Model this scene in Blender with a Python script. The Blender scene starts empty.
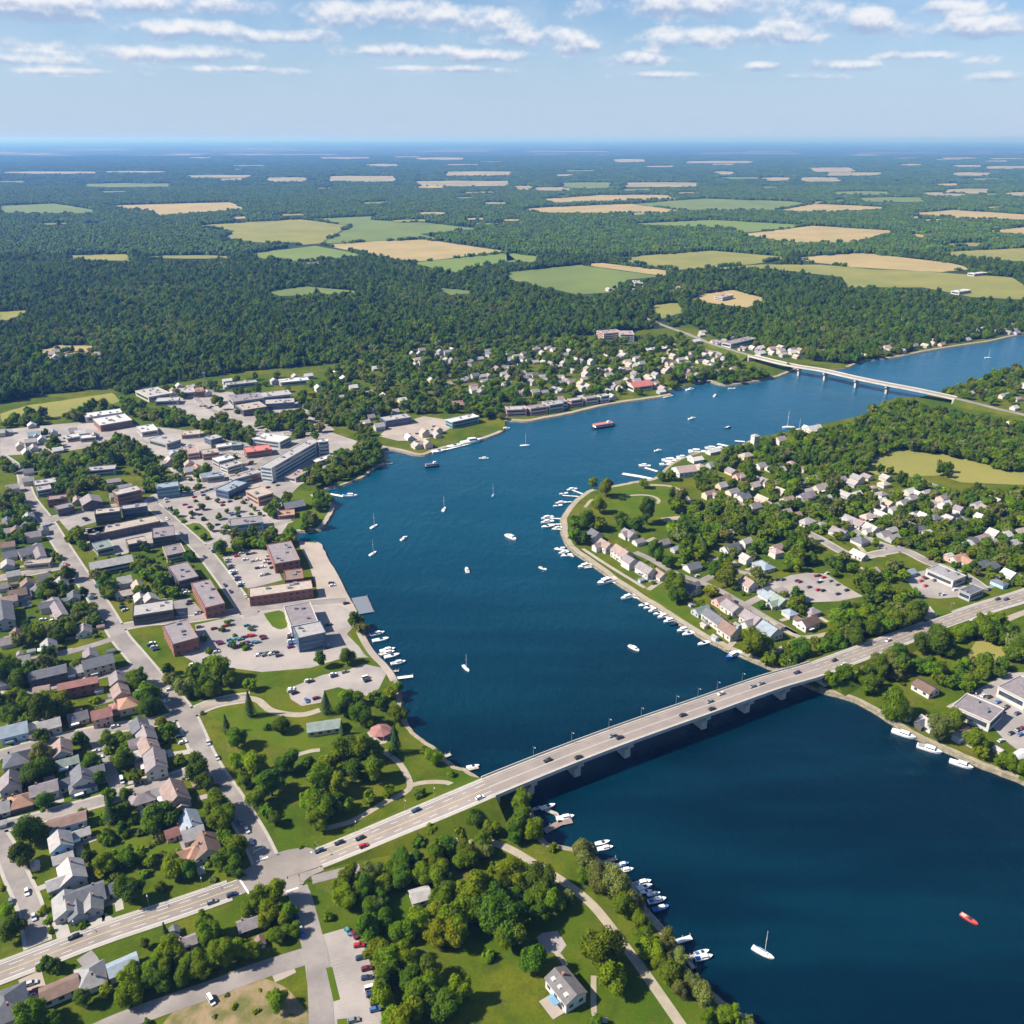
import bpy, math, random
import numpy as np
from mathutils import Vector
from mathutils.geometry import tessellate_polygon
random.seed(7); rng = np.random.default_rng(7)
sc = bpy.context.scene
R = math.radians
# ------------------------------------------------------------------ camera, sky, sun, exposure
CAMH = 300.0; FPX = 887.0; HOR = 138.0
PITCH = math.atan((512-HOR)/FPX)
cam_d = bpy.data.cameras.new('camera'); cam = bpy.data.objects.new('camera', cam_d); sc.collection.objects.link(cam)
cam.location = (0, 0, CAMH); cam.rotation_euler = (math.pi/2-PITCH, 0, 0)
cam_d.sensor_width = 36; cam_d.lens = 36*FPX/1024; cam_d.clip_start = 1; cam_d.clip_end = 400000
sc.camera = cam
LAND = 1.5
CP, SP = math.cos(PITCH), math.sin(PITCH)
def ray(px, py):
    a, b = (px-512)/FPX, (512-py)/FPX
    return (a, CP+b*SP, -SP+b*CP)
def P(px, py, z=LAND):
    d = ray(px, py); t = (z-CAMH)/d[2]
    return Vector((d[0]*t, d[1]*t, z))
def proj(x, y, z):
    dz = z-CAMH; dep = y*CP-dz*SP; up = y*SP+dz*CP
    return 512+FPX*x/dep, 512-FPX*up/dep
def pxm(x, y, z=LAND):
    return FPX/(y*CP-(z-CAMH)*SP)
SUN_EL = R(42); SHX, SHY = 0.985, 0.17          # shadows fall to the right and slightly away from the camera
ld = bpy.data.lights.new('sun', 'SUN'); ld.energy = 4.9; ld.angle = R(0.53); ld.color = (1, .925, .82)
sun = bpy.data.objects.new('sun', ld); sc.collection.objects.link(sun)
sun.rotation_euler = Vector((math.cos(SUN_EL)*SHX, math.cos(SUN_EL)*SHY, -math.sin(SUN_EL))).to_track_quat('-Z', 'Y').to_euler()
sc.view_settings.view_transform = 'Standard'; sc.view_settings.look = 'None'
sc.view_settings.exposure = 0.97; sc.view_settings.gamma = 1
cy = sc.cycles
cy.max_bounces = 4; cy.diffuse_bounces = 3; cy.glossy_bounces = 2; cy.transmission_bounces = 2; cy.volume_bounces = 0
cy.transparent_max_bounces = 4; cy.caustics_reflective = False; cy.caustics_refractive = False
cy.use_denoising = True; cy.use_adaptive_sampling = True; cy.adaptive_threshold = 0.012

class NT:
    """thin wrapper round a node tree"""
    def __init__(s, t): s.t = t; s.n = t.nodes; s.l = t.links
    def new(s, typ, **k):
        n = s.n.new(typ)
        for a, b in k.items(): setattr(n, a, b)
        return n
    def put(s, sock, v):
        if hasattr(v, 'is_output'): s.l.new(v, sock)
        elif v is not None: sock.default_value = v
    def m(s, op, a, b=0.0, c=0.0, clamp=False):
        n = s.new('ShaderNodeMath', operation=op); n.use_clamp = clamp
        for i, v in enumerate((a, b, c)): s.put(n.inputs[i], v)
        return n.outputs[0]
    def mix(s, f, a, b):
        n = s.new('ShaderNodeMix', data_type='RGBA')
        s.put(n.inputs[0], f); s.put(n.inputs[6], a); s.put(n.inputs[7], b)
        return n.outputs[2]
    def noise(s, vec, scale, detail=3, rough=.55, dim='3D'):
        n = s.new('ShaderNodeTexNoise', noise_dimensions=dim)
        if vec is not None: s.l.new(vec, n.inputs['Vector'])
        n.inputs['Scale'].default_value = scale; n.inputs['Detail'].default_value = detail; n.inputs['Roughness'].default_value = rough
        return n.outputs[0]
    def sstep(s, v, a, b):
        n = s.new('ShaderNodeMapRange', interpolation_type='SMOOTHSTEP'); s.put(n.inputs[0], v)
        n.inputs[1].default_value = a; n.inputs[2].default_value = b
        return n.outputs[0]
def c4(c): return (c[0], c[1], c[2], 1)

# ---- sky: Nishita + fair weather cumulus over the horizon
w = bpy.data.worlds.new('World'); sc.world = w; w.use_nodes = True
W = NT(w.node_tree); W.n.clear()
sky = W.new('ShaderNodeTexSky', sky_type='NISHITA', sun_disc=False)
sky.sun_elevation = SUN_EL; sky.sun_rotation = math.atan2(-SHX, -SHY); sky.air_density = 1.0; sky.dust_density = .7; sky.ozone_density = 1.2; sky.altitude = 300
tc = W.new('ShaderNodeTexCoord'); sep = W.new('ShaderNodeSeparateXYZ'); W.l.new(tc.outputs['Generated'], sep.inputs[0])
AZ = W.m('MULTIPLY', W.m('ARCTAN2', sep.outputs[0], sep.outputs[1]), 57.2958)
EL = W.m('MULTIPLY', W.m('ARCSINE', sep.outputs[2]), 57.2958)
cv = W.new('ShaderNodeCombineXYZ'); W.l.new(AZ, cv.inputs[0]); W.l.new(W.m('MULTIPLY', EL, 1.35), cv.inputs[1])
NZ = W.noise(cv.outputs[0], .42, 10, .54)
cv2 = W.new('ShaderNodeCombineXYZ'); W.l.new(AZ, cv2.inputs[0]); W.l.new(W.m('MULTIPLY', W.m('ADD', EL, .3), 1.35), cv2.inputs[1])
NZ2 = W.noise(cv2.outputs[0], .42, 10, .54)
def dirpx(px, py):
    d = Vector(ray(px, py)).normalized()
    return math.degrees(math.atan2(d.x, d.y)), math.degrees(math.asin(d.z))
# centre x, y, half width, half height in degrees-of-sky terms given through picture coordinates
CL = [(40, 8, 70, 16), (150, 6, 110, 10), (385, 16, 78, 14), (490, 24, 40, 12), (190, 30, 60, 9), (165, 36, 18, 9), (185, 56, 70, 9), (270, 38, 60, 8), (30, 48, 60, 8),
      (20, 60, 70, 7), (400, 52, 60, 7), (490, 58, 45, 7), (700, 8, 110, 14), (815, 20, 48, 15), (860, 24, 24, 13), (730, 38, 90, 10), (640, 60, 45, 7), (578, 48, 22, 10), (525, 38, 45, 10),
      (665, 47, 20, 9), (845, 67, 30, 6), (765, 68, 18, 5), (975, 30, 66, 12), (960, 10, 30, 8), (985, 60, 16, 6), (1000, 78, 22, 5), (920, 56, 40, 5), (660, 76, 40, 4), (450, 70, 70, 4), (60, 72, 60, 4), (240, 70, 60, 4), (810, 78, 30, 4)]
dens = None; base = None
for (x, y, rx, ry) in CL:
    a0, e0 = dirpx(x, y); kx = rx/15.3; ky = ry/15.3
    dx = W.m('DIVIDE', W.m('SUBTRACT', AZ, a0), kx); dy = W.m('DIVIDE', W.m('SUBTRACT', EL, e0), ky)
    dyy = W.m('MULTIPLY', dy, dy); mneg = W.m('MULTIPLY', W.m('LESS_THAN', dy, 0.0), W.m('MULTIPLY', dyy, 1.2))
    mval = W.m('SUBTRACT', 1.0, W.m('ADD', W.m('ADD', W.m('MULTIPLY', dx, dx), dyy), mneg))
    dens = mval if dens is None else W.m('MAXIMUM', dens, mval)
    wt = W.m('MULTIPLY', W.m('MAXIMUM', W.m('ADD', mval, .6), 0.0), dy)
    base = wt if base is None else W.m('ADD', base, wt)
dn = W.m('ADD', W.m('ADD', W.m('MULTIPLY', dens, .70), .16), W.m('MULTIPLY', W.m('SUBTRACT', NZ, .5), 3.4))
dn = W.m('MULTIPLY', dn, W.sstep(EL, 1.4, 4.5))
cover = W.m('MULTIPLY', W.sstep(dn, -.10, .90), .90)
streak = W.m('MULTIPLY', W.sstep(W.noise(cv.outputs[0], .16, 6, .62), .38, .76), .5)
streak = W.m('MULTIPLY', streak, W.sstep(EL, .8, 4))
lit = W.m('ADD', W.m('MULTIPLY', base, .62), W.m('MULTIPLY', W.m('SUBTRACT', NZ, NZ2), 3.0))
lit = W.sstep(lit, -.45, .50)
skyc = W.new('ShaderNodeVectorMath', operation='SCALE'); W.l.new(sky.outputs[0], skyc.inputs[0]); skyc.inputs[3].default_value = .062
tint = W.new('ShaderNodeMix', data_type='RGBA', blend_type='MULTIPLY'); tint.inputs[0].default_value = 1
W.l.new(skyc.outputs[0], tint.inputs[6]); tint.inputs[7].default_value = (.66, .86, 1.10, 1)
ccol = W.mix(lit, (.20, .26, .375, 1), (.475, .475, .49, 1))
o0 = W.mix(W.m('MULTIPLY', W.m('SUBTRACT', 1.0, W.sstep(EL, -1.0, 9.0)), .94), tint.outputs[2], (.262, .332, .435, 1))
o1 = W.mix(streak, o0, (.29, .355, .45, 1))
o2 = W.mix(cover, o1, ccol)
bg = W.new('ShaderNodeBackground'); bg.inputs[1].default_value = 1.0; W.l.new(o2, bg.inputs[0])
wo = W.new('ShaderNodeOutputWorld'); W.l.new(bg.outputs[0], wo.inputs[0])
w.cycles.sampling_method = 'MANUAL'; w.cycles.sample_map_resolution = 512

# ------------------------------------------------------------------ materials
MATS = {}
def mat(name, col, rough=.85, spec=.2, var=0.0, scale=.3, col2=None, metal=0.0, bump=0.0, rand=0.0, fine=0.0):
    if name in MATS: return MATS[name]
    m = bpy.data.materials.new(name); m.use_nodes = True; T = NT(m.node_tree)
    b = T.n['Principled BSDF']; b.inputs['Roughness'].default_value = rough; b.inputs['Specular IOR Level'].default_value = spec; b.inputs['Metallic'].default_value = metal
    out = None
    pos = T.new('ShaderNodeNewGeometry').outputs['Position']
    if col2 is not None or var:
        c2 = col2 or tuple(min(1, x*(1-var)) for x in col); c1 = col if col2 else tuple(min(1, x*(1+var)) for x in col)
        out = T.mix(T.sstep(T.noise(pos, scale, 6, .62), .32, .68), c4(c1), c4(c2))
    if fine:
        f = T.noise(pos, 2.2, 4, .7)
        k = T.new('ShaderNodeHueSaturation'); T.put(k.inputs['Color'], out if out is not None else c4(col)); T.l.new(T.m('ADD', 1-fine/2, T.m('MULTIPLY', f, fine)), k.inputs['Value']); out = k.outputs[0]
    if rand:
        k = T.new('ShaderNodeHueSaturation'); T.put(k.inputs['Color'], out if out is not None else c4(col))
        r = T.new('ShaderNodeObjectInfo').outputs['Random']
        T.l.new(T.m('ADD', 1-rand, T.m('MULTIPLY', r, 2*rand)), k.inputs['Value']); out = k.outputs[0]
    T.put(b.inputs['Base Color'], out if out is not None else c4(col))
    if bump:
        bn = T.new('ShaderNodeBump'); bn.inputs['Strength'].default_value = bump; bn.inputs['Distance'].default_value = .3
        T.l.new(T.noise(pos, 1.5, 4), bn.inputs['Height']); T.l.new(bn.outputs[0], b.inputs['Normal'])
    MATS[name] = m; return m
def leafmat(name, c1, c2, trans=.40):
    m = bpy.data.materials.new(name); m.use_nodes = True; T = NT(m.node_tree); b = T.n['Principled BSDF']
    b.inputs['Roughness'].default_value = .7; b.inputs['Specular IOR Level'].default_value = .10
    at = T.new('ShaderNodeAttribute', attribute_name='leaf'); r = T.new('ShaderNodeObjectInfo').outputs['Random']
    f = T.m('ADD', T.m('MULTIPLY', at.outputs['Fac'], .6), T.m('MULTIPLY', r, .4))
    col = T.mix(f, c4(c1), c4(c2))
    h = T.new('ShaderNodeHueSaturation'); T.l.new(col, h.inputs['Color']); T.l.new(T.m('ADD', .472, T.m('MULTIPLY', r, .05)), h.inputs['Hue'])
    T.l.new(T.m('ADD', .88, T.m('MULTIPLY', T.m('FRACT', T.m('MULTIPLY', r, 7.3)), .42)), h.inputs['Value']); h.inputs['Saturation'].default_value = 1.06
    T.l.new(h.outputs[0], b.inputs['Base Color'])
    tr = T.new('ShaderNodeBsdfTranslucent'); T.l.new(h.outputs[0], tr.inputs[0]); ms = T.new('ShaderNodeMixShader'); ms.inputs[0].default_value = trans
    T.l.new(b.outputs[0], ms.inputs[1]); T.l.new(tr.outputs[0], ms.inputs[2]); T.l.new(ms.outputs[0], T.n['Material Output'].inputs[0])
    return m
LEAF = {'dark': leafmat('leaf_dark', (.042, .088, .010), (.100, .160, .015)), 'mid': leafmat('leaf_mid', (.074, .126, .010), (.148, .212, .017)),
        'bright': leafmat('leaf_bright', (.105, .162, .010), (.185, .244, .018)), 'yellow': leafmat('leaf_yellow', (.138, .162, .010), (.230, .250, .020)),
        'olive': leafmat('leaf_olive', (.105, .128, .030), (.190, .212, .056)), 'fir': leafmat('leaf_fir', (.022, .050, .013), (.050, .084, .020), .12)}
BARK = mat('bark', (.10, .075, .05), var=.2)
def groundmat():
    m = bpy.data.materials.new('grass_ground'); m.use_nodes = True; T = NT(m.node_tree); b = T.n['Principled BSDF']
    b.inputs['Roughness'].default_value = .95; b.inputs['Specular IOR Level'].default_value = .05
    pos = T.new('ShaderNodeNewGeometry').outputs['Position']
    a = T.mix(T.sstep(T.noise(pos, .016, 6, .62), .36, .66), (.046, .084, .004, 1), (.108, .114, .009, 1))
    a = T.mix(T.sstep(T.noise(pos, .09, 6, .7), .46, .72), a, (.032, .056, .004, 1))
    a = T.mix(T.m('MULTIPLY', T.sstep(T.noise(pos, .045, 6, .75), .54, .72), .65), a, (.185, .150, .038, 1))
    f = T.noise(pos, .8, 6, .8); k = T.new('ShaderNodeHueSaturation'); T.l.new(a, k.inputs['Color']); T.l.new(T.m('ADD', .45, T.m('MULTIPLY', f, 1.1)), k.inputs['Value'])
    T.l.new(k.outputs[0], b.inputs['Base Color']); return m
M_GRASS = groundmat()
M_LAWN = mat('lawn_green', (.052, .098, .004), spec=.05, col2=(.088, .112, .008), scale=.05, fine=.8)
M_LAWN2 = mat('lawn_worn', (.125, .135, .02), col2=(.17, .15, .055), scale=.06, fine=.5)
M_FLOOR = mat('woodland_floor', (.022, .036, .014), var=.4, scale=.01)
M_ROAD = mat('asphalt_pale', (.27, .24, .22), col2=(.19, .17, .16), scale=.07, fine=.4)
M_ROAD2 = mat('asphalt_main', (.27, .235, .21), col2=(.20, .176, .16), scale=.05, fine=.3)
M_BRIDGE = mat('asphalt_bridge', (.275, .230, .205), col2=(.215, .182, .166), scale=.05, fine=.25)
M_LOT = mat('car_park_paving', (.345, .305, .278), col2=(.235, .212, .20), scale=.035, fine=.45)
M_LOT2 = mat('asphalt_grey', (.25, .23, .225), col2=(.18, .168, .165), scale=.06, fine=.4)
M_PLAZA = mat('plaza_paving', (.37, .31, .262), col2=(.28, .24, .205), scale=.04, fine=.3)
M_PATH = mat('gravel_path', (.31, .268, .205), var=.10, scale=.2, fine=.2)
M_KERB = mat('kerb_concrete', (.35, .322, .285), var=.08, scale=.3)
M_SHORE = mat('shore_stone', (.33, .28, .20), col2=(.22, .19, .14), scale=.35, fine=.5)
M_BANK = mat('bank_stone', (.22, .19, .14), col2=(.10, .09, .06), scale=.5, fine=.4)
M_DIRT = mat('dry_field', (.27, .195, .115), col2=(.10, .105, .025), scale=.11, fine=.7)
M_WHITE = mat('road_paint_white', (.72, .71, .68), var=.08, scale=.5)
M_YEL = mat('road_paint_yellow', (.52, .38, .15), var=.1, scale=.5)
M_CONC = mat('bridge_concrete', (.46, .43, .39), var=.10, scale=.12, fine=.12)
M_GLASS = mat('window_glass', (.035, .05, .07), rough=.12, spec=.6)
M_GLASSB = mat('window_glass_blue', (.05, .10, .16), rough=.12, spec=.6)
M_METAL = mat('grey_metal', (.32, .33, .34), rough=.45, metal=.6)
M_DOCK = mat('dock_timber', (.36, .32, .27), var=.18, scale=.6)
M_DOCKW = mat('dock_white', (.66, .65, .62), var=.08, scale=.6)
M_GEL = mat('boat_gelcoat', (.80, .80, .79), rough=.3, spec=.5)
M_TYRE = mat('tyre_rubber', (.02, .02, .02), rough=.9)
FIELD = {'g': mat('crop_green', (.140, .178, .040), col2=(.105, .142, .034), scale=.007, fine=.3), 'G': mat('crop_deep_green', (.115, .175, .03), col2=(.15, .185, .04), scale=.007, fine=.3),
         't': mat('stubble_tan', (.345, .26, .115), col2=(.27, .22, .095), scale=.008, fine=.3), 'y': mat('pasture_yellow', (.225, .205, .05), col2=(.160, .172, .04), scale=.007, fine=.4), 'T': mat('far_stubble', (.30, .25, .15), col2=(.19, .185, .10), scale=.004)}
def watermat():
    m = bpy.data.materials.new('river_water'); m.use_nodes = True; T = NT(m.node_tree); b = T.n['Principled BSDF']
    pos = T.new('ShaderNodeNewGeometry').outputs['Position']
    sx = T.new('ShaderNodeSeparateXYZ'); T.l.new(pos, sx.inputs[0]); sky_sheen = T.m('ADD', T.sstep(sx.outputs[1], 330, 760), T.m('MULTIPLY', T.m('SUBTRACT', T.noise(pos, .004, 4), .5), .7), clamp=True)   # base colour lightens with distance, painting in grazing sky reflection; noise breaks it up
    col = T.mix(sky_sheen, (.0, .0095, .0195, 1), (.0, .044, .076, 1))
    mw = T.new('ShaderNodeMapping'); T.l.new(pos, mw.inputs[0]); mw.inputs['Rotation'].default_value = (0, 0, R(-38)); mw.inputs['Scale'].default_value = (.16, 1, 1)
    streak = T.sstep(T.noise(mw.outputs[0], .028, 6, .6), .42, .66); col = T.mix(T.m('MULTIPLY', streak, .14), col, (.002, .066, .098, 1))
    col = T.mix(T.sstep(sx.outputs[1], 700, 1300), col, (.012, .078, .140, 1))  # far reach lightened again: more sky reflection put into the base colour
    T.l.new(col, b.inputs['Base Color']); b.inputs['Roughness'].default_value = .15; b.inputs['IOR'].default_value = 1.28; b.inputs['Specular Tint'].default_value = (.75, .93, 1, 1)
    mp = T.new('ShaderNodeMapping'); T.l.new(pos, mp.inputs[0]); mp.inputs['Rotation'].default_value = (0, 0, R(25)); mp.inputs['Scale'].default_value = (1, .45, 1)
    h = T.m('ADD', T.m('MULTIPLY', T.noise(mp.outputs[0], .15, 6, .68), 1.5), T.m('MULTIPLY', T.noise(mp.outputs[0], .05, 3, .5), .9))
    calm = T.sstep(T.noise(pos, .006, 3), .3, .7)
    bn = T.new('ShaderNodeBump'); bn.inputs['Distance'].default_value = 1.0; T.l.new(T.m('ADD', T.m('ADD', .34, T.m('MULTIPLY', calm, .30)), T.m('MULTIPLY', streak, .3)), bn.inputs['Strength'])
    T.l.new(h, bn.inputs['Height']); T.l.new(bn.outputs[0], b.inputs['Normal']); return m
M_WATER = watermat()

# ------------------------------------------------------------------ mesh helpers
COL = sc.collection
class MB:
    def __init__(s): s.v = []; s.f = []; s.mi = []
    def add(s, vs, fs, mi=0):
        o = len(s.v); s.v += [tuple(v) for v in vs]; s.f += [tuple(i+o for i in f) for f in fs]; s.mi += [mi]*len(fs)
    def box(s, cx, cy_, z0, sx, sy, sz, a=0.0, mi=0, top=1.0):
        c, n = math.cos(a), math.sin(a); vs = []
        for k, z in ((1, z0), (top, z0+sz)):
            for ux, uy in ((-.5, -.5), (.5, -.5), (.5, .5), (-.5, .5)):
                x, y = ux*sx*k, uy*sy*k; vs.append((cx+x*c-y*n, cy_+x*n+y*c, z))
        s.add(vs, [(3, 2, 1, 0), (4, 5, 6, 7), (0, 1, 5, 4), (1, 2, 6, 5), (2, 3, 7, 6), (3, 0, 4, 7)], mi)
    def tube(s, p, q, r0, r1, n=6, mi=0):
        p = Vector(p); q = Vector(q); d = (q-p).normalized(); a = d.orthogonal().normalized(); b = d.cross(a); vs = []
        for c, r in ((p, r0), (q, r1)):
            for i in range(n):
                t = 2*math.pi*i/n; vs.append(c+(a*math.cos(t)+b*math.sin(t))*r)
        s.add(vs, [(i, (i+1) % n, n+(i+1) % n, n+i) for i in range(n)]+[tuple(range(n))[::-1], tuple(range(n, 2*n))], mi)
    def prism(s, pts, z0, z1, mi=0):
        n = len(pts); s.add([(x, y, z0) for x, y in pts]+[(x, y, z1) for x, y in pts], [tuple(range(n))[::-1], tuple(range(n, 2*n))]+[(i, (i+1) % n, n+(i+1) % n, n+i) for i in range(n)], mi)
    def mesh(s, name, *mats):
        me = bpy.data.meshes.new(name); me.from_pydata(s.v, [], s.f); me.update()
        for m in mats: me.materials.append(m)
        if len(mats) > 1: me.polygons.foreach_set('material_index', s.mi)
        return me
def link(name, me, parent=None, loc=None, rz=None):
    o = bpy.data.objects.new(name, me); COL.objects.link(o)
    if parent is not None: o.parent = parent
    if loc is not None: o.location = loc
    if rz is not None: o.rotation_euler = (0, 0, rz)
    return o
def omat(o, m):
    o.material_slots[0].link = 'OBJECT'; o.material_slots[0].material = m
def thing(name, loc, rz=0.0): return link(name, None, None, loc, rz)
def struct(o, kind='structure'): o['kind'] = kind; return o
def cat(*cs):
    """Catmull-Rom through points (tuples of equal length), 5 steps per span"""
    p = list(cs); p = [p[0]]+p+[p[-1]]; out = []
    for i in range(1, len(p)-2):
        for k in range(5):
            t = k/5; out.append(tuple(.5*((2*b)+(c-a)*t+(2*a-5*b+4*c-d)*t*t+(3*b-a-3*c+d)*t**3) for a, b, c, d in zip(p[i-1], p[i], p[i+1], p[i+2])))
    return out+[tuple(p[-2])]
def crop(o, s, pts): return [(o[0]+x/s, o[1]+y/s) for x, y in pts]
def line(pts, z=LAND): return [P(*q) if len(q) < 3 else P(q[0], q[1], LAND+q[2]) for q in cat(*pts)]
def normals(L):
    out = []
    for i in range(len(L)):
        d = L[min(i+1, len(L)-1)]-L[max(i-1, 0)]; d.z = 0; d.normalize(); out.append(Vector((-d.y, d.x, 0)))
    return out
def ribbon(name, L, o0, o1, dz, m, parent=None, thick=0.0):
    """strip along world polyline L between side offsets o0 and o1 (each a number or a list)"""
    N = normals(L); n = len(L); f0 = o0 if isinstance(o0, list) else [o0]*n; f1 = o1 if isinstance(o1, list) else [o1]*n
    b = MB(); vs = []
    for i in range(n): vs += [L[i]+N[i]*f0[i]+Vector((0, 0, dz)), L[i]+N[i]*f1[i]+Vector((0, 0, dz))]
    if not thick: b.add(vs, [(2*i, 2*i+2, 2*i+3, 2*i+1) for i in range(n-1)])
    else:
        lo = [v-Vector((0, 0, thick)) for v in vs]; K = 2*n; fs = []
        for i in range(n-1):
            fs += [(2*i, 2*i+2, 2*i+3, 2*i+1), (K+2*i+1, K+2*i+3, K+2*i+2, K+2*i), (2*i, K+2*i, K+2*i+2, 2*i+2), (2*i+1, 2*i+3, K+2*i+3, K+2*i+1)]
        fs += [(0, 1, K+1, K), (K-2, 2*K-2, 2*K-1, K-1)]; b.add(vs+lo, fs)
    o = link(name, b.mesh(name, m), parent)
    # faces must look up
    return o
LAY = [0, 0]
def poly(name, pts, dz, m, smooth=False):
    if dz < .1: LAY[0] += 1; dz += .001*LAY[0]
    if smooth: pts = [(x+random.uniform(-.5, .5), y+random.uniform(-.35, .35)) for x, y in cat(*(list(pts)+[pts[0]]))[:-1]]
    L = [P(*q) for q in pts]; tris = tessellate_polygon([L])
    for v in L: v.z = LAND+dz
    b = MB(); b.add(L, [tuple(t) for t in tris]); me = b.mesh(name, m)
    import bmesh
    bm = bmesh.new(); bm.from_mesh(me); bmesh.ops.recalc_face_normals(bm, faces=bm.faces)
    if bm.faces and sum(f.normal.z for f in bm.faces) < 0: bmesh.ops.reverse_faces(bm, faces=bm.faces)
    bm.to_mesh(me); bm.free()
    return struct(link(name, me))
def inside(xs, ys, pl):
    """vectorised point in polygon"""
    r = np.zeros(len(xs), bool); j = len(pl)-1
    for i in range(len(pl)):
        xi, yi = pl[i][0], pl[i][1]; xj, yj = pl[j][0], pl[j][1]
        if yi != yj: r ^= ((yi > ys) != (yj > ys)) & (xs < (xj-xi)*(ys-yi)/(yj-yi)+xi)
        j = i
    return r
# ------------------------------------------------------------------ land and water
WEST = [(840, 1110), (800, 1070), (755, 1024), (722, 1000), (686, 967), (675, 944), (663, 929), (649, 912), (624, 872), (602, 860), (576, 848), (545, 841), (533, 822), (530, 808), (513, 800), (483, 780), (466, 769), (455, 766),
        (444, 757), (432, 745), (417, 735), (405, 720), (401, 702), (397, 680), (388, 665), (375, 652), (364, 632), (358, 614), (349, 597), (336, 572), (325, 552), (318, 542), (297, 541), (296, 532), (320, 529),
        (330, 517), (335, 506), (329, 499), (314, 494), (325, 489), (345, 484), (365, 476), (375, 467), (385, 463), (383, 451), (374, 446), (396, 450), (421, 455), (436, 450), (452, 446), (475, 441), (503, 431), (506, 421),
        (527, 421), (550, 417), (567, 414), (605, 405), (637, 400), (670, 395), (668, 391), (700, 382), (707, 380), (725, 385), (755, 381), (779, 376), (800, 368), (825, 369), (848, 367), (862, 361), (895, 357), (931, 350), (962, 345), (990, 341), (1024, 334), (1090, 326), (1250, 315)]
EAST = [(1250, 345), (1100, 357), (1024, 367), (1006, 370), (976, 380), (945, 390), (920, 397), (900, 398), (884, 402), (865, 414), (840, 420), (823, 424), (795, 430), (775, 434), (755, 438), (735, 447), (715, 449), (695, 453), (672, 463), (655, 477), (635, 481), (615, 485), (597, 488), (587, 491), (577, 498),
        (569, 506), (562, 518), (563, 535), (569, 546), (577, 553), (597, 567), (617, 582), (645, 600), (672, 617), (700, 635), (730, 650), (752, 659), (780, 671), (818, 689), (848, 697), (873, 709), (893, 722), (918, 737), (948, 750), (985, 766), (1018, 779), (1080, 805), (1300, 900)]
wl = [Vector((*P(*q)[:2], LAND)) for q in cat(*WEST)]; el = [Vector((*P(*q)[:2], LAND)) for q in cat(*EAST)]
for L in (wl, el):
    for i in range(1, len(L)-1):
        k = .5 if L[i].length > 500 else .35
        L[i].x += random.uniform(-k, k); L[i].y += random.uniform(-k, k)
RIVER = [(v.x, v.y) for v in wl+el]
BIG = 100000.0
outer = [Vector((el[-1].x+900, el[-1].y-100, LAND)), Vector((900, -900, LAND)), Vector((BIG, -900, LAND)), Vector((BIG, BIG, LAND)), Vector((-BIG, BIG, LAND)), Vector((-BIG, -900, LAND)), Vector((wl[0].x+30, -900, LAND))]
L = wl+el+outer
b = MB(); b.add(L, [t if (L[t[1]]-L[t[0]]).cross(L[t[2]]-L[t[0]]).z > 0 else t[::-1] for t in (tuple(t) for t in tessellate_polygon([L]))])
struct(link('ground', b.mesh('ground', M_GRASS)))
for nm, S in (('river_bank', wl), ('river_bank', el)):
    n = normals(S); b = MB(); vs = []
    for i, v in enumerate(S): vs += [v, v-n[i]*1.3-Vector((0, 0, 1.3)), v-n[i]*4-Vector((0, 0, 4.5))]
    b.add(vs, [(3*i+k, 3*i+k+1, 3*i+4+k, 3*i+3+k) for i in range(len(S)-1) for k in (0, 1)]); struct(link(nm, b.mesh(nm, M_BANK)))
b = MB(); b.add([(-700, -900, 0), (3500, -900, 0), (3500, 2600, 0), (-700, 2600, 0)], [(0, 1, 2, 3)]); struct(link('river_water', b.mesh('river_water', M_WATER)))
# stone edging and promenades along the shore
def span(S, pts, a, b_):
    i0, i1 = [min(range(len(S)), key=lambda i: (S[i]-P(*q)).length) for q in (a, b_)]
    return S[min(i0, i1):max(i0, i1)+1]
for a, b_, wd, m in (((755, 1024), (513, 800), 2.6, M_SHORE), ((483, 780), (397, 680), 2.4, M_SHORE), ((397, 680), (318, 542), 4.5, M_PLAZA), ((296, 532), (314, 494), 4, M_PLAZA), ((325, 489), (385, 463), 3, M_PATH), ((374, 446), (503, 431), 5, M_PLAZA), ((506, 421), (668, 393), 6, M_PATH), ((700, 382), (800, 368), 5, M_SHORE), ((848, 367), (1024, 334), 5, M_SHORE)):
    struct(ribbon('shore_edging', span(wl, 0, a, b_), .05, wd, .06, m))
for a, b_, wd, m in (((655, 477), (569, 546), 4.6, M_PATH), ((569, 546), (780, 671), 4.6, M_PATH), ((818, 689), (1018, 779), 3.2, M_SHORE), ((755, 438), (655, 477), 3, M_SHORE)):
    struct(ribbon('shore_edging', span(el, 0, a, b_), .05, wd, .06, m))

# ------------------------------------------------------------------ fields and clearings
CA, CB = ((0, 120), 2), ((512, 120), 2)
FLD = []
def field(c, code, *pts, dz=.5, name='field'):
    q = crop(c[0], c[1], pts); n_ = len(q); q = [((q[i][0]+(q[(i+1) % n_][0]-q[i][0])*t)+random.uniform(-1, 1)*(.8 if t else .2), (q[i][1]+(q[(i+1) % n_][1]-q[i][1])*t)+random.uniform(-.22, .22)*min(1, (q[i][1]-135)/60)) for i in range(n_) for t in (0, .25, .5, .75)]
    FLD.append([(P(*p).x, P(*p).y) for p in q]); poly(name, q, dz, FIELD[code])
def sliver(c, x0, y0, x1, y1, code='T', dz=2.0):
    s = random.uniform(-8, 14); field(c, code, (x0, y0+1), (x0+(x1-x0)*.4, y0), (x1-s, y0+.5), (x1, y1-1), (x0+(x1-x0)*.6, y1), (x0+s, y1-.5), dz=dz)
field(CA, 'g', (0, 172), (110, 167), (190, 180), (190, 186), (60, 187), (0, 185)); field(CA, 't', (190, 172), (460, 165), (495, 178), (320, 190), (290, 180))
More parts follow.
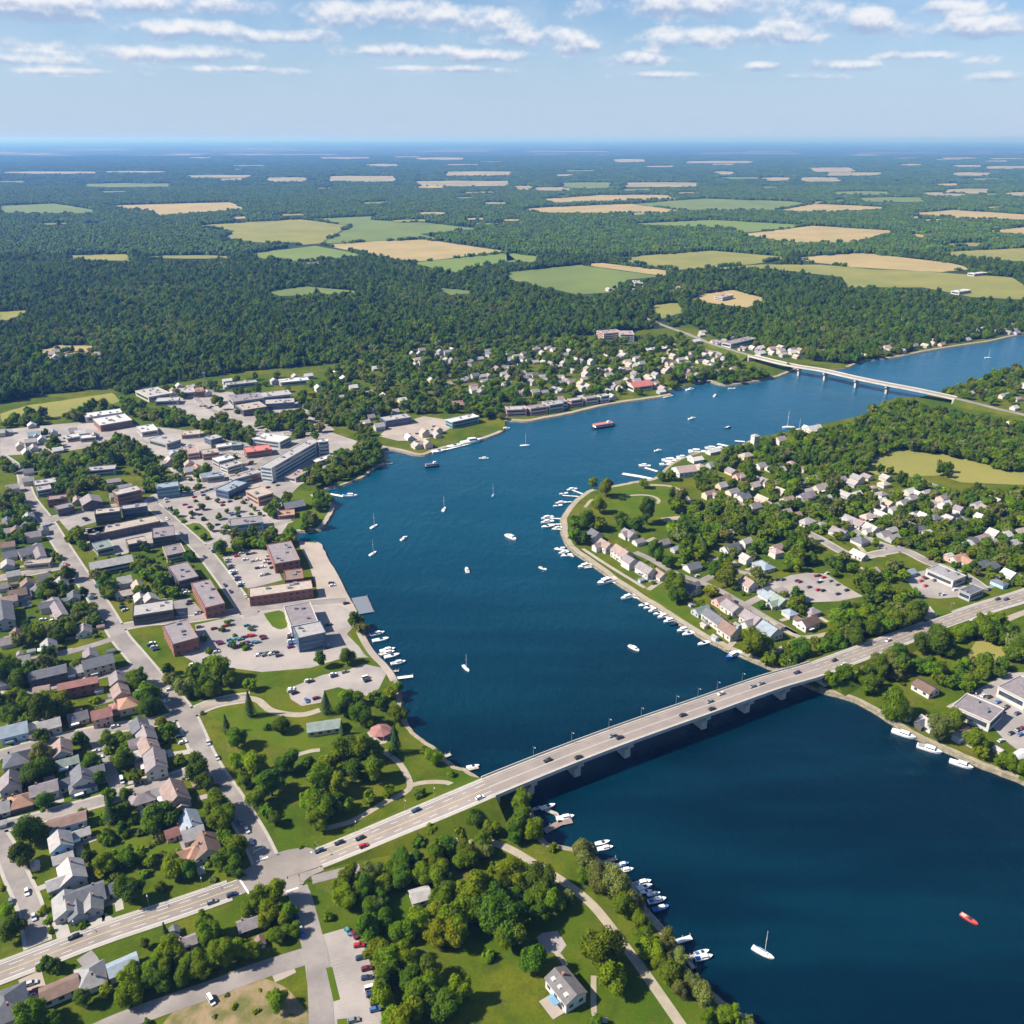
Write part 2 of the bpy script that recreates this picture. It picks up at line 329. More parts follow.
field(CA, 'y', (385, 212), (600, 198), (700, 212), (640, 247), (600, 250), (440, 240), (470, 222)); field(CA, 'g', (603, 198), (760, 192), (740, 200), (860, 206), (960, 218), (840, 228), (880, 238), (644, 247), (703, 212))
field(CA, 't', (640, 250), (840, 238), (1010, 262), (860, 282), (820, 283)); field(CA, 'G', (515, 265), (630, 252), (730, 270), (590, 285), (510, 275)); field(CA, 'G', (822, 286), (1015, 266), (1030, 280), (970, 290), (910, 305), (880, 300))
field(CA, 'y', (130, 272), (250, 268), (270, 282), (140, 280)); field(CA, 'g', (530, 345), (610, 333), (750, 345), (690, 348), (560, 352)); field(CA, 'g', (870, 335), (970, 345), (900, 350)); field(CA, 'y', (-10, 385), (60, 380), (20, 400), (-10, 402))
for s in ((640, 73, 740, 78), (830, 75, 930, 80), (730, 88, 800, 93), (170, 127, 340, 135, 'g'), (370, 110, 510, 116), (530, 115, 620, 124), (660, 112, 790, 124), (830, 122, 1024, 133), (0, 103, 200, 108), (200, 102, 340, 106), (890, 103, 1024, 112), (300, 272, 460, 279, 'y'), (960, 165, 1024, 169), (830, 185, 900, 190), (10, 60, 34, 64), (-20, 122, 60, 126, 'g'), (380, 74, 420, 77), (460, 98, 490, 100)): sliver(CA, *s)
field(CB, 't', (15, 180), (60, 175), (238, 168), (330, 180), (310, 187), (60, 185)); field(CB, 't', (60, 158), (180, 150), (310, 150), (330, 158), (160, 162), (80, 166))
field(CB, 'g', (243, 168), (380, 157), (560, 163), (595, 168), (528, 180), (420, 180), (333, 180)); field(CB, 't', (530, 181), (600, 168), (770, 175), (640, 185)); field(CB, 'G', (225, 208), (400, 200), (597, 211), (460, 226), (420, 215))
field(CB, 't', (460, 229), (600, 212), (770, 222), (720, 235), (700, 245), (560, 245)); field(CB, 'y', (215, 275), (400, 262), (557, 275), (480, 289), (330, 300), (240, 285)); field(CB, 't', (562, 275), (700, 266), (870, 285), (930, 298), (860, 304), (720, 299), (600, 285))
field(CB, 'y', (350, 301), (500, 289), (618, 290), (860, 306), (1000, 315), (1024, 330), (1040, 360), (920, 355), (820, 335), (670, 335), (660, 315), (560, 302), (480, 297)); field(CB, 'g', (-10, 305), (130, 290), (300, 313), (230, 320), (200, 345), (130, 350), (-10, 318)); field(CB, 't', (133, 289), (180, 286), (320, 303), (303, 312))
field(CB, 't', (800, 187), (880, 180), (1040, 190), (1040, 200), (900, 197)); field(CB, 't', (940, 222), (1040, 214), (1040, 230)); field(CB, 'y', (840, 265), (1040, 255), (1040, 285), (900, 275)); field(CB, 'G', (-10, 265), (60, 275), (40, 285), (-10, 284)); field(CB, 't', (800, 228), (830, 230), (825, 235), (802, 234)); field(CB, 'y', (830, 250), (960, 243), (930, 253))
for s in ((200, 78, 270, 85), (350, 82, 480, 87), (590, 95, 690, 105), (630, 105, 740, 112), (500, 115, 560, 122), (570, 115, 660, 124), (400, 103, 450, 110), (100, 125, 200, 137, 'g'), (230, 125, 370, 135), (0, 132, 50, 140), (40, 135, 120, 142), (640, 143, 760, 150, 'g'), (690, 155, 830, 165, 'g'), (820, 145, 910, 153), (870, 138, 950, 148), (950, 92, 1030, 98), (880, 90, 940, 95), (880, 105, 960, 112), (780, 88, 820, 92), (670, 67, 720, 72), (0, 64, 40, 68), (120, 48, 170, 52), (320, 50, 360, 53), (985, 145, 1040, 152)): sliver(CB, *s)
field(CB, 't', (345, 360), (400, 345), (440, 340), (510, 358), (470, 375), (380, 365), name='clearing'); field(CB, 'y', (275, 372), (330, 365), (345, 385), (300, 398), name='clearing')
FR = random.Random(21)
for k in range(70):
    yy = 150+FR.random()**1.4*75; xx = FR.uniform(-20, 1040); ln = FR.uniform(14, 46); th = FR.uniform(1.0, 2.2)*(1 if yy > 165 else .6)
    if any(abs(xx-(CA[0][0]))<0 for _ in ()): continue
    q = P(xx, yy)
    if any(inside(np.array([q.x]), np.array([q.y]), f)[0] for f in FLD): continue
    sliver(((0, 0), 1), xx-ln/2, yy, xx+ln/2, yy+th, FR.choice('TTtgyg'), dz=2.6) if False else field(((0, 0), 1), FR.choice('TTtgyg'), (xx-ln/2, yy), (xx+ln*.3, yy-th*.3), (xx+ln/2, yy+th*.6), (xx-ln*.3, yy+th), dz=2.6)
C1 = ((0, 400), 4); C2 = ((200, 400), 4); C3 = ((0, 640), 4); C4 = ((0, 800), 4); C5 = ((200, 680), 4); C6 = ((230, 800), 4); C7 = ((430, 740), 3.605)
E1 = ((540, 420), 4); E2 = ((768, 420), 4); E3 = ((768, 600), 4); N8 = ((300, 320), 4); N6 = ((500, 260), 4); N7 = ((740, 260), 3.606)
def fpx(code, *pts, name='meadow', dz=.2): field(((0, 0), 1), code, *pts, name=name, dz=dz)
fpx('y', (0, 414), (25, 406), (60, 401), (112, 393), (121, 401), (92, 412), (40, 419), (2, 422))
field(E2, 'y', (378, 195), (480, 112), (600, 122), (800, 152), (960, 192), (1070, 215), (1070, 262), (900, 256), (770, 250), (690, 222), (560, 228), (430, 220), name='meadow', dz=.2)
field(E3, 'y', (770, 260), (860, 125), (950, 180), (965, 232), (880, 245), name='meadow', dz=.2)
fpx('t', (36, 352), (60, 345), (92, 346), (104, 358), (96, 360), (84, 352), (58, 356), (56, 362), (50, 359), name='clearing')
fpx('y', (640, 338), (690, 345), (712, 352), (700, 356), (660, 346), name='clearing')

# ------------------------------------------------------------------ paved areas, lawns, paths
def area(name, c, m, *pts, dz=.03): return poly(name, crop(c[0], c[1], pts), dz, m, name == 'bare_field')
X = ((0, 0), 1)
area('car_park', X, M_LOT, (198, 641), (195, 625), (248, 613), (345, 603), (358, 622), (341, 640), (352, 655), (310, 668), (262, 672), (230, 668), (205, 668), (178, 653), (172, 648))
area('car_park', C2, M_LOT, (90, 630), (170, 600), (275, 600), (330, 720), (195, 755), (160, 740))
area('waterfront_plaza', C2, M_PLAZA, (395, 566), (470, 572), (540, 692), (597, 790), (632, 858), (560, 822), (450, 822), (475, 780), (430, 640), (400, 590))
area('quay_paving', C2, M_LOT, (500, 832), (560, 862), (590, 940), (650, 1000), (690, 1030), (620, 1030), (540, 930), (500, 900))
area('town_paving', X, M_LOT, (146, 498), (200, 470), (250, 450), (330, 432), (372, 446), (330, 468), (300, 485), (285, 500), (294, 515), (280, 536), (240, 546), (200, 552), (172, 522))
area('town_paving', X, M_LOT, (104, 430), (130, 424), (182, 430), (290, 438), (300, 458), (222, 490), (182, 482), (150, 450), dz=.06)
area('town_paving', X, M_LOT, (0, 430), (60, 424), (110, 420), (135, 438), (100, 446), (60, 452), (0, 456), dz=.04)
area('town_paving', X, M_LOT, (148, 396), (190, 388), (292, 398), (335, 430), (250, 440), (196, 420), dz=.04)
area('car_park', C1, M_LOT, (230, 472), (380, 442), (392, 485), (272, 522))
area('car_park', ((128, 528), 8), M_LOT2, (350, 590), (500, 560), (625, 700), (430, 755), dz=.05)
area('car_park', C1, M_LOT, (340, 545), (660, 470), (720, 560), (480, 620), (360, 600), dz=.04)
area('car_park', C6, M_LOT, (330, 550), (468, 510), (545, 600), (580, 720), (612, 900), (330, 905), (300, 660), (290, 600))
area('car_park', ((240, 620), 5.69), M_LOT, (270, 392), (470, 312), (620, 282), (700, 250), (800, 270), (840, 290), (790, 392), (720, 432), (560, 382), (482, 402), (460, 470), (350, 490), (290, 452))
area('car_park', ((768, 470), 8), M_LOT, (180, 842), (320, 822), (470, 832), (600, 920), (760, 1010), (560, 1050), (300, 1060), (-40, 920))
area('car_park', ((896, 470), 8), M_LOT, (10, 852), (240, 800), (400, 900), (640, 942), (560, 1010), (340, 1030), (180, 1010), (100, 900))
area('car_park', ((896, 660), 8), M_LOT, (400, 372), (640, 242), (900, 102), (1200, 92), (1200, 800), (960, 712), (870, 642), (760, 522))
area('quay_paving', ((380, 400), 5.69), M_PLAZA, (-10, 205), (60, 150), (250, 92), (380, 112), (400, 160), (330, 202), (230, 232), (100, 232))
area('pavilion_paving', C5, M_PLAZA, (668, 210), (720, 180), (772, 195), (745, 252), (700, 262))
area('paved_court', C7, M_LOT, (383, 712), (405, 695), (460, 688), (492, 740), (470, 768), (415, 768))
area('bare_field', X, M_DIRT, (150, 1040), (196, 990), (246, 976), (290, 992), (306, 1040))
for c, *pts in ((C4, (500, 165), (600, 130), (712, 180), (620, 220), (510, 215)), (C4, (350, 60), (440, 40), (450, 90), (360, 110)), (C5, (10, 130), (240, 110), (300, 190), (420, 200), (560, 235), (380, 280), (130, 190)), (E1, (290, 265), (470, 255), (540, 290), (540, 380), (470, 385), (350, 380), (270, 360), (290, 310)), (E1, (370, 650), (430, 640), (630, 790), (640, 810), (540, 770), (440, 700)), (C1, (740, 500), (800, 495), (850, 555), (800, 565)), (C1, (690, 450), (750, 480), (730, 495)), (C2, (380, 365), (510, 370), (530, 420), (480, 500), (370, 515), (400, 460), (330, 420)), (C2, (255, 855), (330, 845), (350, 905), (300, 912)), (C2, (155, 770), (200, 790), (200, 830)), (C1, (0, 960), (150, 940), (350, 930), (430, 940), (50, 1010), (0, 1005)), (E2, (640, 735), (700, 760), (860, 730), (940, 700), (950, 690), (800, 750), (690, 780)), (C3, (640, 0), (560, 20), (620, 70)), (C2, (600, 930), (650, 950), (690, 1020), (660, 1020)), (C3, (130, 640), (400, 600), (390, 620), (200, 650))): poly('lawn', crop(c[0], c[1], pts), .015, M_LAWN, True)
poly('lawn', crop(*C6, [(384, 672), (408, 668), (440, 798), (414, 806)]), .095, M_LAWN); poly('lawn', crop(*C6, [(428, 878), (468, 874), (474, 920), (432, 920)]), .095, M_LAWN); poly('sand_patch', crop(*C6, [(168, 700), (185, 680), (255, 668), (265, 690), (215, 715), (180, 730)]), .05, M_PLAZA)
def stalls(c, p0, p1, n, ln):
    a, e = [P(*q) for q in crop(c[0], c[1], [p0, p1])]; d = (e-a).normalized(); nr = Vector((-d.y, d.x, 0)); b = MB()
    for k in range(n+1):
        q = a.lerp(e, k/n)+Vector((0, 0, .088)); b.add([q-nr*ln-d*.07, q-nr*ln+d*.07, q+nr*ln+d*.07, q+nr*ln-d*.07], [(0, 1, 2, 3)])
    me = b.mesh('parking_lines', M_KERB); struct(link('parking_lines', me))
stalls(C6, (528, 520), (585, 890), 26, 2.5); stalls(C6, (425, 640), (470, 890), 18, 2.4); stalls(((190, 560), 6.4), (235, 525), (480, 495), 16, 4.8); stalls(((190, 560), 6.4), (420, 612), (600, 590), 12, 4.6); stalls(((190, 560), 6.4), (120, 440), (270, 405), 12, 2.4); stalls(C2, (105, 640), (160, 735), 14, 2.4); stalls(C2, (200, 625), (262, 730), 14, 4.6); stalls(((768, 470), 8), (230, 900), (600, 930), 18, 4); stalls(((240, 620), 5.69), (300, 430), (620, 300), 24, 2.4)
def road(name, pts, wd, m=None, dz=.08, c=None):
    if name == 'street' and wd >= 7: L = line(crop(c[0], c[1], pts) if c else pts); struct(ribbon('pavement', L, -wd/2-1.5, wd/2+1.5, .09, M_KERB))
    LAY[1] += 1; dz = .10+.001*LAY[1]; L = line(crop(c[0], c[1], pts) if c else pts); return struct(ribbon(name, L, -wd/2, wd/2, dz, m or M_ROAD))
road('street', [(268, 866), (255, 838), (232, 800), (207, 762), (185, 715), (160, 685), (135, 655), (120, 637), (104, 610), (82, 577), (60, 543), (47, 522), (30, 500), (24, 485)], 9.5)
road('street', [(185, 716), (215, 703), (250, 697)], 8, dz=.09); road('street', [(190, 712), (155, 722), (100, 730), (50, 741), (0, 755), (-20, 760)], 7.5, dz=.1)
road('park_drive', [(200, 706), (237, 699), (257, 700), (272, 711), (300, 715), (320, 710)], 4.5, M_PATH, dz=.12); road('street', [(93, 733), (107, 765), (119, 790)], 6.5, dz=.11); road('street', [(190, 772), (137, 790), (100, 801), (62, 811), (30, 820), (-10, 829)], 7, dz=.09)
road('street', [(-8, 830), (5, 850), (16, 875), (30, 907), (38, 945)], 7.5, dz=.12); road('street', [(143, 662), (125, 670), (75, 682), (0, 697), (-20, 702)], 6.5, dz=.11); road('street', [(116, 638), (80, 649), (50, 656), (10, 663)], 6, dz=.12)
road('street', [(150, 503), (175, 525), (200, 548), (220, 573), (245, 607), (252, 616)], 10, dz=.1); road('street', [(346, 600), (300, 604), (248, 610), (190, 619), (150, 622), (118, 628)], 8, dz=.12)
road('street', [(47, 520), (100, 509), (147, 502), (205, 492), (240, 478), (262, 462), (280, 452), (306, 440), (330, 432)], 11, dz=.11); road('street', [(75, 563), (40, 571), (0, 578), (-10, 580)], 8, dz=.09)
road('street', [(200, 549), (230, 540), (260, 530), (290, 520)], 8, dz=.13); road('street', [(140, 440), (170, 448), (220, 452), (262, 455), (310, 442)], 7, dz=.13); road('street', [(190, 385), (200, 402), (222, 415), (250, 430), (320, 434)], 7, dz=.13); road('street', [(24, 486), (20, 470), (0, 455)], 7, dz=.09)
road('side_road', [(297, 888), (303, 905), (312, 940), (318, 965), (322, 1030)], 9, dz=.12); road('side_road', [(310, 955), (256, 972), (215, 988), (175, 1002), (120, 1022), (80, 1040)], 8.5, dz=.14); road('driveway', [(312, 880), (335, 874), (360, 868)], 5, dz=.12)
road('street', [(944, 626), (930, 616), (922, 606)], 8, dz=.1); road('street', [(793, 527), (818, 538), (853, 556), (885, 552), (905, 548)], 7, dz=.1); road('street', [(840, 520), (863, 537), (888, 547), (908, 552), (928, 562), (963, 575), (985, 590)], 7.5, dz=.12)
road('street', [(930, 500), (948, 512), (975, 527), (985, 532)], 8, dz=.1); road('street', [(905, 512), (870, 520), (845, 523)], 6, dz=.09); road('street', [(635, 552), (652, 560), (675, 573), (700, 582), (720, 591), (745, 605), (765, 617), (795, 634), (783, 628)], 6, dz=.1); road('street', [(700, 582), (725, 571), (745, 573), (765, 578)], 6, dz=.11)
road('street', [(765, 617), (800, 637), (843, 630)], 4, M_PATH, dz=.12); road('street', [(745, 605), (765, 595), (785, 588)], 6, dz=.12); road('street', [(908, 475), (940, 487), (948, 492)], 5, dz=.1); road('street', [(912, 498), (928, 492), (934, 488)], 4, M_PATH, dz=.1)
road('track', [(1040, 607), (1015, 616), (1000, 623)], 5, M_PATH, dz=.1); road('footpath', crop(*C7, [(40, 375), (200, 370), (280, 390), (400, 460), (500, 525), (580, 590), (640, 660), (700, 740), (760, 820), (830, 920), (920, 1050)]), 4.2, M_PATH, dz=.09)
road('footpath', [(590, 850), (590, 960), (600, 1000), (640, 1012)], 2.2, M_PATH, dz=.08, c=C7); road('footpath', [(455, 765), (475, 790), (490, 815)], 2.2, M_PATH, dz=.08, c=C7)
road('footpath', [(500, 595), (560, 580), (620, 560), (740, 490), (820, 450), (840, 415), (810, 350), (770, 310), (715, 275)], 3.2, M_PATH, dz=.09, c=C5); road('footpath', [(836, 424), (900, 410), (980, 410), (1020, 425)], 3, M_PATH, dz=.1, c=C5); road('footpath', [(390, 300), (440, 285), (480, 280)], 3, M_PATH, dz=.1, c=C5)
road('footpath', [(340, 305), (400, 300), (450, 305), (475, 320), (470, 335)], 3, M_PATH, dz=.08, c=E1); road('footpath', [(440, 260), (520, 265), (570, 290), (600, 330)], 4, M_PATH, dz=.08, c=E1); road('footpath', [(490, 400), (530, 395), (580, 390)], 8, M_PATH, dz=.08, c=E1); road('footpath', [(170, 515), (250, 568), (330, 618), (420, 672)], 3, M_PLAZA, dz=.09, c=E1)
road('footpath', [(180, 350), (200, 325), (215, 318)], 3, M_PATH, dz=.08, c=E1); road('driveway', [(110, 916), (100, 922), (92, 908)], 6, M_KERB, dz=.12); road('driveway', [(66, 945), (62, 930), (58, 920)], 5, M_KERB, dz=.12); road('driveway', [(30, 975), (34, 990), (38, 1000)], 8, M_PLAZA, dz=.09); road('driveway', [(84, 955), (90, 962), (92, 968)], 6, M_LOT2, dz=.09)
road('driveway', [(120, 788), (126, 797), (130, 800)], 3, M_KERB, dz=.13); road('driveway', [(193, 751), (182, 753), (168, 755)], 4, M_KERB, dz=.09); road('driveway', [(232, 838), (222, 842), (212, 842)], 2.5, M_KERB, dz=.1); road('driveway', [(212, 795), (204, 797), (198, 799)], 3.5, M_PLAZA, dz=.1); road('driveway', [(20, 745), (21, 738), (18, 732)], 6, M_KERB, dz=.12); road('driveway', [(60, 803), (58, 795), (55, 790)], 4, M_KERB, dz=.12)
road('track', [(1100, 640), (1040, 600)], 6); road('footpath', [(640, 780), (500, 800), (300, 790)], 3, M_PATH, dz=.07, c=E2) if False else None
for nm, pts in (('driveway', [(648, 590), (660, 582), (672, 576)]), ('driveway', [(726, 650), (735, 640)]), ('driveway', [(708, 560), (726, 558), (738, 566)]), ('driveway', [(640, 545), (650, 540), (655, 538)]), ('driveway', [(858, 545), (868, 555), (885, 556)]), ('driveway', [(775, 652), (790, 644), (800, 638)])): road(nm, pts, 4, M_PATH, dz=.07)

# main road with its bridge: one centre line, heights in metres above the land
MAIN = [(-40, 987, 0), (0, 973, 0), (50, 954, 0), (105, 933, 0), (165, 913, 0), (220, 894, 0), (266, 877, 0), (312, 861, .3), (345, 848, 1.2), (400, 825, 4), (455, 802, 7), (483, 790, 8.2), (512, 778, 9), (575, 753, 9.8), (637, 730, 10), (700, 708, 9.8), (768, 684, 9.2), (812, 671, 8), (845, 659, 6.2), (883, 645, 3.8), (915, 633, 1.8), (945, 622, .6), (985, 608, 0), (1024, 596, 0), (1090, 572, 0)]
ML = line(MAIN)
def mi(px): return min(range(len(ML)), key=lambda i: abs(proj(*ML[i])[0]-px))
iA, iB = mi(486), mi(818)
WEd = [4.7+1.2*min(1, max(0, (proj(*v)[0]-290)/160)) for v in ML]
def mrib(nm, i0, i1, a, b_, dz, m, **k): return ribbon(nm, ML[i0:i1+1], [a(WEd[i]) if callable(a) else a for i in range(i0, i1+1)], [b_(WEd[i]) if callable(b_) else b_ for i in range(i0, i1+1)], dz, m, **k)
struct(mrib('main_road', 0, iA, lambda w_: -w_, lambda w_: w_, .175, M_ROAD2)); struct(mrib('main_road', iB, len(ML)-1, lambda w_: -w_, lambda w_: w_, .175, M_ROAD2))
iJ0, iJ1 = mi(240), mi(318)
for i0, i1 in ((0, iJ0-1), (iJ1, iA), (iB, mi(930)), (mi(958), len(ML)-1)):
    struct(mrib('pavement', i0, i1, lambda w_: w_, lambda w_: w_+1.7, .29, M_KERB)); struct(mrib('pavement', i0, i1, lambda w_: -w_-1.7, lambda w_: -w_, .29, M_KERB))
# embankments under the raised approaches
for i0, i1 in ((iJ1, iA), (iB, mi(960))):
    b = MB(); N = normals(ML); vs = []
    for i in range(i0, i1+1):
        e = WEd[i]+2.0; h = max(0, ML[i].z-LAND); s = e+h*1.7
        for o, z in ((s, LAND-.3), (e, ML[i].z+.1), (-e, ML[i].z+.1), (-s, LAND-.3)):
            q = ML[i]+N[i]*o; vs.append((q.x, q.y, z))
    b.add(vs, [(4*i+k, 4*i+k+1, 4*i+5+k, 4*i+4+k) for i in range(i1-i0) for k in range(3)]); b.add(vs[-4:], [(0, 1, 2, 3)]); b.add(vs[:4], [(0, 1, 2, 3)])
    struct(link('embankment', b.mesh('embankment', M_GRASS)))
struct(poly('junction', [(240, 872), (252, 866), (262, 858), (300, 848), (320, 853), (326, 868), (308, 878), (298, 892), (283, 896), (270, 886)], .195, M_ROAD2, True))
def marks(nm, i0, i1, off, wd, m, dash=None, dz=.185):
    b = MB(); N = normals(ML); s = 0.0
    for i in range(i0, i1):
        p, q = ML[i], ML[i+1]; ln = (q-p).length; n = max(1, int(ln/1.5))
        for k in range(n):
            a0 = p.lerp(q, k/n); a1 = p.lerp(q, (k+1)/n); s += ln/n
            if dash and (s % dash) > dash*.45: continue
            o = off if not callable(off) else off(WEd[i])
            z = Vector((0, 0, dz)); n0 = N[i].lerp(N[i+1], k/n); n1 = N[i].lerp(N[i+1], (k+1)/n)
            b.add([a0+n0*(o-wd/2)+z, a1+n1*(o-wd/2)+z, a1+n1*(o+wd/2)+z, a0+n0*(o+wd/2)+z], [(0, 1, 2, 3)])
    return link(nm, b.mesh(nm, m))
for i0, i1 in ((0, iJ0), (iJ1, iA), (iB, len(ML)-1)):
    struct(marks('road_marking', i0, i1, .0, .32, M_YEL))
    for o in (-1, 1): struct(marks('road_marking', i0, i1, lambda w_: o*w_*.5, .16, M_WHITE, 9))
    for k in (-1, 1): struct(marks('road_marking', i0, i1, lambda w_: k*(w_-.4), .22, M_WHITE))
def stripe(p, q, wd, dz=.205):
    a, c = P(*p), P(*q); struct(ribbon('stop_line', [a, c], -wd/2, wd/2, dz, M_WHITE))
stripe((240, 880), (249, 894), .8); stripe((311, 852), (319, 868), .8); stripe((256, 862), (268, 857), .8); stripe((286, 892), (298, 888), .8)
# ------------------------------------------------------------------ label book-keeping
ANCH = [(270, 880, 'by the main road junction'), (160, 925, "beside the western main road"), (40, 985, 'in the bottom left corner'), (90, 985, 'below the main road at bottom left'), (200, 955, "in the belt above the lane"), (270, 930, "beside the south side road"), (350, 960, 'at the south car park'), (400, 960, "in the wood by the south car park"), (360, 890, "in the wood below the junction"), (430, 890, 'around the small white shed'), (470, 850, 'below the west bridge approach'), (500, 910, 'in the grove north of the cottage'), (565, 985, 'by the grey roofed cottage'), (530, 960, 'beside the square paved court'), (610, 960, 'along the riverside footpath'), (670, 990, "on the bottom edge river bank"), (640, 900, 'at the lower boat moorings'), (600, 855, "above the lower moorings"), (530, 820, 'by the dock under the west bridge end'), (440, 975, 'on the open meadow at the bottom'), (330, 830, "in the park's junction corner"), (270, 780, "in the park's western trees"), (325, 800, 'in the middle of the park'), (360, 765, "in the park's eastern trees"), (240, 715, 'on the north lawn of the park'), (325, 730, 'by the green roofed park house'), (380, 740, 'by the red roofed pavilion'), (440, 770, 'on the shore north of the bridge'), (350, 690, 'at the park car park'), (380, 660, 'at the quay moorings'), (220, 680, 'in the tree belt above the park'), (215, 640, "in the brick block car park"), (300, 630, 'by the glass fronted office block'), (280, 575, 'by the L shaped brick block'), (235, 560, "in the upper brick block car park"), (340, 560, 'on the waterfront plaza'), (210, 590, "along the flat-roofed blocks street"), (150, 600, 'among the flat roofed blocks'), (60, 620, 'by the corner lawn on the left'), (20, 600, "around the left edge crossroads"), (110, 560, 'by the long grey terrace'), (40, 510, 'in the grove at the left edge'), (100, 490, 'by the apartment rows'), (180, 500, 'by the teal apartment block'), (230, 495, 'on the main street corner'), (300, 510, 'in the small harbour park'), (340, 470, "in the shore wood below the apartments"), (290, 460, 'by the long white apartment block'), (180, 450, 'among the downtown shops'), (110, 425, 'by the white roofed warehouse'), (40, 440, 'in the storage yard at left'), (90, 460, 'in the tree belt below the warehouse'), (230, 420, 'in the tree belt below the factory'), (260, 400, 'by the long grey factory'), (410, 440, 'on the north quay'), (440, 415, 'behind the north quay'), (540, 400, "by the riverside apartments"), (640, 390, 'by the red roofed riverside hall'), (480, 380, 'in the wooded northern suburb'), (560, 370, 'in the middle of the northern suburb'), (630, 355, 'by the pink hospital block'), (700, 360, 'along the far bridge approach'), (760, 370, "at the far bridge west end"), (900, 350, "on the bank beyond the far bridge"), (90, 680, 'by the long slate roofed terrace'), (60, 700, 'by the red roofed terrace'), (130, 690, 'by the red roofed cluster of houses'), (30, 735, 'along the lane at the left edge'), (70, 755, 'by the brown hipped house'), (150, 750, 'by the row of attached houses'), (115, 770, 'along the short parking lane'), (70, 790, 'by the white gabled house'), (20, 800, 'by the orange roofed cottage'), (70, 825, 'by the long brown bungalow'), (20, 850, 'by the two big trees on the left lane'), (60, 880, 'behind the slate roofed double house'), (130, 880, 'in the gardens behind the double house'), (190, 840, 'by the brown and blue roofed houses'), (140, 840, 'around the square bright lawn'), (190, 790, "by the big park street house"), (230, 830, 'along the street beside the park'),
        (590, 490, 'at the tip of the eastern point'), (640, 500, 'on the lawn of the eastern point'), (575, 520, 'along the promenade of the point'), (600, 545, 'by the pink roofed shore houses'), (650, 575, 'by the last pink shore house'), (660, 610, 'on the moorings below the shore houses'), (690, 465, 'by the red roofed boathouse'), (700, 520, 'in the dense grove of the point'), (760, 490, 'in the wooded middle of the peninsula'), (790, 440, 'along the peninsula north shore'), (720, 570, 'by the lane behind the shore houses'), (730, 620, 'by the long slate shore house'), (760, 600, "by the teal-roofed house"), (775, 640, "near the east bridge end"), (820, 590, "at the eastern suburb car park"), (830, 640, 'in the hedge north of the main road'), (870, 590, 'behind the eastern car park'), (840, 540, 'along the curving suburban street'), (800, 510, 'by the orange roofed bungalow'), (870, 500, 'in the eastern suburb'), (930, 520, 'by the right hand suburban houses'), (950, 560, 'by the terracotta roofed house on the right'), (960, 595, 'by the grey roofed shopping strip'), (1000, 550, "above the shopping strip"), (900, 460, 'beside the yellow meadow'), (900, 420, 'in the wood above the yellow meadow'), (1000, 400, "at the far bridge right end"), (910, 650, "below the yellow paddock road"), (960, 640, 'above the yellow paddock'), (850, 680, 'by the east bridge abutment'), (925, 690, 'by the lone white bungalow'), (900, 710, 'on the bank below the white bungalow'), (960, 730, 'by the white flat roofed sheds'), (1000, 760, 'on the bank at the right edge'), (1005, 700, 'in the yard of the white sheds'), (640, 730, 'on the near bridge'), (480, 560, 'in the middle of the bay'), (430, 500, 'in the bay off the town'), (560, 440, 'in the channel north of the point'), (700, 410, 'in the channel toward the far bridge'), (850, 930, "on the wide lower water")]
ORD = ['', 'first', 'second', 'third', 'fourth', 'fifth', 'sixth', 'seventh', 'eighth', 'ninth', 'tenth', 'eleventh', 'twelfth', 'thirteenth', 'fourteenth', 'fifteenth', 'sixteenth', 'seventeenth', 'eighteenth', 'nineteenth', 'twentieth']+['twenty-'+o for o in ('first', 'second', 'third', 'fourth', 'fifth', 'sixth', 'seventh', 'eighth', 'ninth')]+['thirtieth']+['thirty-'+o for o in ('first', 'second', 'third', 'fourth', 'fifth', 'sixth', 'seventh', 'eighth', 'ninth')]+['fortieth']
TAGS = []
def tag(o, look, category, group=None, where=None):
    TAGS.append((o, look, where)); o['category'] = category
    if group: o['group'] = group
    return o
def finish_labels():
    by = {}
    for o, look, where in TAGS:
        p = proj(*o.location)
        if where is None:
            k = min(range(len(ANCH)), key=lambda i: (ANCH[i][0]-p[0])**2+((ANCH[i][1]-p[1])*1.5)**2); where = ANCH[k][2]
        by.setdefault((look, where), []).append((p[0], p[1], o))
    for (look, where), v in by.items():
        v.sort(key=lambda t: (t[0], t[1])); n = len(v)
        for i, (_x, _y, o) in enumerate(v):
            lab = (look+' '+where).strip()
            if n == 2: lab += ', '+('left one' if i == 0 else 'right one')
            elif n > 2: lab += ', '+('leftmost' if i == 0 else 'rightmost' if i == n-1 else ORD[i+1]+' from left')
            o['label'] = lab
            if len(lab.split()) > 16: print('LONG', lab)
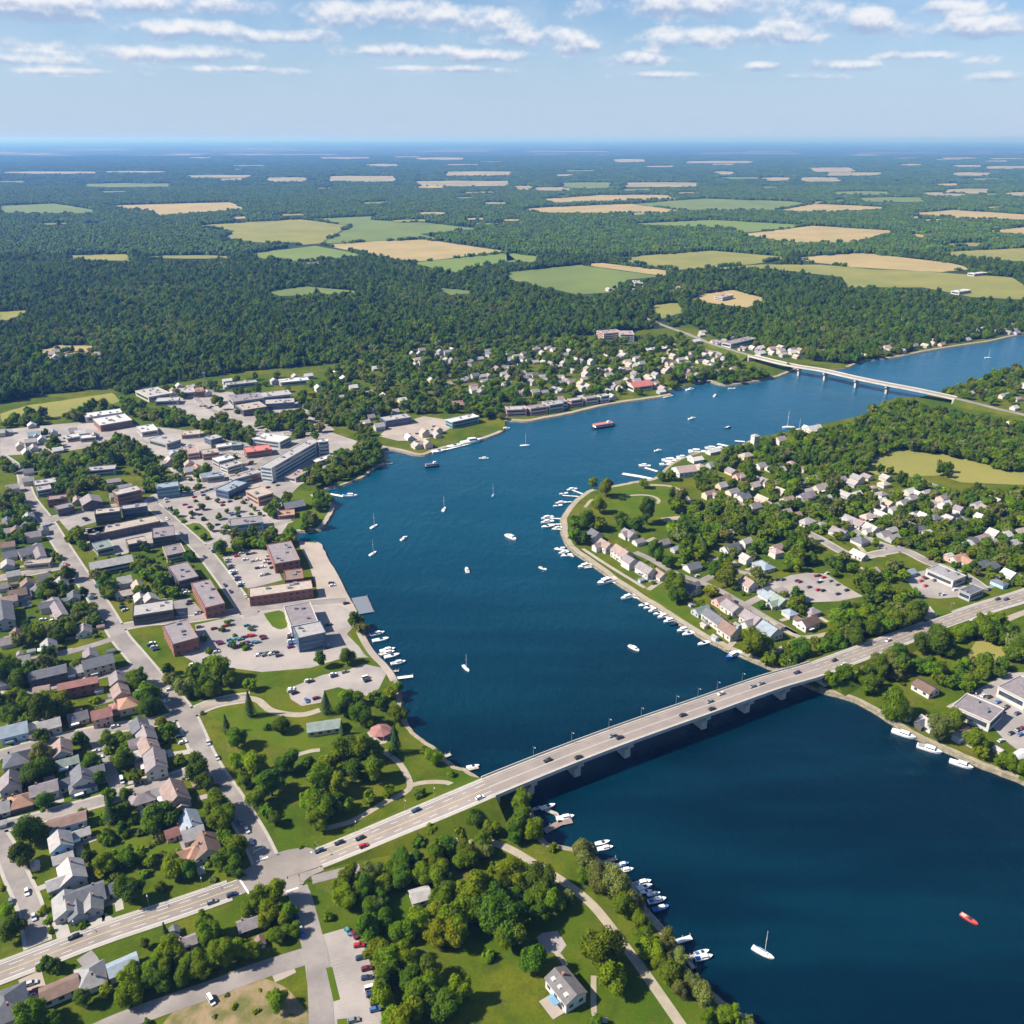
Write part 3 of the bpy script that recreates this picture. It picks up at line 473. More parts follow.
# ------------------------------------------------------------------ bridges
def pier_mb(h_top, wtop, wst, th, a):
    b = MB(); c, n = math.cos(a), math.sin(a)
    prof = [(-wst/2, -3), (wst/2, -3), (wst/2, h_top-4.2), (wtop/2, h_top-1.6), (wtop/2, h_top), (-wtop/2, h_top), (-wtop/2, h_top-1.6), (-wst/2, h_top-4.2)]
    vs = []
    for u in (-th/2, th/2):
        for v, z in prof: vs.append((u*c-v*n, u*n+v*c, z))
    b.add(vs, [tuple(range(8))[::-1], tuple(range(8, 16))]+[(i, (i+1) % 8, 8+(i+1) % 8, 8+i) for i in range(8)]); return b
def bridge(name, look, LN, i0, i1, half, pier_px, deck_t):
    root = thing(name, (LN[(i0+i1)//2].x, LN[(i0+i1)//2].y, 0)); tag(root, look, 'bridge', None, '')
    S = [v-root.location for v in LN[i0:i1+1]]; H = [half[i] for i in range(i0, i1+1)]
    rb = lambda nm, a, c, dz, m, th=0.0: ribbon(nm, S, [a(x) for x in H], [c(x) for x in H], dz, m, root, th)
    rb('deck', lambda x: -x-1.9, lambda x: x+1.9, .2, M_CONC, 1.0); rb('girder', lambda x: -x*.62, lambda x: x*.62, -.85, M_CONC, 1.1)
    rb('road_surface', lambda x: -x, lambda x: x, .22, M_BRIDGE)
    rb('centre_strip', lambda x: -.4, lambda x: .4, .23, M_KERB)
    for k in (-1, 1): rb('edge_line', lambda x: k*(x-.5)-.22, lambda x: k*(x-.5)+.22, .23, M_KERB)
    for k in (-1, 1):
        rb('walkway', lambda x: k*x if k > 0 else -x-1.5, lambda x: x+1.5 if k > 0 else -x, .42, M_KERB, .2); rb('parapet', lambda x: x+1.5 if k > 0 else -x-1.85, lambda x: x+1.85 if k > 0 else -x-1.5, 1.25, M_CONC, 1.1)
    for x in pier_px:
        i = min(range(i0, i1+1), key=lambda j: abs(proj(*LN[j])[0]-x)); j = min(i, i1-1); t = LN[j+1]-LN[j]
        # point on the segment nearest the wanted column
        best = min((LN[i-1].lerp(LN[i+1], k/20) for k in range(21)), key=lambda v: abs(proj(*v)[0]-x)) if 0 < i < len(LN)-1 else LN[i]
        p = pier_mb(best.z-1.85, half[i]*2+2.2, half[i]*1.5, 3.6 if half[i] > 5 else 2.4, math.atan2(t.y, t.x)); link('pier', p.mesh('pier', M_CONC), root, (best.x-root.location.x, best.y-root.location.y, 0))
    for e in (0, -1):
        v = S[e]; t = (S[1]-S[0]) if e == 0 else (S[-1]-S[-2]); q = MB(); q.box(v.x, v.y, -1, 5, 2*H[e]+3.4, v.z+.2, math.atan2(t.y, t.x)); link('abutment', q.mesh('abutment', M_CONC), root)
    return root
bridge('road_bridge', 'long low concrete road bridge with four lanes crossing the river in front', ML, iA, iB, WEd, (527, 573, 624, 700, 743, 780), 1)
FM = [(645, 318, 0), (665, 326, 0), (690, 335, .3), (712, 344, 2), (740, 352.5, 6), (768, 360, 8.5), (795, 366, 10), (823, 370.5, 10.5), (856, 378, 10.5), (888, 384.5, 10), (917, 390, 9), (956, 398.5, 6), (1000, 409.5, 2.5), (1024, 415, 1), (1080, 430, 0)]
FL = line(FM); fi = lambda px: min(range(len(FL)), key=lambda i: abs(proj(*FL[i])[0]-px)); fA, fB = fi(752), fi(955)
bridge('road_bridge', 'distant slim concrete bridge on four piers crossing the upper river', FL, fA, fB, [4.6]*len(FL), (800, 826, 857, 888), 1)
for i0, i1 in ((0, fA), (fB, len(FL)-1)):
    struct(ribbon('main_road', FL[i0:i1+1], -4.6, 4.6, .18, M_ROAD2)); b = MB(); N = normals(FL); vs = []
    for i in range(i0, i1+1):
        h = max(0, FL[i].z-LAND); s = 6+h*1.7
        for o, z in ((s, LAND-.3), (6, FL[i].z+.08), (-6, FL[i].z+.08), (-s, LAND-.3)): q = FL[i]+N[i]*o; vs.append((q.x, q.y, z))
    b.add(vs, [(4*i+k, 4*i+k+1, 4*i+5+k, 4*i+4+k) for i in range(i1-i0) for k in range(3)]+[(0, 1, 2, 3), (4*(i1-i0), 4*(i1-i0)+1, 4*(i1-i0)+2, 4*(i1-i0)+3)]); struct(link('embankment', b.mesh('embankment', M_GRASS)))
struct(ribbon('main_road', line([(672, 342), (700, 349), (725, 353), (742, 353.5)]), -3.5, 3.5, .2, M_ROAD)); struct(ribbon('main_road', line([(1024, 415), (1060, 423)]), -4, 4, .2, M_ROAD))
# ------------------------------------------------------------------ street lamps and signals
pole = MB(); pole.tube((0, 0, 0), (0, 0, 7), .10, .07, 6); pole.tube((0, 0, 7), (1.4, 0, 7.3), .06, .05, 5); POLE = pole.mesh('lamp_pole', M_METAL)
hd = MB(); hd.box(1.6, 0, 7.2, .7, .28, .14); HEAD = hd.mesh('lamp_head', M_DOCKW)
def lamp(p, rz, look, where):
    t = thing('street_lamp', p, rz); tag(t, look, 'street lamp', 'street lamps', where); link('pole', POLE, t); link('lamp_head', HEAD, t)
NML = normals(ML)
def onmain(px):
    i = min(range(1, len(ML)-1), key=lambda j: abs(proj(*ML[j])[0]-px)); v = min((ML[i-1].lerp(ML[i+1], k/30) for k in range(31)), key=lambda q: abs(proj(*q)[0]-px)); t = ML[i+1]-ML[i-1]; return v, NML[i], math.atan2(t.y, t.x), WEd[i], i
for px in (541, 579, 616, 649, 684, 706, 725, 750, 795):
    v, n, a, wd, i = onmain(px); lamp(v+n*(wd+1.2)+Vector((0, 0, .4)), a-math.pi/2, 'slim grey lamp post', 'on the far parapet of the near bridge')
for px in (77, 151, 205, 360, 410, 440, 905, 960):
    v, n, a, wd, i = onmain(px); lamp(v+n*(wd+1.9), a-math.pi/2, 'slim grey lamp post', 'on the north pavement of the main road')
sg = MB(); sg.tube((0, 0, 0), (0, 0, 5.5), .1, .08, 6); sg.tube((0, 0, 5.4), (0, 5, 5.7), .07, .06, 5); SPOLE = sg.mesh('signal_pole', M_METAL); sb = MB(); sb.box(0, 0, 0, .35, .35, 1.1); SHEAD = sb.mesh('signal_head', mat('signal_black', (.03, .03, .03)))
for (x, y), rz, wh in zip(((255, 861), (316, 851), (300, 882), (262, 893)), (-1.0, -2.5, 2.1, .5), ('at the upper left corner of the junction', 'at the upper right corner of the junction', 'at the lower right corner of the junction', 'at the lower left corner of the junction')):
    t = thing('traffic_signal', P(x, y), rz); tag(t, 'grey traffic signal on a bent mast', 'traffic signal', 'traffic signals', wh); link('pole', SPOLE, t); link('signal_head', SHEAD, t, (0, 5, 4.6)); link('signal_head', SHEAD, t, (.28, 0, 3))
# ------------------------------------------------------------------ buildings
RC = {'s': ('slate grey', (.115, .120, .135)), 'g': ('grey', (.24, .235, .235)), 'l': ('lilac grey', (.215, .188, .195)), 'b': ('brown', (.190, .130, .105)), 'p': ('pinkish brown', (.25, .185, .165)), 'o': ('terracotta', (.315, .185, .130)),
      'w': ('white', (.47, .46, .445)), 't': ('tan', (.345, .295, .25)), 'u': ('blue grey', (.225, .265, .31)), 'e': ('grey green', (.195, .235, .21)), 'r': ('red', (.255, .125, .11)), 'd': ('pale grey', (.32, .30, .292)), 'R': ('bright red', (.43, .14, .12)), 'k': ('dark brown', (.13, .085, .07)), 'G': ('dark grey', (.135, .125, .125)), 'P': ('pink', (.31, .235, .22))}
WC = {'w': ('white', (.49, .475, .45)), 'c': ('cream', (.48, .42, .33)), 'b': ('light blue', (.30, .46, .60)), 'k': ('red brick', (.27, .115, .085)), 'g': ('grey', (.34, .34, .35)), 't': ('tan', (.47, .38, .29)), 'B': ('dark blue', (.075, .12, .20)), 'T': ('teal', (.15, .27, .30)), 'm': ('dark', (.10, .085, .09)), 'q': ('pink', (.52, .34, .30)), 'o': ('orange', (.40, .25, .17))}
RM = {k: mat('roof_'+v[0].replace(' ', '_'), v[1], rough=.8, var=.13, scale=.35, rand=.10, fine=.25) for k, v in RC.items()}
WM = {k: mat('wall_'+v[0].replace(' ', '_'), v[1], rough=.85, var=.06, scale=.4, rand=.07) for k, v in WC.items()}
wb = MB(); wb.box(0, 0, 0, 1, 1, 1); WIN = wb.mesh('window', M_GLASS); WINB = wb.mesh('window_blue', M_GLASSB); DOOR = wb.mesh('door', mat('door_brown', (.12, .07, .05), rand=.2)); UNIT = wb.mesh('rooftop_unit', M_METAL); CHIM = wb.mesh('chimney', mat('chimney_brick', (.28, .16, .13), var=.1)); TRIM = wb.mesh('trim', M_GEL)
def part(name, me, parent, loc, scl, rz=0.0):
    o = link(name, me, parent, loc, rz); o.scale = scl; return o
FOOT = []          # footprints: x, y, radius for keeping trees off roofs
def gable(bw, br, L_, W_, h, rise, ox=0.0, oy=0.0, turn=False):
    sx, sy = L_/2, W_/2; tr = (lambda x, y, z: (ox-y, oy+x, z)) if turn else (lambda x, y, z: (ox+x, oy+y, z))
    bw.add([tr(x, y, z) for x, y, z in ((-sx, -sy, -.3), (sx, -sy, -.3), (sx, sy, -.3), (-sx, sy, -.3), (-sx, -sy, h), (sx, -sy, h), (sx, sy, h), (-sx, sy, h), (-sx, 0, h+rise), (sx, 0, h+rise))], [(0, 1, 5, 4), (2, 3, 7, 6), (1, 2, 6, 9, 5), (3, 0, 4, 8, 7)])
    ex, ey = sx+.45, sy+.5; dz = rise*.5/sy
    for s in (-1, 1):
        t = .22; vs = [(-ex, s*ey, h-dz), (ex, s*ey, h-dz), (ex, 0, h+rise), (-ex, 0, h+rise)]; vs = [tr(x, y, z+.04) for x, y, z in vs]+[tr(x, y, z+.04+t) for x, y, z in vs]
        f = [(0, 1, 2, 3), (7, 6, 5, 4), (0, 4, 5, 1), (1, 5, 6, 2), (2, 6, 7, 3), (3, 7, 4, 0)]; br.add(vs, f if s < 0 else [q[::-1] for q in f])
def hip(bw, br, L_, W_, h, rise):
    sx, sy = L_/2, W_/2; bw.box(0, 0, -.3, L_, W_, h+.3); ex, ey = sx+.5, sy+.5; k = max(0, sx-sy)
    br.add([(-ex, -ey, h-.1), (ex, -ey, h-.1), (ex, ey, h-.1), (-ex, ey, h-.1), (-k, 0, h+rise), (k, 0, h+rise), (-ex, -ey, h+.12), (ex, -ey, h+.12), (ex, ey, h+.12), (-ex, ey, h+.12)], [(3, 2, 1, 0), (6, 7, 5, 4), (8, 9, 4, 5), (7, 8, 5), (9, 6, 4), (0, 1, 7, 6), (1, 2, 8, 7), (2, 3, 9, 8), (3, 0, 6, 9)])
def wins(root, L_, W_, h, n_st, me, step=3.2, ribbon_=False, ww=1.3, wh=1.3):
    fl = h/n_st
    for sd, (ln, off) in enumerate(((L_, W_), (W_, L_), (L_, W_), (W_, L_))):
        a = sd*math.pi/2; c, n = math.cos(a), math.sin(a)
        for k in range(n_st):
            z = k*fl+fl*.36
            xs = [0.0] if ribbon_ else [(i+.5)*ln/max(1, int(ln/step))-ln/2 for i in range(max(1, int(ln/step)))]
            for x in xs:
                y = -off/2; sw = ln*.86 if ribbon_ else ww; part('window', me, root, (x*c-y*n, x*n+y*c, z), (sw, .16, wh if not ribbon_ else fl*.46), a)
HOUSES = []
def hy(t): return t.replace(' ', '-')
def houses(c, *rows):
    for r in rows:
        x, y, rc = r[0], r[1], r[2]; o = list(r[3:]); HOUSES.append((c[0][0]+x/c[1], c[0][1]+y/c[1], rc, *o))
def build_house(px, py, rc, L_=None, W_=None, d=None, wc=None, st=None, sty=None):
    rr = random.Random(int(px*131+py*977))
    L_ = L_ or rr.uniform(11, 15); W_ = W_ or rr.uniform(8, 10); d = rr.choice((0, 1)) if d is None else d; wc = wc or rr.choice('wwwcgbt'); st = st or rr.choice((1, 1.6, 2)); sty = sty or rr.choice('ggggh')
    h = 2.9*st; rise = W_*rr.uniform(.28, .40); p = P(px, py, LAND+h+rise*.4)
    a = (R(29) if d == 0 else R(-61) if d == 1 else R(d))+R(rr.uniform(-4, 4)); sz = pxm(p.x, p.y)*L_
    return dict(p=p, a=a, L=L_, W=W_, h=h, rise=rise, rc=rc, wc=wc, st=max(1, int(st)), sty=sty, sz=sz, wing=rr.random() < .4 and L_ > 11, seed=rr.random())
def house_mesh(H):
    bw, br = MB(), MB()
    if H['sty'] == 'h': hip(bw, br, H['L'], H['W'], H['h'], H['rise'])
    else: gable(bw, br, H['L'], H['W'], H['h'], H['rise'])
    if H['wing']: gable(bw, br, H['W']*.62+H['W']*.5, H['W']*.66, H['h']*.92, H['rise']*.66, H['L']*(.22 if H['seed'] < .5 else -.22), -H['W']*.45 if H['seed'] < .7 else H['W']*.45, True)
    return bw, br
def place_house(H):
    root = thing('house', (H['p'].x, H['p'].y, LAND), H['a']); bw, br = house_mesh(H); near = H['sz'] > 15
    sz = 'long ' if H['L'] > 17 else 'small ' if H['L'] < 9.5 else ''; kind = {1: 'bungalow', 2: 'tall house'}.get(H['st'], 'house')
    tag(root, sz+hy(RC[H['rc']][0])+(' hip-roofed ' if H['sty'] == 'h' else ' roofed ')+hy(WC[H['wc']][0])+' '+kind, 'house', 'houses of the town')
    if H['sz'] < 7.5:
        o = len(bw.v); bw.mi = [0]*len(bw.f); bw.v += br.v; bw.f += [tuple(i+o for i in f) for f in br.f]; bw.mi += [1]*len(br.f); link('house_body', bw.mesh('house_body', WM[H['wc']], RM[H['rc']]), root); return
    link('wall', bw.mesh('house_wall', WM[H['wc']]), root); rf = link('roof', br.mesh('house_roof', RM[H['rc']]), root)
    if near:
        part('chimney', CHIM, rf, (H['L']*.25*(1 if H['seed'] > .4 else -1), .9, H['h']+H['rise']-.5), (.8, .7, 1.5)); wins(root, H['L'], H['W'], H['h'], H['st'], WIN, 3.6); part('door', DOOR, root, (.4, -H['W']/2-.02, 0), (1.0, .18, 2.1))
        if H['seed'] > .55: part('porch_roof', TRIM if H['seed'] > .8 else UNIT, root, (-H['L']*.2, -H['W']/2-1.1, 2.5), (4, 2.2, .18))
FLATS = []
def flat(c, q, h, rc, wc, st=2, kind='block', look=None, name='commercial_building', glass=None, ang=None, hipped=False):
    q = crop(c[0], c[1], [(q[i], q[i+1]) for i in range(0, 8, 2)]); A, B, C_, D = [P(x, y, LAND+h) for x, y in q]
    m = (A+B+C_+D)/4; u = ((B-A)+(C_-D))/2; v = ((D-A)+(C_-B))/2; u.z = v.z = 0
    if u.length < v.length: u, v = v, -u
    L_ = u.length; a = math.atan2(u.y, u.x); n = Vector((-math.sin(a), math.cos(a), 0)); W_ = max(7, min(abs(v.dot(n)), 60)); L_ = max(L_, 8)
    if m.y > 1500: L_ = min(L_, 44); W_ = min(W_, 18)
    root = thing(name, (m.x, m.y, LAND), a); sz = pxm(m.x, m.y)*L_; FOOT.append((m.x, m.y, L_/2, W_/2, a))
    tag(root, look or ('long ' if L_ > 42 else 'small ' if L_ < 17 else '')+hy(RC[rc][0])+(' pitched-roof ' if hipped else ' flat-roofed ')+hy(WC[wc][0])+' '+kind, 'building', 'commercial buildings and apartments')
    if hipped:
        bw, br = MB(), MB(); gable(bw, br, L_, W_, h, W_*.22); link('wall', bw.mesh('wall', WM[wc]), root); rf = link('roof', br.mesh('roof', RM[rc]), root)
    else:
        b = MB(); b.box(0, 0, -.3, L_, W_, h+.3); link('wall', b.mesh('wall', WM[wc]), root)
        b = MB(); b.box(0, 0, h, L_+.4, W_+.4, .3); rf = link('roof', b.mesh('roof', RM[rc]), root); b = MB()
        for s in (-1, 1): b.box(0, s*(W_/2+.02), h+.3, L_+.4, .3, .5); b.box(s*(L_/2+.02), 0, h+.3, .3, W_-.26, .5)
        link('parapet', b.mesh('parapet', WM[wc] if rc != 'w' else RM['w']), rf)
        for i in range(min(7, 1+int(L_*W_/170))): s = random.uniform(1.4, 3); part('rooftop_unit', UNIT, rf, (random.uniform(-.4, .4)*L_, random.uniform(-.33, .33)*W_, h+.3), (s, s*random.uniform(.6, 1), random.uniform(.9, 1.6)))
    wins(root, L_, W_, h, st, glass or WIN, 4.2 if L_ < 60 else 6, (sz < 42 or glass is WINB) and not (hipped and L_ < 28), 1.9, 1.5)
    return root
K1 = ((0, 400), 8); K2 = ((128, 400), 8); K3 = ((0, 528), 8); K4 = ((128, 528), 8); K5 = ((0, 640), 8); K6 = ((230, 400), 8); K7 = ((128, 640), 8); G1 = ((90, 320), 4.27); G9 = ((540, 300), 6.02); Q = ((190, 560), 6.4); V1 = ((896, 470), 8); V2 = ((896, 660), 8); V3 = ((768, 470), 8); V4 = ((690, 540), 8); V5 = ((620, 470), 8); V6 = ((690, 400), 6.02)
flat(K1, (650, 110, 960, 75, 975, 100, 700, 145), 6, 'w', 'w', 1, 'warehouse'); flat(K1, (745, 155, 990, 110, 1062, 165, 800, 205), 7, 'w', 'k', 1, 'warehouse'); flat(K2, (60, 205, 210, 205, 240, 245, 110, 260), 5, 'w', 'w', 1, 'store'); flat(K2, (150, 320, 290, 280, 440, 330, 290, 345), 6, 'd', 'g', 1, 'store')
flat(K2, (430, 250, 560, 245, 590, 270, 430, 290), 4, 't', 't', 1, 'store'); flat(K2, (610, 295, 700, 280, 770, 300, 650, 322), 6, 'd', 'B', 2, 'store'); flat(K2, (690, 360, 820, 345, 830, 365, 720, 385), 4, 'w', 'w', 1, 'store'); flat(K2, (830, 340, 910, 340, 905, 368, 835, 365), 5, 'e', 'T', 2, 'store')
flat(K2, (580, 405, 700, 390, 740, 420, 600, 440), 6, 't', 'o', 2, 'store'); flat(K2, (680, 465, 800, 440, 850, 465, 720, 500), 7, 'w', 'g', 2, 'store'); flat(K2, (740, 520, 860, 490, 910, 510, 790, 550), 6, 'd', 'w', 2, 'store'); flat(K2, (612, 600, 760, 575, 770, 610, 640, 622), 5, 'u', 'g', 1, 'store'); flat(K2, (450, 380, 540, 362, 570, 420, 480, 440), 6, 'P', 'q', 2, 'store')
flat(K2, (210, 680, 390, 655, 412, 690, 240, 712), 10, 'u', 'T', 3, 'apartment block', glass=WINB); flat(K2, (700, 710, 880, 640, 932, 670, 800, 745), 7, 'u', 'B', 2, 'hall'); flat(K2, (830, 610, 1010, 570, 1040, 600, 850, 640), 6, 't', 'k', 2, 'store'); flat(K2, (-120, 730, 70, 685, 100, 725, -90, 765), 11, 'd', 'k', 3, 'apartment block'); flat(K2, (-60, 850, 140, 825, 165, 850, -40, 880), 8, 'd', 'B', 2, 'apartment block')
flat(C1, (330, 525, 610, 465, 655, 485, 370, 542), 6, 't', 'm', 2, 'terrace'); flat(K1, (750, 880, 950, 860, 970, 890, 770, 920), 10, 't', 'm', 3, 'apartment block'); flat(K1, (265, 650, 450, 625, 440, 660, 280, 690), 6, 'd', 'g', 2, 'apartment row'); flat(K1, (285, 700, 400, 680, 410, 710, 300, 735), 6, 'd', 'g', 2, 'apartment row'); flat(K1, (375, 775, 520, 760, 545, 785, 390, 805), 7, 'p', 'k', 2, 'apartment row')
flat(K1, (440, 850, 570, 820, 585, 855, 455, 885), 6, 'l', 'm', 2, 'apartment row'); flat(K1, (640, 790, 790, 770, 830, 830, 650, 830), 6, 'l', 'm', 2, 'apartment row', hipped=True); flat(K1, (690, 545, 920, 520, 930, 555, 710, 570), 6, 'd', 'g', 2, 'apartment row'); flat(K1, (510, 285, 620, 270, 640, 295, 540, 310), 4, 'w', 'c', 1, 'shed'); flat(K1, (640, 290, 760, 275, 775, 300, 650, 310), 4, 'w', 'g', 1, 'shed')
flat(K3, (640, 10, 830, -10, 835, 35, 660, 55), 6, 't', 'm', 2, 'terrace'); flat(K3, (730, 120, 880, 105, 910, 150, 780, 180), 5, 'e', 'g', 1, 'block'); flat(K3, (700, 285, 1030, 215, 1080, 268, 740, 330), 6, 'g', 'g', 2, 'terrace', hipped=True); flat(K3, (130, 180, 320, 125, 350, 180, 160, 230), 4, 's', 'c', 1, 'school wing', hipped=True); flat(K3, (255, 150, 330, 120, 370, 230, 290, 245), 5, 'l', 'w', 1, 'school wing', hipped=True); flat(K3, (200, 265, 400, 245, 415, 280, 210, 300), 4, 't', 'c', 1, 'school wing')
flat(K3, (-60, 590, 90, 620, 130, 740, -60, 770), 6, 's', 'g', 2, 'house', hipped=True, look='big slate violet roofed house cut by the left edge'); flat(K3, (380, 580, 460, 560, 548, 690, 450, 722), 5, 'l', 'c', 1, 'house', hipped=True, look='large lilac roofed gabled house beside the corner lawn')
flat(K4, (310, 305, 480, 280, 570, 400, 400, 425), 7, 'l', 'm', 2, 'block'); flat(K4, (500, 445, 660, 415, 772, 610, 620, 642), 8, 'l', 'k', 2, 'block'); flat(K4, (20, 620, 350, 585, 370, 650, 60, 715), 7, 'd', 'm', 2, 'block'); flat(K4, (260, 770, 490, 755, 560, 890, 360, 930), 8.5, 'l', 'k', 2, 'block'); flat(K4, (270, 150, 430, 135, 450, 180, 320, 240), 6, 'l', 't', 2, 'block'); flat(K4, (190, 0, 370, -10, 372, 60, 200, 90), 8, 'l', 'm', 3, 'apartment block'); flat(K4, (-20, 100, 130, 70, 150, 108, 0, 140), 6, 't', 'm', 2, 'block')
flat(Q, (360, 190, 770, 132, 790, 188, 395, 238), 7, 't', 'k', 2, 'brick range'); flat(Q, (600, 70, 718, 58, 724, 122, 610, 135), 7, 'b', 'k', 2, 'brick wing'); flat(C2, (265, 580, 365, 567, 398, 640, 300, 660), 7.5, 'l', 'k', 2, 'brick wing'); flat(Q, (598, 300, 770, 275, 812, 388, 655, 440), 8, 'l', 'w', 2, 'office block'); flat(Q, (662, 436, 820, 394, 880, 470, 690, 502), 10, 'd', 'B', 3, 'office block', glass=WINB, look='pale roofed office block with stacked dark blue glass bands')
flat(K6, (240, 540, 335, 545, 705, 335, 615, 325), 14, 'd', 'w', 4, 'apartment block', glass=WINB, look='very long white four-storey apartment block with blue glass front'); flat(K6, (690, 322, 775, 315, 790, 332, 715, 342), 15, 'w', 'w', 4, 'apartment tower', glass=WINB); flat(K6, (170, 310, 270, 270, 490, 300, 390, 340), 7, 'w', 'g', 2, 'hall'); flat(K6, (80, 385, 310, 360, 330, 395, 160, 425), 6, 'R', 'k', 2, 'store'); flat(K6, (0, 620, 200, 560, 260, 580, 30, 640), 7, 'd', 'g', 2, 'store'); flat(K6, (85, 718, 290, 705, 335, 755, 235, 775), 8, 't', 'o', 2, 'block')
flat(K6, (430, 830, 560, 800, 610, 845, 440, 872), 4, 's', 'm', 1, 'house', hipped=True, look='dark slate roofed pavilion in the small harbour park', name='park_pavilion'); flat(K6, (390, 890, 500, 880, 530, 920, 380, 935), 3, 'o', 'o', 1, 'terrace'); flat(C2, (110, 480, 240, 465, 262, 490, 130, 506), 7, 'l', 'T', 2, 'block', glass=WINB); flat(K6, (400, 632, 560, 612, 640, 560, 520, 572), 4, 'P', 'w', 1, 'garage row'); flat(K6, (660, 480, 800, 440, 830, 455, 700, 500), 4, 'w', 'w', 1, 'garage row')
flat(G1, (590, 325, 720, 310, 740, 335, 610, 352), 8, 'l', 'g', 1, 'factory hall'); flat(G1, (722, 312, 845, 300, 860, 318, 742, 332), 8, 'd', 'g', 1, 'factory hall'); flat(G1, (625, 362, 738, 347, 742, 372, 650, 390), 7, 't', 'm', 1, 'factory hall'); flat(G1, (745, 342, 870, 335, 875, 352, 750, 362), 7, 'd', 'B', 1, 'factory hall'); flat(G1, (160, 295, 320, 295, 335, 318, 260, 328), 6, 'd', 'c', 1, 'shed'); flat(G1, (380, 290, 440, 290, 450, 308, 390, 315), 6, 'd', 'c', 1, 'shed'); flat(G1, (275, 335, 370, 330, 390, 345, 290, 350), 5, 'd', 'g', 1, 'shed'); flat(G1, (690, 490, 800, 480, 850, 500, 720, 510), 6, 'd', 'w', 1, 'shed'); flat(G1, (570, 270, 700, 258, 720, 265, 590, 280), 5, 'd', 'g', 1, 'shed'); flat(G1, (800, 255, 900, 245, 960, 255, 820, 268), 5, 'w', 'c', 1, 'shed'); flat(G1, (450, 290, 480, 288, 490, 305, 455, 310), 7, 'o', 'k', 1, 'shed')
flat(N8, (320, 390, 425, 375, 442, 390, 345, 406), 7, 'd', 'B', 2, 'riverside block'); flat(N8, (580, 400, 690, 376, 716, 388, 610, 410), 7, 'w', 'T', 2, 'riverside block'); flat(N8, (605, 325, 650, 322, 655, 340, 612, 345), 6, 'b', 'k', 2, 'house'); flat(N8, (820, 348, 900, 345, 906, 358, 828, 362), 8, 'd', 'q', 2, 'riverside apartments'); flat(N8, (908, 345, 975, 335, 985, 348, 915, 358), 8, 'l', 'q', 2, 'riverside apartments'); flat(N8, (980, 330, 1040, 322, 1045, 335, 990, 345), 9, 'd', 'g', 2, 'riverside apartments')
flat(G9, (20, 612, 80, 606, 86, 620, 30, 630), 8, 'd', 'c', 2, 'riverside apartments'); flat(G9, (95, 606, 150, 600, 158, 612, 102, 622), 8, 'l', 'w', 2, 'riverside apartments'); flat(G9, (172, 597, 245, 586, 252, 600, 180, 610), 8, 'd', 'q', 2, 'riverside apartments'); flat(G9, (262, 584, 335, 574, 342, 588, 270, 598), 8, 'l', 'c', 2, 'riverside apartments'); flat(G9, (350, 572, 402, 564, 408, 577, 358, 586), 8, 'd', 'w', 2, 'riverside apartments'); flat(G9, (520, 505, 640, 490, 670, 512, 560, 528), 6, 'R', 'w', 1, 'riverside hall', hipped=True, look='bright red roofed white hall on the far river bank'); flat(G9, (345, 187, 470, 176, 480, 196, 380, 205), 10, 'P', 'q', 3, 'hospital wing'); flat(G9, (470, 188, 560, 186, 560, 206, 490, 214), 13, 'P', 'w', 4, 'hospital wing'); flat(G9, (620, 290, 740, 280, 760, 292, 650, 305), 5, 'w', 'q', 1, 'store'); flat(N6, (890, 330, 1000, 305, 1010, 318, 920, 338), 6, 'l', 'w', 1, 'store'); flat(N6, (390, 285, 440, 280, 450, 292, 400, 298), 8, 'w', 'c', 2, 'house'); flat(((512, 120), 2), (395, 352, 440, 342, 450, 352, 410, 362), 7, 'P', 'w', 2, 'school wing'); flat(((0, 120), 2), (600, 284, 655, 283, 660, 289, 602, 290), 6, 'P', 'w', 1, 'barn', name='barn'); flat(((512, 120), 2), (895, 304, 940, 300, 970, 308, 920, 312), 6, 'w', 'w', 1, 'barn', name='barn'); flat(((512, 120), 2), (880, 340, 910, 336, 916, 342, 888, 347), 6, 'w', 'w', 1, 'barn', name='barn'); flat(N6, (520, 85, 570, 80, 580, 92, 530, 97), 6, 'd', 'w', 1, 'barn', name='barn')
flat(V1, (345, 760, 548, 848, 470, 895, 240, 800), 5, 'g', 'w', 1, 'shopping strip', look='wide grey roofed shopping strip with white shop fronts'); flat(V1, (520, 960, 620, 918, 700, 958, 580, 1010), 5, 's', 'g', 1, 'store'); flat(V2, (420, 365, 600, 280, 850, 400, 765, 502), 6, 'l', 'w', 1, 'warehouse', look='lilac roofed low warehouse with white river-side wall'); flat(V2, (822, 222, 990, 125, 1220, 240, 1030, 330), 6, 'l', 'w', 1, 'warehouse', look='lilac roofed low warehouse cut by the right edge'); flat(V2, (130, 195, 205, 155, 345, 232, 270, 275), 3.5, 'k', 'w', 1, 'house', hipped=True, look='lone brown roofed white bungalow on the east bank lawn', name='house')
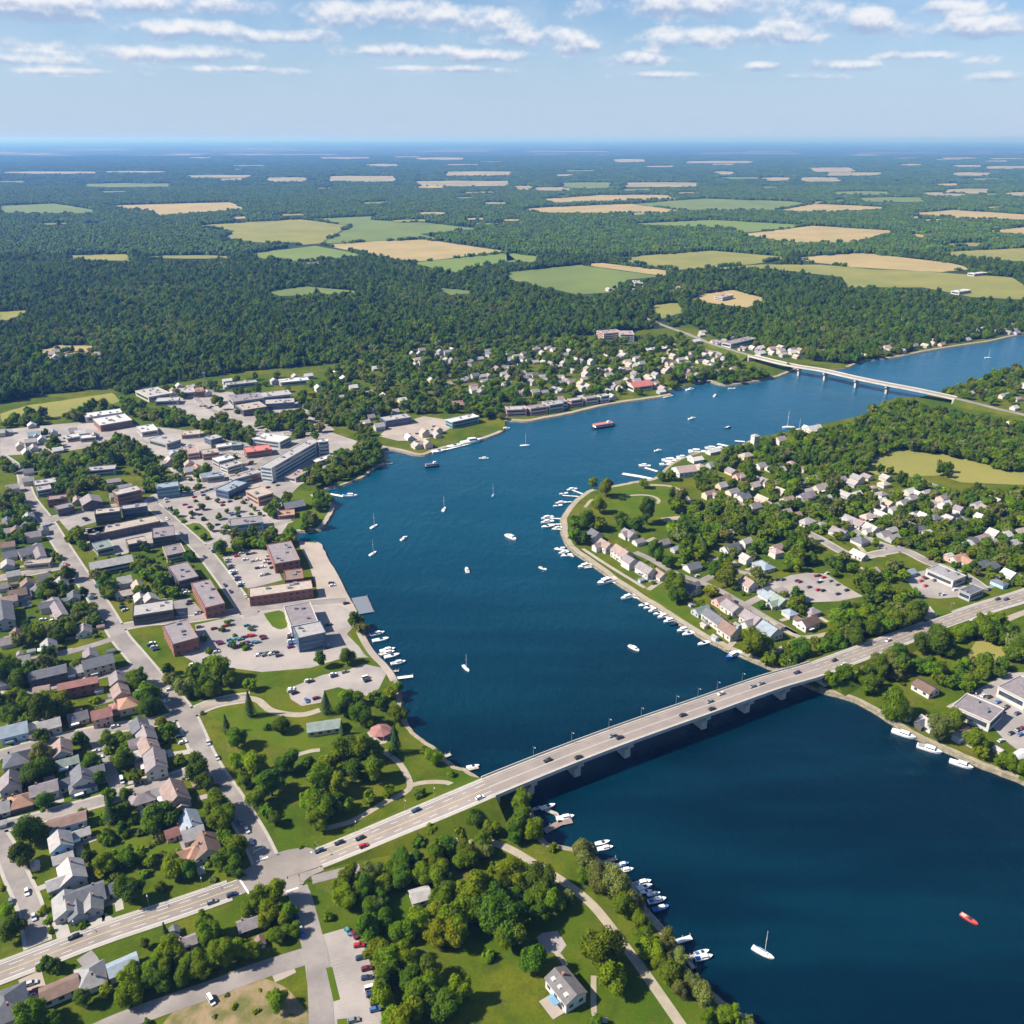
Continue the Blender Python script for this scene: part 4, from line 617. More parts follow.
flat(K5, (220, 265, 520, 190, 540, 260, 240, 322), 6, 's', 'm', 2, 'terrace', hipped=True, look='long slate roofed terrace on the left'); flat(K5, (450, 362, 760, 300, 800, 330, 480, 396), 7, 'r', 'k', 2, 'terrace', hipped=True, look='long red roofed terrace facing the lane'); flat(K5, (262, 390, 390, 365, 400, 400, 275, 422), 5, 'p', 'q', 1, 'terrace', hipped=True); flat(((0, 760), 8), (380, 500, 680, 412, 692, 470, 392, 548), 4.5, 'b', 'b', 1, 'bungalow', hipped=True, look='long brown roofed bungalow with light blue wall', name='house'); flat(((0, 880), 7.11), (268, 790, 540, 668, 572, 755, 310, 860), 3.6, 'b', 'w', 1, 'bungalow', hipped=True, look='long brown roofed bungalow below the main road', name='house'); flat(((0, 880), 7.11), (750, 620, 965, 532, 985, 590, 792, 680), 3.6, 'u', 'w', 1, 'bungalow', hipped=True, look='long blue grey roofed bungalow below the main road', name='house')
flat(C5, (408, 178, 552, 155, 572, 190, 452, 206), 3.4, 'e', 't', 1, 'house', hipped=True, look='grey green roofed tan park house on the lawn', name='house'); COT = flat(C7, (413, 858, 490, 818, 562, 912, 492, 950), 5, 'G', 'w', 1, 'cottage', hipped=True, look='dark grey roofed white cottage with blue awning', name='house'); flat(C5, (850, 853, 890, 842, 912, 862, 872, 874), 3, 'd', 'w', 1, 'shed', hipped=True, look='small pale roofed shed in a wood clearing', name='shed'); flat(E1, (525, 190, 605, 180, 622, 205, 560, 212), 5, 'P', 'w', 1, 'boathouse', hipped=True, look='pink roofed white boathouse on the eastern point', name='boathouse')
houses(K5, (600, 225, 'g', 11, 9, 0, 'w', 1), (780, 160, 's', 17, 11, 0, 'c', 2), (720, 105, 'l', 9, 8, 1, 'w', 1.6), (940, 300, 'l', 11, 9, 1, 'c', 2), (960, 400, 'p', 11, 9, 1, 'c', 1.6), (1020, 485, 'o', 11, 10, 1, 'c', 1.6), (930, 525, 'r', 8, 7, 1, 'q', 1), (810, 575, 'r', 10, 9, 0, 'q', 2), (110, 700, 'u', 13, 11, 0, 'b', 1.6), (250, 680, 'w', 7, 6, 0, 'w', 1), (390, 660, 'd', 11, 9, 0, 'w', 1.6), (620, 600, 's', 10, 9, 0, 'g', 1), (490, 860, 'p', 12, 9, 1, 'g', 2), (130, 930, 's', 12, 11, 0, 'g', 1.6, 'h'), (540, 960, 'e', 10, 7, 0, 'b', 1))
houses(K7, (90, 680, 's', 11, 9, 1, 'w', 2), (140, 745, 'l', 12, 9, 1, 'w', 2), (160, 830, 'p', 13, 9, 1, 'c', 2), (215, 955, 'l', 15, 10, 1, 'w', 2), (60, 905, 'w', 7, 6, 0, 'b', 1))
houses(((0, 760), 8), (80, 160, 'l', 11, 9, 1, 'g', 1.6), (350, 210, 'l', 12, 9, 0, 'w', 1.6), (160, 310, 'o', 11, 10, 0, 'm', 1), (530, 170, 's', 9, 7, 0, 'w', 1), (655, 110, 's', 12, 10, 1, 'w', 2), (660, 195, 's', 12, 7, 0, 'b', 1), (630, 580, 'd', 9, 5, 0, 'w', 1), (480, 640, 'd', 10, 9, 1, 'b', 2), (500, 770, 'd', 8, 6, 0, 'b', 1), (570, 880, 'd', 12, 10, 1, 'g', 1.6), (-10, 370, 'g', 9, 8, 0, 'g', 1))
houses(((128, 760), 8), (110, 290, 'l', 11, 8, 0, 'w', 1), (250, 240, 'g', 7, 6, 0, 'm', 1), (370, 250, 'p', 15, 11, 1, 'c', 1.6), (420, 340, 'P', 7, 6, 1, 'c', 1), (490, 480, 'u', 13, 9, 1, 'b', 1.6), (520, 570, 'd', 9, 8, 0, 'w', 1.6), (370, 560, 'r', 8, 6, 0, 'q', 1), (620, 670, 'b', 13, 11, 1, 'w', 1), (540, 715, 'o', 8, 8, 0, 'c', 1), (460, 740, 'o', 6, 5, 0, 'c', 1))
houses(((0, 880), 7.11), (470, 165, 'g', 12, 10, 1, 'w', 1), (600, 95, 's', 15, 11, 0, 'g', 1), (650, 160, 'g', 9, 8, 1, 'g', 1), (770, 55, 's', 10, 6, 0, 'g', 1), (640, 665, 'g', 11, 10, 1, 'w', 1, 'h'), (40, 870, 's', 15, 13, 1, 'g', 1.6, 'h'))
houses(((144, 880), 7.11), (740, 300, 'l', 8, 6, 0, 'm', 1), (300, 430, 'l', 7, 5, 0, 'w', 1)); houses(C4, (975, 490, 's', 7, 6, 0, 'g', 1)) if False else None
houses(((540, 460), 8.53), (470, 620, 's', 10, 9, 1, 'w', 1.6), (560, 710, 'p', 12, 9, 1, 'w', 1.6), (700, 770, 'p', 16, 10, 1, 'w', 2), (760, 620, 'l', 12, 9, 1, 'w', 1)); houses(E1, (360, 555, 'l', 10, 9, 1, 'w', 2), (425, 590, 'l', 15, 9, 1, 'w', 1.6), (482, 612, 'p', 10, 8, 1, 'w', 1), (610, 580, 's', 11, 9, 0, 'w', 1), (605, 665, 's', 12, 9, 1, 'w', 1), (350, 450, 'l', 11, 9, 0, 'w', 1), (395, 480, 'l', 8, 7, 0, 'w', 1))
houses(V4, (330, 50, 's'), (450, 130, 'd', 8, 7, 1, 'w'), (590, 190, 'u', 14, 10, 1, 'w', 1), (470, 330, 'p', 11, 9, 1, 'w', 1.6), (700, 460, 'e', 15, 10, 1, 'w', 1), (620, 430, 'u', 10, 8, 1, 'w', 1), (260, 470, 'p', 12, 9, 0, 'q', 1), (340, 520, 'l', 13, 10, 1, 'w', 1.6), (500, 610, 'l', 14, 10, 1, 'w', 1.6), (640, 700, 'u', 13, 11, 1, 'w', 1.6), (200, 605, 's', 17, 9, 1, 'w', 1.6), (320, 700, 'b', 13, 10, 1, 'w', 1.6), (90, 550, 'e', 11, 8, 0, 'g', 1), (800, 570, 'u', 8, 7, 1, 'w', 1), (950, 640, 'k', 13, 8, 0, 'w', 1.6), (690, 80, 'P', 8, 8, 0, 'w'), (980, 560, 'l', 9, 7, 0, 'g', 1), (600, 395, 's', 8, 7, 0, 'g', 1))
houses(V5, (450, 620, 'u', 7, 6, 0, 'g', 1), (960, 190, 's', 8, 7, 0, 'w', 1), (900, 620, 's', 11, 9, 0, 'w', 1), (970, 40, 'P', 9, 8, 0, 'c', 1), (1010, 560, 'd', 8, 7, 0, 'w'), (870, 490, 'd', 6, 6, 0, 'w', 1), (350, 570, 'l', 8, 7, 0, 'g', 1))
houses(V3, (420, 130, 't', 14, 10, 0, 'c', 1), (320, 190, 'l', 12, 9, 0, 'w', 1), (690, 400, 'l', 19, 9, 1, 'c', 1), (800, 360, 't', 14, 9, 0, 'k', 1), (840, 140, 'P', 11, 9, 0, 'w', 1), (910, 180, 'l', 8, 8, 1, 'w', 1.6), (930, 100, 't', 9, 8, 0, 'w', 1), (710, 180, 'w', 8, 7, 0, 'w', 1), (590, 240, 'w', 9, 7, 0, 'w', 1), (910, 235, 'w', 8, 7, 0, 'w', 1), (740, 550, 's', 11, 10, 1, 'w', 1), (570, 490, 'l', 14, 9, 1, 'w', 1), (310, 400, 'd', 14, 9, 0, 'w', 1), (430, 430, 'g', 11, 8, 0, 'w', 1), (220, 350, 'o', 9, 7, 0, 'o', 1), (140, 325, 'P', 10, 7, 0, 'w', 1), (20, 270, 'p', 11, 8, 1, 'q', 1), (620, 385, 'w', 9, 8, 0, 'w', 1), (820, 450, 'd', 14, 9, 1, 'w', 1), (930, 500, 'l', 9, 8, 0, 'g', 1), (990, 470, 'd', 8, 7, 0, 'w', 1), (1000, 305, 'd', 9, 7, 0, 'w', 1), (910, 345, 'w', 16, 7, 1, 'w', 1), (490, 310, 't', 9, 7, 0, 'w', 1), (470, 215, 'w', 8, 7, 0, 'c', 1), (230, 240, 'd', 10, 7, 0, 'w', 1), (660, 410, 'd', 8, 7, 0, 'w', 1), (1000, 530, 'd', 11, 7, 0, 'g', 1), (130, 430, 't', 9, 8, 0, 'c', 1), (70, 610, 'p', 9, 8, 0, 'w', 1), (730, 665, 'w', 12, 7, 1, 'w', 1), (840, 800, 't', 8, 7, 0, 'c', 1), (220, 500, 'd', 10, 7, 1, 'w', 1))
houses(V1, (110, 160, 'w', 12, 9, 0, 'c', 1), (375, 210, 'l', 9, 8, 0, 'q', 1), (395, 260, 'w', 9, 8, 0, 'w', 1.6), (505, 300, 'l', 7, 7, 1, 'w', 1.6), (710, 295, 'l', 8, 8, 1, 'q', 1.6), (225, 360, 'w', 9, 8, 1, 'w', 1), (310, 370, 's', 11, 9, 0, 'w', 1), (305, 315, 'P', 7, 6, 0, 'w', 1), (60, 250, 'l', 9, 8, 0, 'w', 1), (120, 430, 'l', 9, 7, 1, 'w', 1), (190, 465, 's', 9, 7, 0, 'g', 1), (250, 490, 'w', 7, 6, 0, 'w', 1), (570, 585, 'w', 9, 8, 0, 'w', 1), (620, 555, 's', 11, 8, 0, 'b', 1), (690, 535, 'P', 13, 8, 0, 'c', 1), (500, 695, 'o', 13, 9, 0, 'w', 1), (570, 720, 'o', 8, 8, 1, 'w', 1), (880, 505, 'w', 8, 8, 0, 'w', 1), (910, 820, 'w', 9, 8, 1, 'w', 1), (830, 890, 's', 10, 6, 1, 'b', 1), (690, 745, 's', 11, 8, 0, 'm', 1), (770, 755, 's', 9, 8, 0, 'g', 1), (420, 680, 'w', 7, 6, 0, 'q', 1), (240, 170, 'd', 8, 6, 0, 'w', 1), (770, 570, 'd', 9, 6, 0, 'w', 1), (420, 375, 'd', 9, 7, 1, 'g', 1), (540, 395, 'l', 9, 7, 0, 'g', 1), (140, 350, 'd', 8, 7, 0, 'w', 1), (990, 480, 't', 9, 7, 0, 'c', 1), (110, 810, 'u', 9, 6, 0, 'b', 1))
houses(V6, (340, 325, 't', 14, 9, 0, 'c', 1), (500, 400, 'l', 13, 9, 0, 'w', 1), (610, 375, 'P', 9, 8, 0, 'w', 1), (690, 405, 'P', 11, 8, 0, 'q', 1), (545, 412, 'd', 9, 8, 0, 'w', 1), (385, 505, 't', 10, 9, 0, 'c', 1), (295, 450, 'p', 9, 8, 0, 'q', 1), (325, 575, 's', 11, 9, 0, 'w', 1), (440, 590, 't', 13, 8, 1, 'q', 1), (505, 630, 'p', 9, 8, 0, 'q', 1), (640, 610, 'd', 9, 7, 0, 'w', 1), (690, 575, 'l', 11, 9, 0, 'w', 1), (710, 540, 'd', 8, 7, 0, 'w', 1), (545, 230, 'P', 11, 9, 0, 'w', 1.6), (745, 165, 'w', 18, 10, 0, 'w', 1), (620, 330, 'u', 9, 7, 0, 'g', 1), (140, 300, 'w', 14, 8, 0, 'w', 1), (145, 380, 'e', 14, 9, 0, 'g', 1), (40, 350, 'w', 12, 8, 0, 'w', 1), (60, 390, 't', 8, 8, 0, 'c', 1), (395, 210, 'd', 7, 6, 0, 'w', 3))
houses(V2, (260, 490, 'd', 9, 8, 1, 'w', 1), (545, 565, 'o', 7, 6, 0, 'o', 1), (510, 600, 'u', 6, 5, 0, 'g', 1), (1010, 770, 'w', 13, 9, 0, 'w', 1), (205, 495, 's', 6, 5, 0, 'm', 1)); houses(C6, (870, 175, 't', 9, 5, 0, 'c', 1))
houses(((860, 360), 6.24), (950, 385, 'w', 13, 10, 0, 'w', 1), (900, 215, 'd', 17, 8, 0, 'c', 1), (770, 190, 'd', 9, 7, 0, 'w', 1), (690, 200, 'd', 8, 7, 0, 'w', 1), (880, 130, 'd', 9, 7, 0, 'w', 1), (1010, 150, 'w', 12, 8, 0, 'w', 1), (985, 235, 'p', 11, 7, 0, 'c', 1), (965, 290, 'w', 8, 7, 0, 'w', 1), (60, 270, 'w', 12, 8, 0, 'w', 1)); houses(((740, 260), 3.606), (880, 245, 'w', 18, 10, 0, 'w', 1), (780, 230, 'l', 9, 8, 0, 'w', 1), (700, 285, 'p', 14, 9, 0, 'q', 1), (530, 310, 't', 14, 8, 0, 'c', 1), (630, 305, 'p', 10, 8, 0, 'w', 1), (600, 212, 'd', 12, 7, 0, 'w', 1), (980, 230, 'p', 9, 8, 0, 'w', 1), (920, 255, 'w', 12, 8, 0, 'w', 1), (640, 325, 'd', 8, 7, 0, 'w', 1))
# downtown and commercial infill roofs, then the northern suburb
rr = random.Random(4)
def scatter_houses(pl, n, gap, cols, Ls=(8, 11.5)):
    xs = [p[0] for p in pl]; ys = [p[1] for p in pl]; got = []
    for _ in range(n*60):
        x, y = rr.uniform(min(xs), max(xs)), rr.uniform(min(ys), max(ys))
        if not inside(np.array([x]), np.array([y]), pl)[0]: continue
        p = P(x, y)
        if any(abs(x-h[0]) < 5 and (P(h[0], h[1])-p).length < gap for h in HOUSES) or any((q[0]-p.x)**2+(q[1]-p.y)**2 < (q[3]+10)**2 for q in FOOT): continue
        HOUSES.append((x, y, rr.choice(cols), rr.uniform(*Ls), rr.uniform(7, 9.5), rr.choice((0, 1)), rr.choice('gctgcw'), rr.choice((1, 1, 1.6)), 'g')); got.append(1)
        if len(got) >= n: break
scatter_houses([(398, 352), (420, 346), (470, 350), (520, 346), (560, 346), (600, 352), (605, 385), (540, 395), (500, 395), (440, 385), (405, 372)], 95, 13, 'dgltpsgd'); scatter_houses([(600, 352), (660, 346), (700, 350), (740, 358), (735, 368), (690, 376), (640, 385), (600, 392)], 62, 13, 'dgltpds')
scatter_houses([(390, 410), (430, 405), (440, 432), (425, 446), (395, 444)], 8, 14, 'Pwwtd'); scatter_houses([(330, 370), (390, 365), (410, 400), (380, 425), (340, 420)], 12, 20, 'dwlt'); scatter_houses([(690, 325), (760, 340), (800, 350), (770, 357), (710, 345), (680, 335)], 14, 17, 'dwlP'); scatter_houses([(0, 425), (40, 420), (100, 435), (60, 452), (0, 452)], 14, 15, 'dgwu')
scatter_houses([(0, 500), (45, 520), (70, 575), (0, 590)], 10, 15, 'lgsdb'); scatter_houses([(0, 585), (70, 580), (95, 640), (0, 655)], 8, 16, 'lgsb'); scatter_houses([(540, 390), (660, 380), (668, 390), (560, 404)], 10, 13, 'wdP'); scatter_houses([(160, 384), (340, 372), (350, 385), (170, 396)], 16, 15, 'dwlt'); scatter_houses([(765, 480), (900, 470), (930, 500), (800, 520)], 14, 14, 'dglt'); scatter_houses([(700, 470), (800, 450), (810, 500), (720, 520)], 10, 15, 'dglp'); scatter_houses([(0, 470), (30, 470), (50, 540), (45, 570), (0, 570)], 8, 20, 'slgb'); scatter_houses([(160, 440), (250, 445), (240, 470), (180, 480)], 10, 16, 'tdoPu'); scatter_houses([(20, 655), (40, 690), (20, 720), (0, 720), (0, 650)], 3, 18, 'sg'); scatter_houses([(60, 470), (135, 465), (140, 500), (70, 505)], 6, 16, 'lgp'); scatter_houses([(110, 560), (165, 570), (170, 600), (120, 605)], 5, 16, 'tld'); scatter_houses([(0, 570), (60, 590), (60, 610), (0, 600)], 5, 15, 'slbp')
scatter_houses([(560, 296), (600, 283), (700, 283), (690, 292)], 5, 18, 'wPd'); scatter_houses([(970, 478), (1024, 500), (1024, 560), (985, 560)], 6, 18, 'dlw')
AWN = wb.mesh('awning', mat('awning_blue', (.16, .30, .44), var=.1)); STEP = wb.mesh('terrace', M_PLAZA)
sgn = -1 if (Vector((math.sin(COT.rotation_euler.z), -math.cos(COT.rotation_euler.z))).dot(Vector((-1, -.3))) > 0) else 1
part('porch_awning', AWN, COT, (1.0, sgn*6.4, 2.6), (4.6, 2.4, .2)); part('terrace', STEP, COT, (1.5, sgn*7.2, -.1), (9, 5.5, .35)); part('chimney', CHIM, COT, (-3, 1.0, 5.6), (1, .9, 2.4))
for k in (-4, 0, 4): part('dormer', wb.mesh('dormer', WM['w']) if k == -4 else bpy.data.meshes['dormer'], COT, (k, sgn*2.4, 5.1), (1.6, 2.2, 1.3))
scatter_houses([(38, 351), (92, 346), (104, 357), (50, 361)], 9, 13, 'dgtl'); scatter_houses([(862, 352), (930, 338), (1020, 322), (1022, 331), (962, 343), (895, 354), (864, 359)], 22, 15, 'dgltps'); scatter_houses([(720, 330), (770, 345), (850, 352), (845, 358), (780, 356), (715, 342)], 12, 15, 'dgltp')
HS = [build_house(*h) for h in HOUSES]; HS = [h for h in HS if -20 < proj(*h['p'])[0] < 1044 and not inside(np.array([h['p'].x+a for a in (-5, 0, 5)]), np.array([h['p'].y+a for a in (-5, -5, 5)]), RIVER).any()]
HS.sort(key=lambda h: -h['sz'])
for h in HS:
    FOOT.append((h['p'].x, h['p'].y, h['L']/2, h['W']/2, h['a']))
for h in HS[:285]: place_house(h)
if len(HS) > 285:
    b = MB(); ks = list(WC)+list(RC)
    for h in HS[285:]:
        bw, br = house_mesh(h); c, n = math.cos(h['a']), math.sin(h['a'])
        for q, m in ((bw, ks.index(h['wc'])), (br, len(WC)+list(RC).index(h['rc']))): b.add([(h['p'].x+x*c-y*n, h['p'].y+x*n+y*c, LAND+z) for x, y, z in q.v], q.f, m)
    o = link('distant_houses', b.mesh('distant_houses', *[WM[k] for k in WC], *[RM[k] for k in RC])); o['kind'] = 'stuff'; o['label'] = 'small far houses showing between the trees of the northern suburb'
SR = random.Random(5); n_shed = 0
for h in HS:
    if proj(*h['p'])[1] < 560: continue
    c, n = math.cos(h['a']), math.sin(h['a']); sd = SR.choice((-1, 1)); x0 = SR.uniform(-.3, .3)*h['L']; y0 = sd*h['W']/2; y1 = sd*(h['W']/2+SR.uniform(6, 10)); at = lambda x, y: Vector((h['p'].x+x*c-y*n, h['p'].y+x*n+y*c, LAND))
    q = at(x0, y1)
    if not inside(np.array([q.x]), np.array([q.y]), RIVER)[0]: struct(ribbon('driveway', [at(x0, y0), at(x0, y1)], -1.6, 1.6, .082+.0004*(n_shed % 20), SR.choice((M_KERB, M_LOT2, M_PATH))))
    n_shed += 1
    if SR.random() < .5:
        q = at(SR.uniform(-.5, .5)*h['L'], -sd*(h['W']/2+SR.uniform(5, 8)))
        if inside(np.array([q.x]), np.array([q.y]), RIVER)[0] or any((q.x-f[0])**2+(q.y-f[1])**2 < (f[3]+4)**2 for f in FOOT) or any(abs(proj(*q)[0]-proj(*v)[0]) < 3 and (q-v).length < 11 for v in ML): continue
        t = thing('garden_shed', q, h['a']+SR.choice((0, math.pi/2))); wc_, rc_ = SR.choice('wcgtb'), SR.choice('sgbld'); bw, br = MB(), MB(); gable(bw, br, 4.2, 3.0, 2.1, .8); link('wall', bw.mesh('shed_wall', WM[wc_]), t); link('roof', br.mesh('shed_roof', RM[rc_]), t)
        tag(t, 'small '+hy(RC[rc_][0])+' roofed '+hy(WC[wc_][0])+' garden shed', 'shed', 'garden sheds'); FOOT.append((q.x, q.y, 2.2, 1.6, 0))
# red roofed octagonal park pavilion, radio mast
t = thing('park_pavilion', P(381, 735)); tag(t, 'octagonal red roofed open pavilion on pale paving', 'pavilion', None, 'in the riverside park')
oc = [(math.cos(k*math.pi/4+.39), math.sin(k*math.pi/4+.39)) for k in range(8)]; b = MB(); b.add([(x*6.2, y*6.2, 2.9) for x, y in oc]+[(x*6.2, y*6.2, 3.15) for x, y in oc]+[(0, 0, 6)], [tuple(range(8))[::-1]]+[(k, (k+1) % 8, 8+(k+1) % 8, 8+k) for k in range(8)]+[(8+k, 8+(k+1) % 8, 16) for k in range(8)]); link('roof', b.mesh('pavilion_roof', RM['r']), t)
for x, y in oc: b = MB(); b.tube((x*5.3, y*5.3, -.2), (x*5.3, y*5.3, 3), .16, .16); link('post', b.mesh('post', M_GEL), t)
p = P(206, 391); t = thing('radio_mast', p); tag(t, 'tall thin grey lattice mast with crossbar head', 'mast', None, 'beside the factory, before the forest edge'); b = MB()
for x, y in ((-1, -1), (1, -1), (1, 1), (-1, 1)): b.tube((x*1.2, y*1.2, 0), (x*.5, y*.5, 24), .18, .13, 4)
for k in range(8): b.tube((-1.1, -1.1, k*3), (1.1, -1.1, k*3+3), .09, .09, 4); b.tube((1.1, 1.1, k*3), (-1.1, 1.1, k*3+3), .09, .09, 4)
link('lattice', b.mesh('lattice', M_METAL), t); b = MB(); b.box(0, 0, 23, 4.5, 1.2, 1.6); link('antenna_head', b.mesh('antenna_head', M_METAL), t)
# ------------------------------------------------------------------ cars
CC = {'w': ('white', (.75, .75, .74)), 'k': ('black', (.02, .02, .025)), 'n': ('navy blue', (.025, .045, .10)), 'r': ('red', (.42, .02, .03)), 'm': ('maroon', (.16, .02, .035)), 'g': ('grey', (.20, .21, .22)), 's': ('silver', (.48, .48, .48)), 'b': ('blue', (.05, .14, .34)), 't': ('teal', (.07, .22, .27)), 'p': ('purple', (.12, .05, .15))}
CM = {k: mat('car_paint_'+v[0].replace(' ', '_'), v[1], rough=.28, spec=.5) for k, v in CC.items()}
def car_body(L_=4.5, hgt=1.45, box_=False):
    b = MB(); pr = [(-.5, .3), (-.5, .72), (-.47, .88), (-.25, .95), (.18, .95), (.46, .78), (.5, .55), (.5, .3)]; w0 = .9; vs = []
    for s in (-1, 1):
        for x, z in pr: vs.append((x*L_, s*w0*(.93 if z > .9 or z < .35 else 1), z))
    n = len(pr); b.add(vs, [tuple(range(n)), tuple(range(n, 2*n))[::-1]]+[(i, n+i, n+(i+1) % n, (i+1) % n) for i in range(n)])
    x0, x1, x2, x3 = (-.47, -.40, .05, .24) if not box_ else (-.49, -.47, .25, .36); b.box((x1+x2)/2*L_, 0, hgt-.07, (x2-x1)*L_*.96, 1.35, .08)
    g = MB(); g.add([(x0*L_, -.84, .93), (x3*L_, -.84, .93), (x3*L_, .84, .93), (x0*L_, .84, .93), (x1*L_, -.66, hgt-.07), (x2*L_, -.66, hgt-.07), (x2*L_, .66, hgt-.07), (x1*L_, .66, hgt-.07)], [(0, 1, 5, 4), (1, 2, 6, 5), (2, 3, 7, 6), (3, 0, 4, 7), (4, 5, 6, 7)])
    return b.mesh('car_body', CM['w']), g.mesh('car_window', M_GLASS)
BODY, CABIN = car_body(); VBODY, VCABIN = car_body(5.2, 2.05, True)
wh = MB(); wh.tube((0, -.11, 0), (0, .11, 0), .33, .33, 10); WHEEL = wh.mesh('wheel', M_TYRE)
def car(px, py, col, rz, doing='parked', where=None, van=False, z=None, group='cars parked in the town', p=None):
    p = p or P(px, py, (LAND if z is None else z)+.13); t = thing('van' if van else 'car', p, rz); tag(t, CC[col][0]+(' van ' if van else ' car ')+doing, 'van' if van else 'car', group, where); near = pxm(p.x, p.y) > 1.45
    o = link('body', VBODY if van else BODY, t); omat(o, CM[col]); link('windows' if False else 'glasshouse', VCABIN if van else CABIN, t)
    if near:
        for x in (-1.4, 1.4):
            for y in (-.82, .82): link('wheel', WHEEL, t, (x, y, .33))
AM, AX = R(29), R(-61)
NORTHL, SOUTHL = 1, -1
def drive(px, py, col):
    v, n, a, wd, i = onmain(px); q = proj(*v); off = (q[1]-py)/(pxm(*v)*.62); lane = max(-wd+1.4, min(wd-1.4, off)); lane = min((-.74*wd, -.26*wd, .26*wd, .74*wd), key=lambda k: abs(k-lane)); g = v+n*lane+Vector((0, 0, .2))
    wh_ = 'on the near bridge' if iA <= i <= iB else 'on the main road'
    car(0, 0, col, a+(math.pi if lane > 0 else 0), 'driving', wh_ if iA <= i <= iB else None, p=g, group='cars driving on the main road')
for q in ((75, 940, 'k'), (211, 902, 'g'), (230, 897.5, 'n'), (322, 851, 'n'), (342, 842, 'k'), (361, 840, 'k'), (361, 846, 'r'), (419, 811, 'n'), (549, 760, 'k'), (574, 758, 'k'), (614, 736, 'g'), (618, 739, 'k'), (681, 717, 'k'), (707, 709, 'k'), (711, 701, 'g'), (726, 695, 's'), (754, 687, 'g'), (763, 684, 'g'), (799, 673, 'k'), (836, 661, 'k'), (838, 666, 's'), (1008, 601, 'n'), (1003, 595, 'k'), (476, 797, 'w'), (890, 640, 's')): drive(*q)
def cars(c, rz, *rows):
    for r in rows: x, y = crop(c[0], c[1], [r[:2]])[0]; car(x, y, r[2], (r[4] if len(r) > 4 else rz)+R(random.uniform(-4, 4)), van=len(r) > 3 and bool(r[3]))
cars(((280, 880), 7.11), R(14), (485, 372, 't', 0, R(-50)), (528, 398, 'm', 0, R(-50)), (563, 470, 'r'), (578, 558, 'n'), (618, 634, 'm'), (618, 700, 'n'), (648, 775, 'w', 1), (655, 820, 'n'), (684, 878, 'k'), (680, 925, 'b'), (525, 1003, 'g'))
cars(((0, 0), 1), R(-57), (291, 907, 'b'), (296, 916, 'n'), (299, 926, 's'), (302, 934, 'b'), (247, 831, 's'), (241, 823, 'g'), (252, 843, 'n'), (211, 1001, 'w', 1, R(-50)), (34, 918, 's'), (17, 917, 'n'), (27, 893, 'w'), (11, 903, 'g'), (170, 690, 'w', 0, AM), (163, 696, 's', 0, AM), (166, 702, 'w', 0, AM), (176, 729, 's', 0, AM), (180, 737, 'n', 0, AM), (183, 743, 'w', 0, AM), (96, 752, 's', 0, AM), (99, 758, 'w', 0, AM), (102, 765, 'w', 0, AM), (122, 781, 'w', 1, AX), (139, 785, 'n', 0, AM), (115, 727, 's', 0, AM), (53, 621, 'w', 0, AM), (182, 694, 'n', 0, AM), (198, 692, 'n', 0, AM), (204, 690, 'n', 0, AM), (193, 665, 'w', 0, AM), (38, 991, 'm', 0, AM), (32, 984, 's', 0, AM), (29, 995, 'w', 0, AM), (43, 620, 'w', 0, AM), (28, 608, 'n', 0, AM), (31, 618, 'n', 0, AM))
cars(((240, 620), 5.69), R(30), (312, 418, 'k'), (292, 395, 'w'), (290, 405, 's'), (380, 462, 'b', 0, AX), (434, 448, 'm'), (402, 352, 'k'), (388, 348, 'w'), (536, 322, 'n'), (530, 312, 'w'), (598, 298, 'g'), (716, 332, 'w', 1), (725, 348, 'k'), (500, 30, 'g'), (505, 158, 'n'), (490, 150, 's'))
cars(Q, R(29), (60, 432, 'g'), (155, 442, 'm'), (202, 448, 'm'), (233, 424, 'r'), (258, 391, 't'), (365, 422, 't'), (407, 430, 't'), (185, 527, 'p'), (198, 538, 'm'), (165, 580, 'k'), (170, 592, 's'), (255, 515, 't'), (268, 530, 'b'), (262, 548, 'n'), (305, 508, 't'), (322, 512, 't'), (350, 497, 'm'), (385, 485, 'r'), (402, 488, 'r'), (465, 492, 'm'), (475, 505, 'm'), (318, 552, 'r'), (345, 540, 'w'), (365, 530, 'p'), (415, 528, 'b'), (432, 530, 't'), (380, 552, 'k'), (640, 480, 's'), (645, 500, 'k'), (645, 520, 'w'), (650, 540, 'b'), (645, 560, 'm'), (460, 605, 'n'), (440, 612, 'w'), (520, 605, 'w'), (545, 595, 'k'), (570, 615, 'k'), (480, 612, 'g'), (890, 418, 'k'), (912, 165, 'w'), (905, 150, 'k'), (1000, 280, 'k'))
for i in range(5):
    for j in range(2): cars(C2, R(29), (112+i*13, 640+i*24+j*9, random.choice('wgnsbp')))
for i in range(4): cars(C2, R(29), (195+i*18, 618+i*28, random.choice('wgnsk')), (215+i*18, 614+i*28, random.choice('wgskb')))
cars(C2, R(29), (270, 640, 'g'), (282, 655, 'k'), (290, 672, 'n'), (148, 626, 'r'), (165, 615, 's'), (180, 640, 'w'), (275, 625, 's'), (262, 650, 'w'))
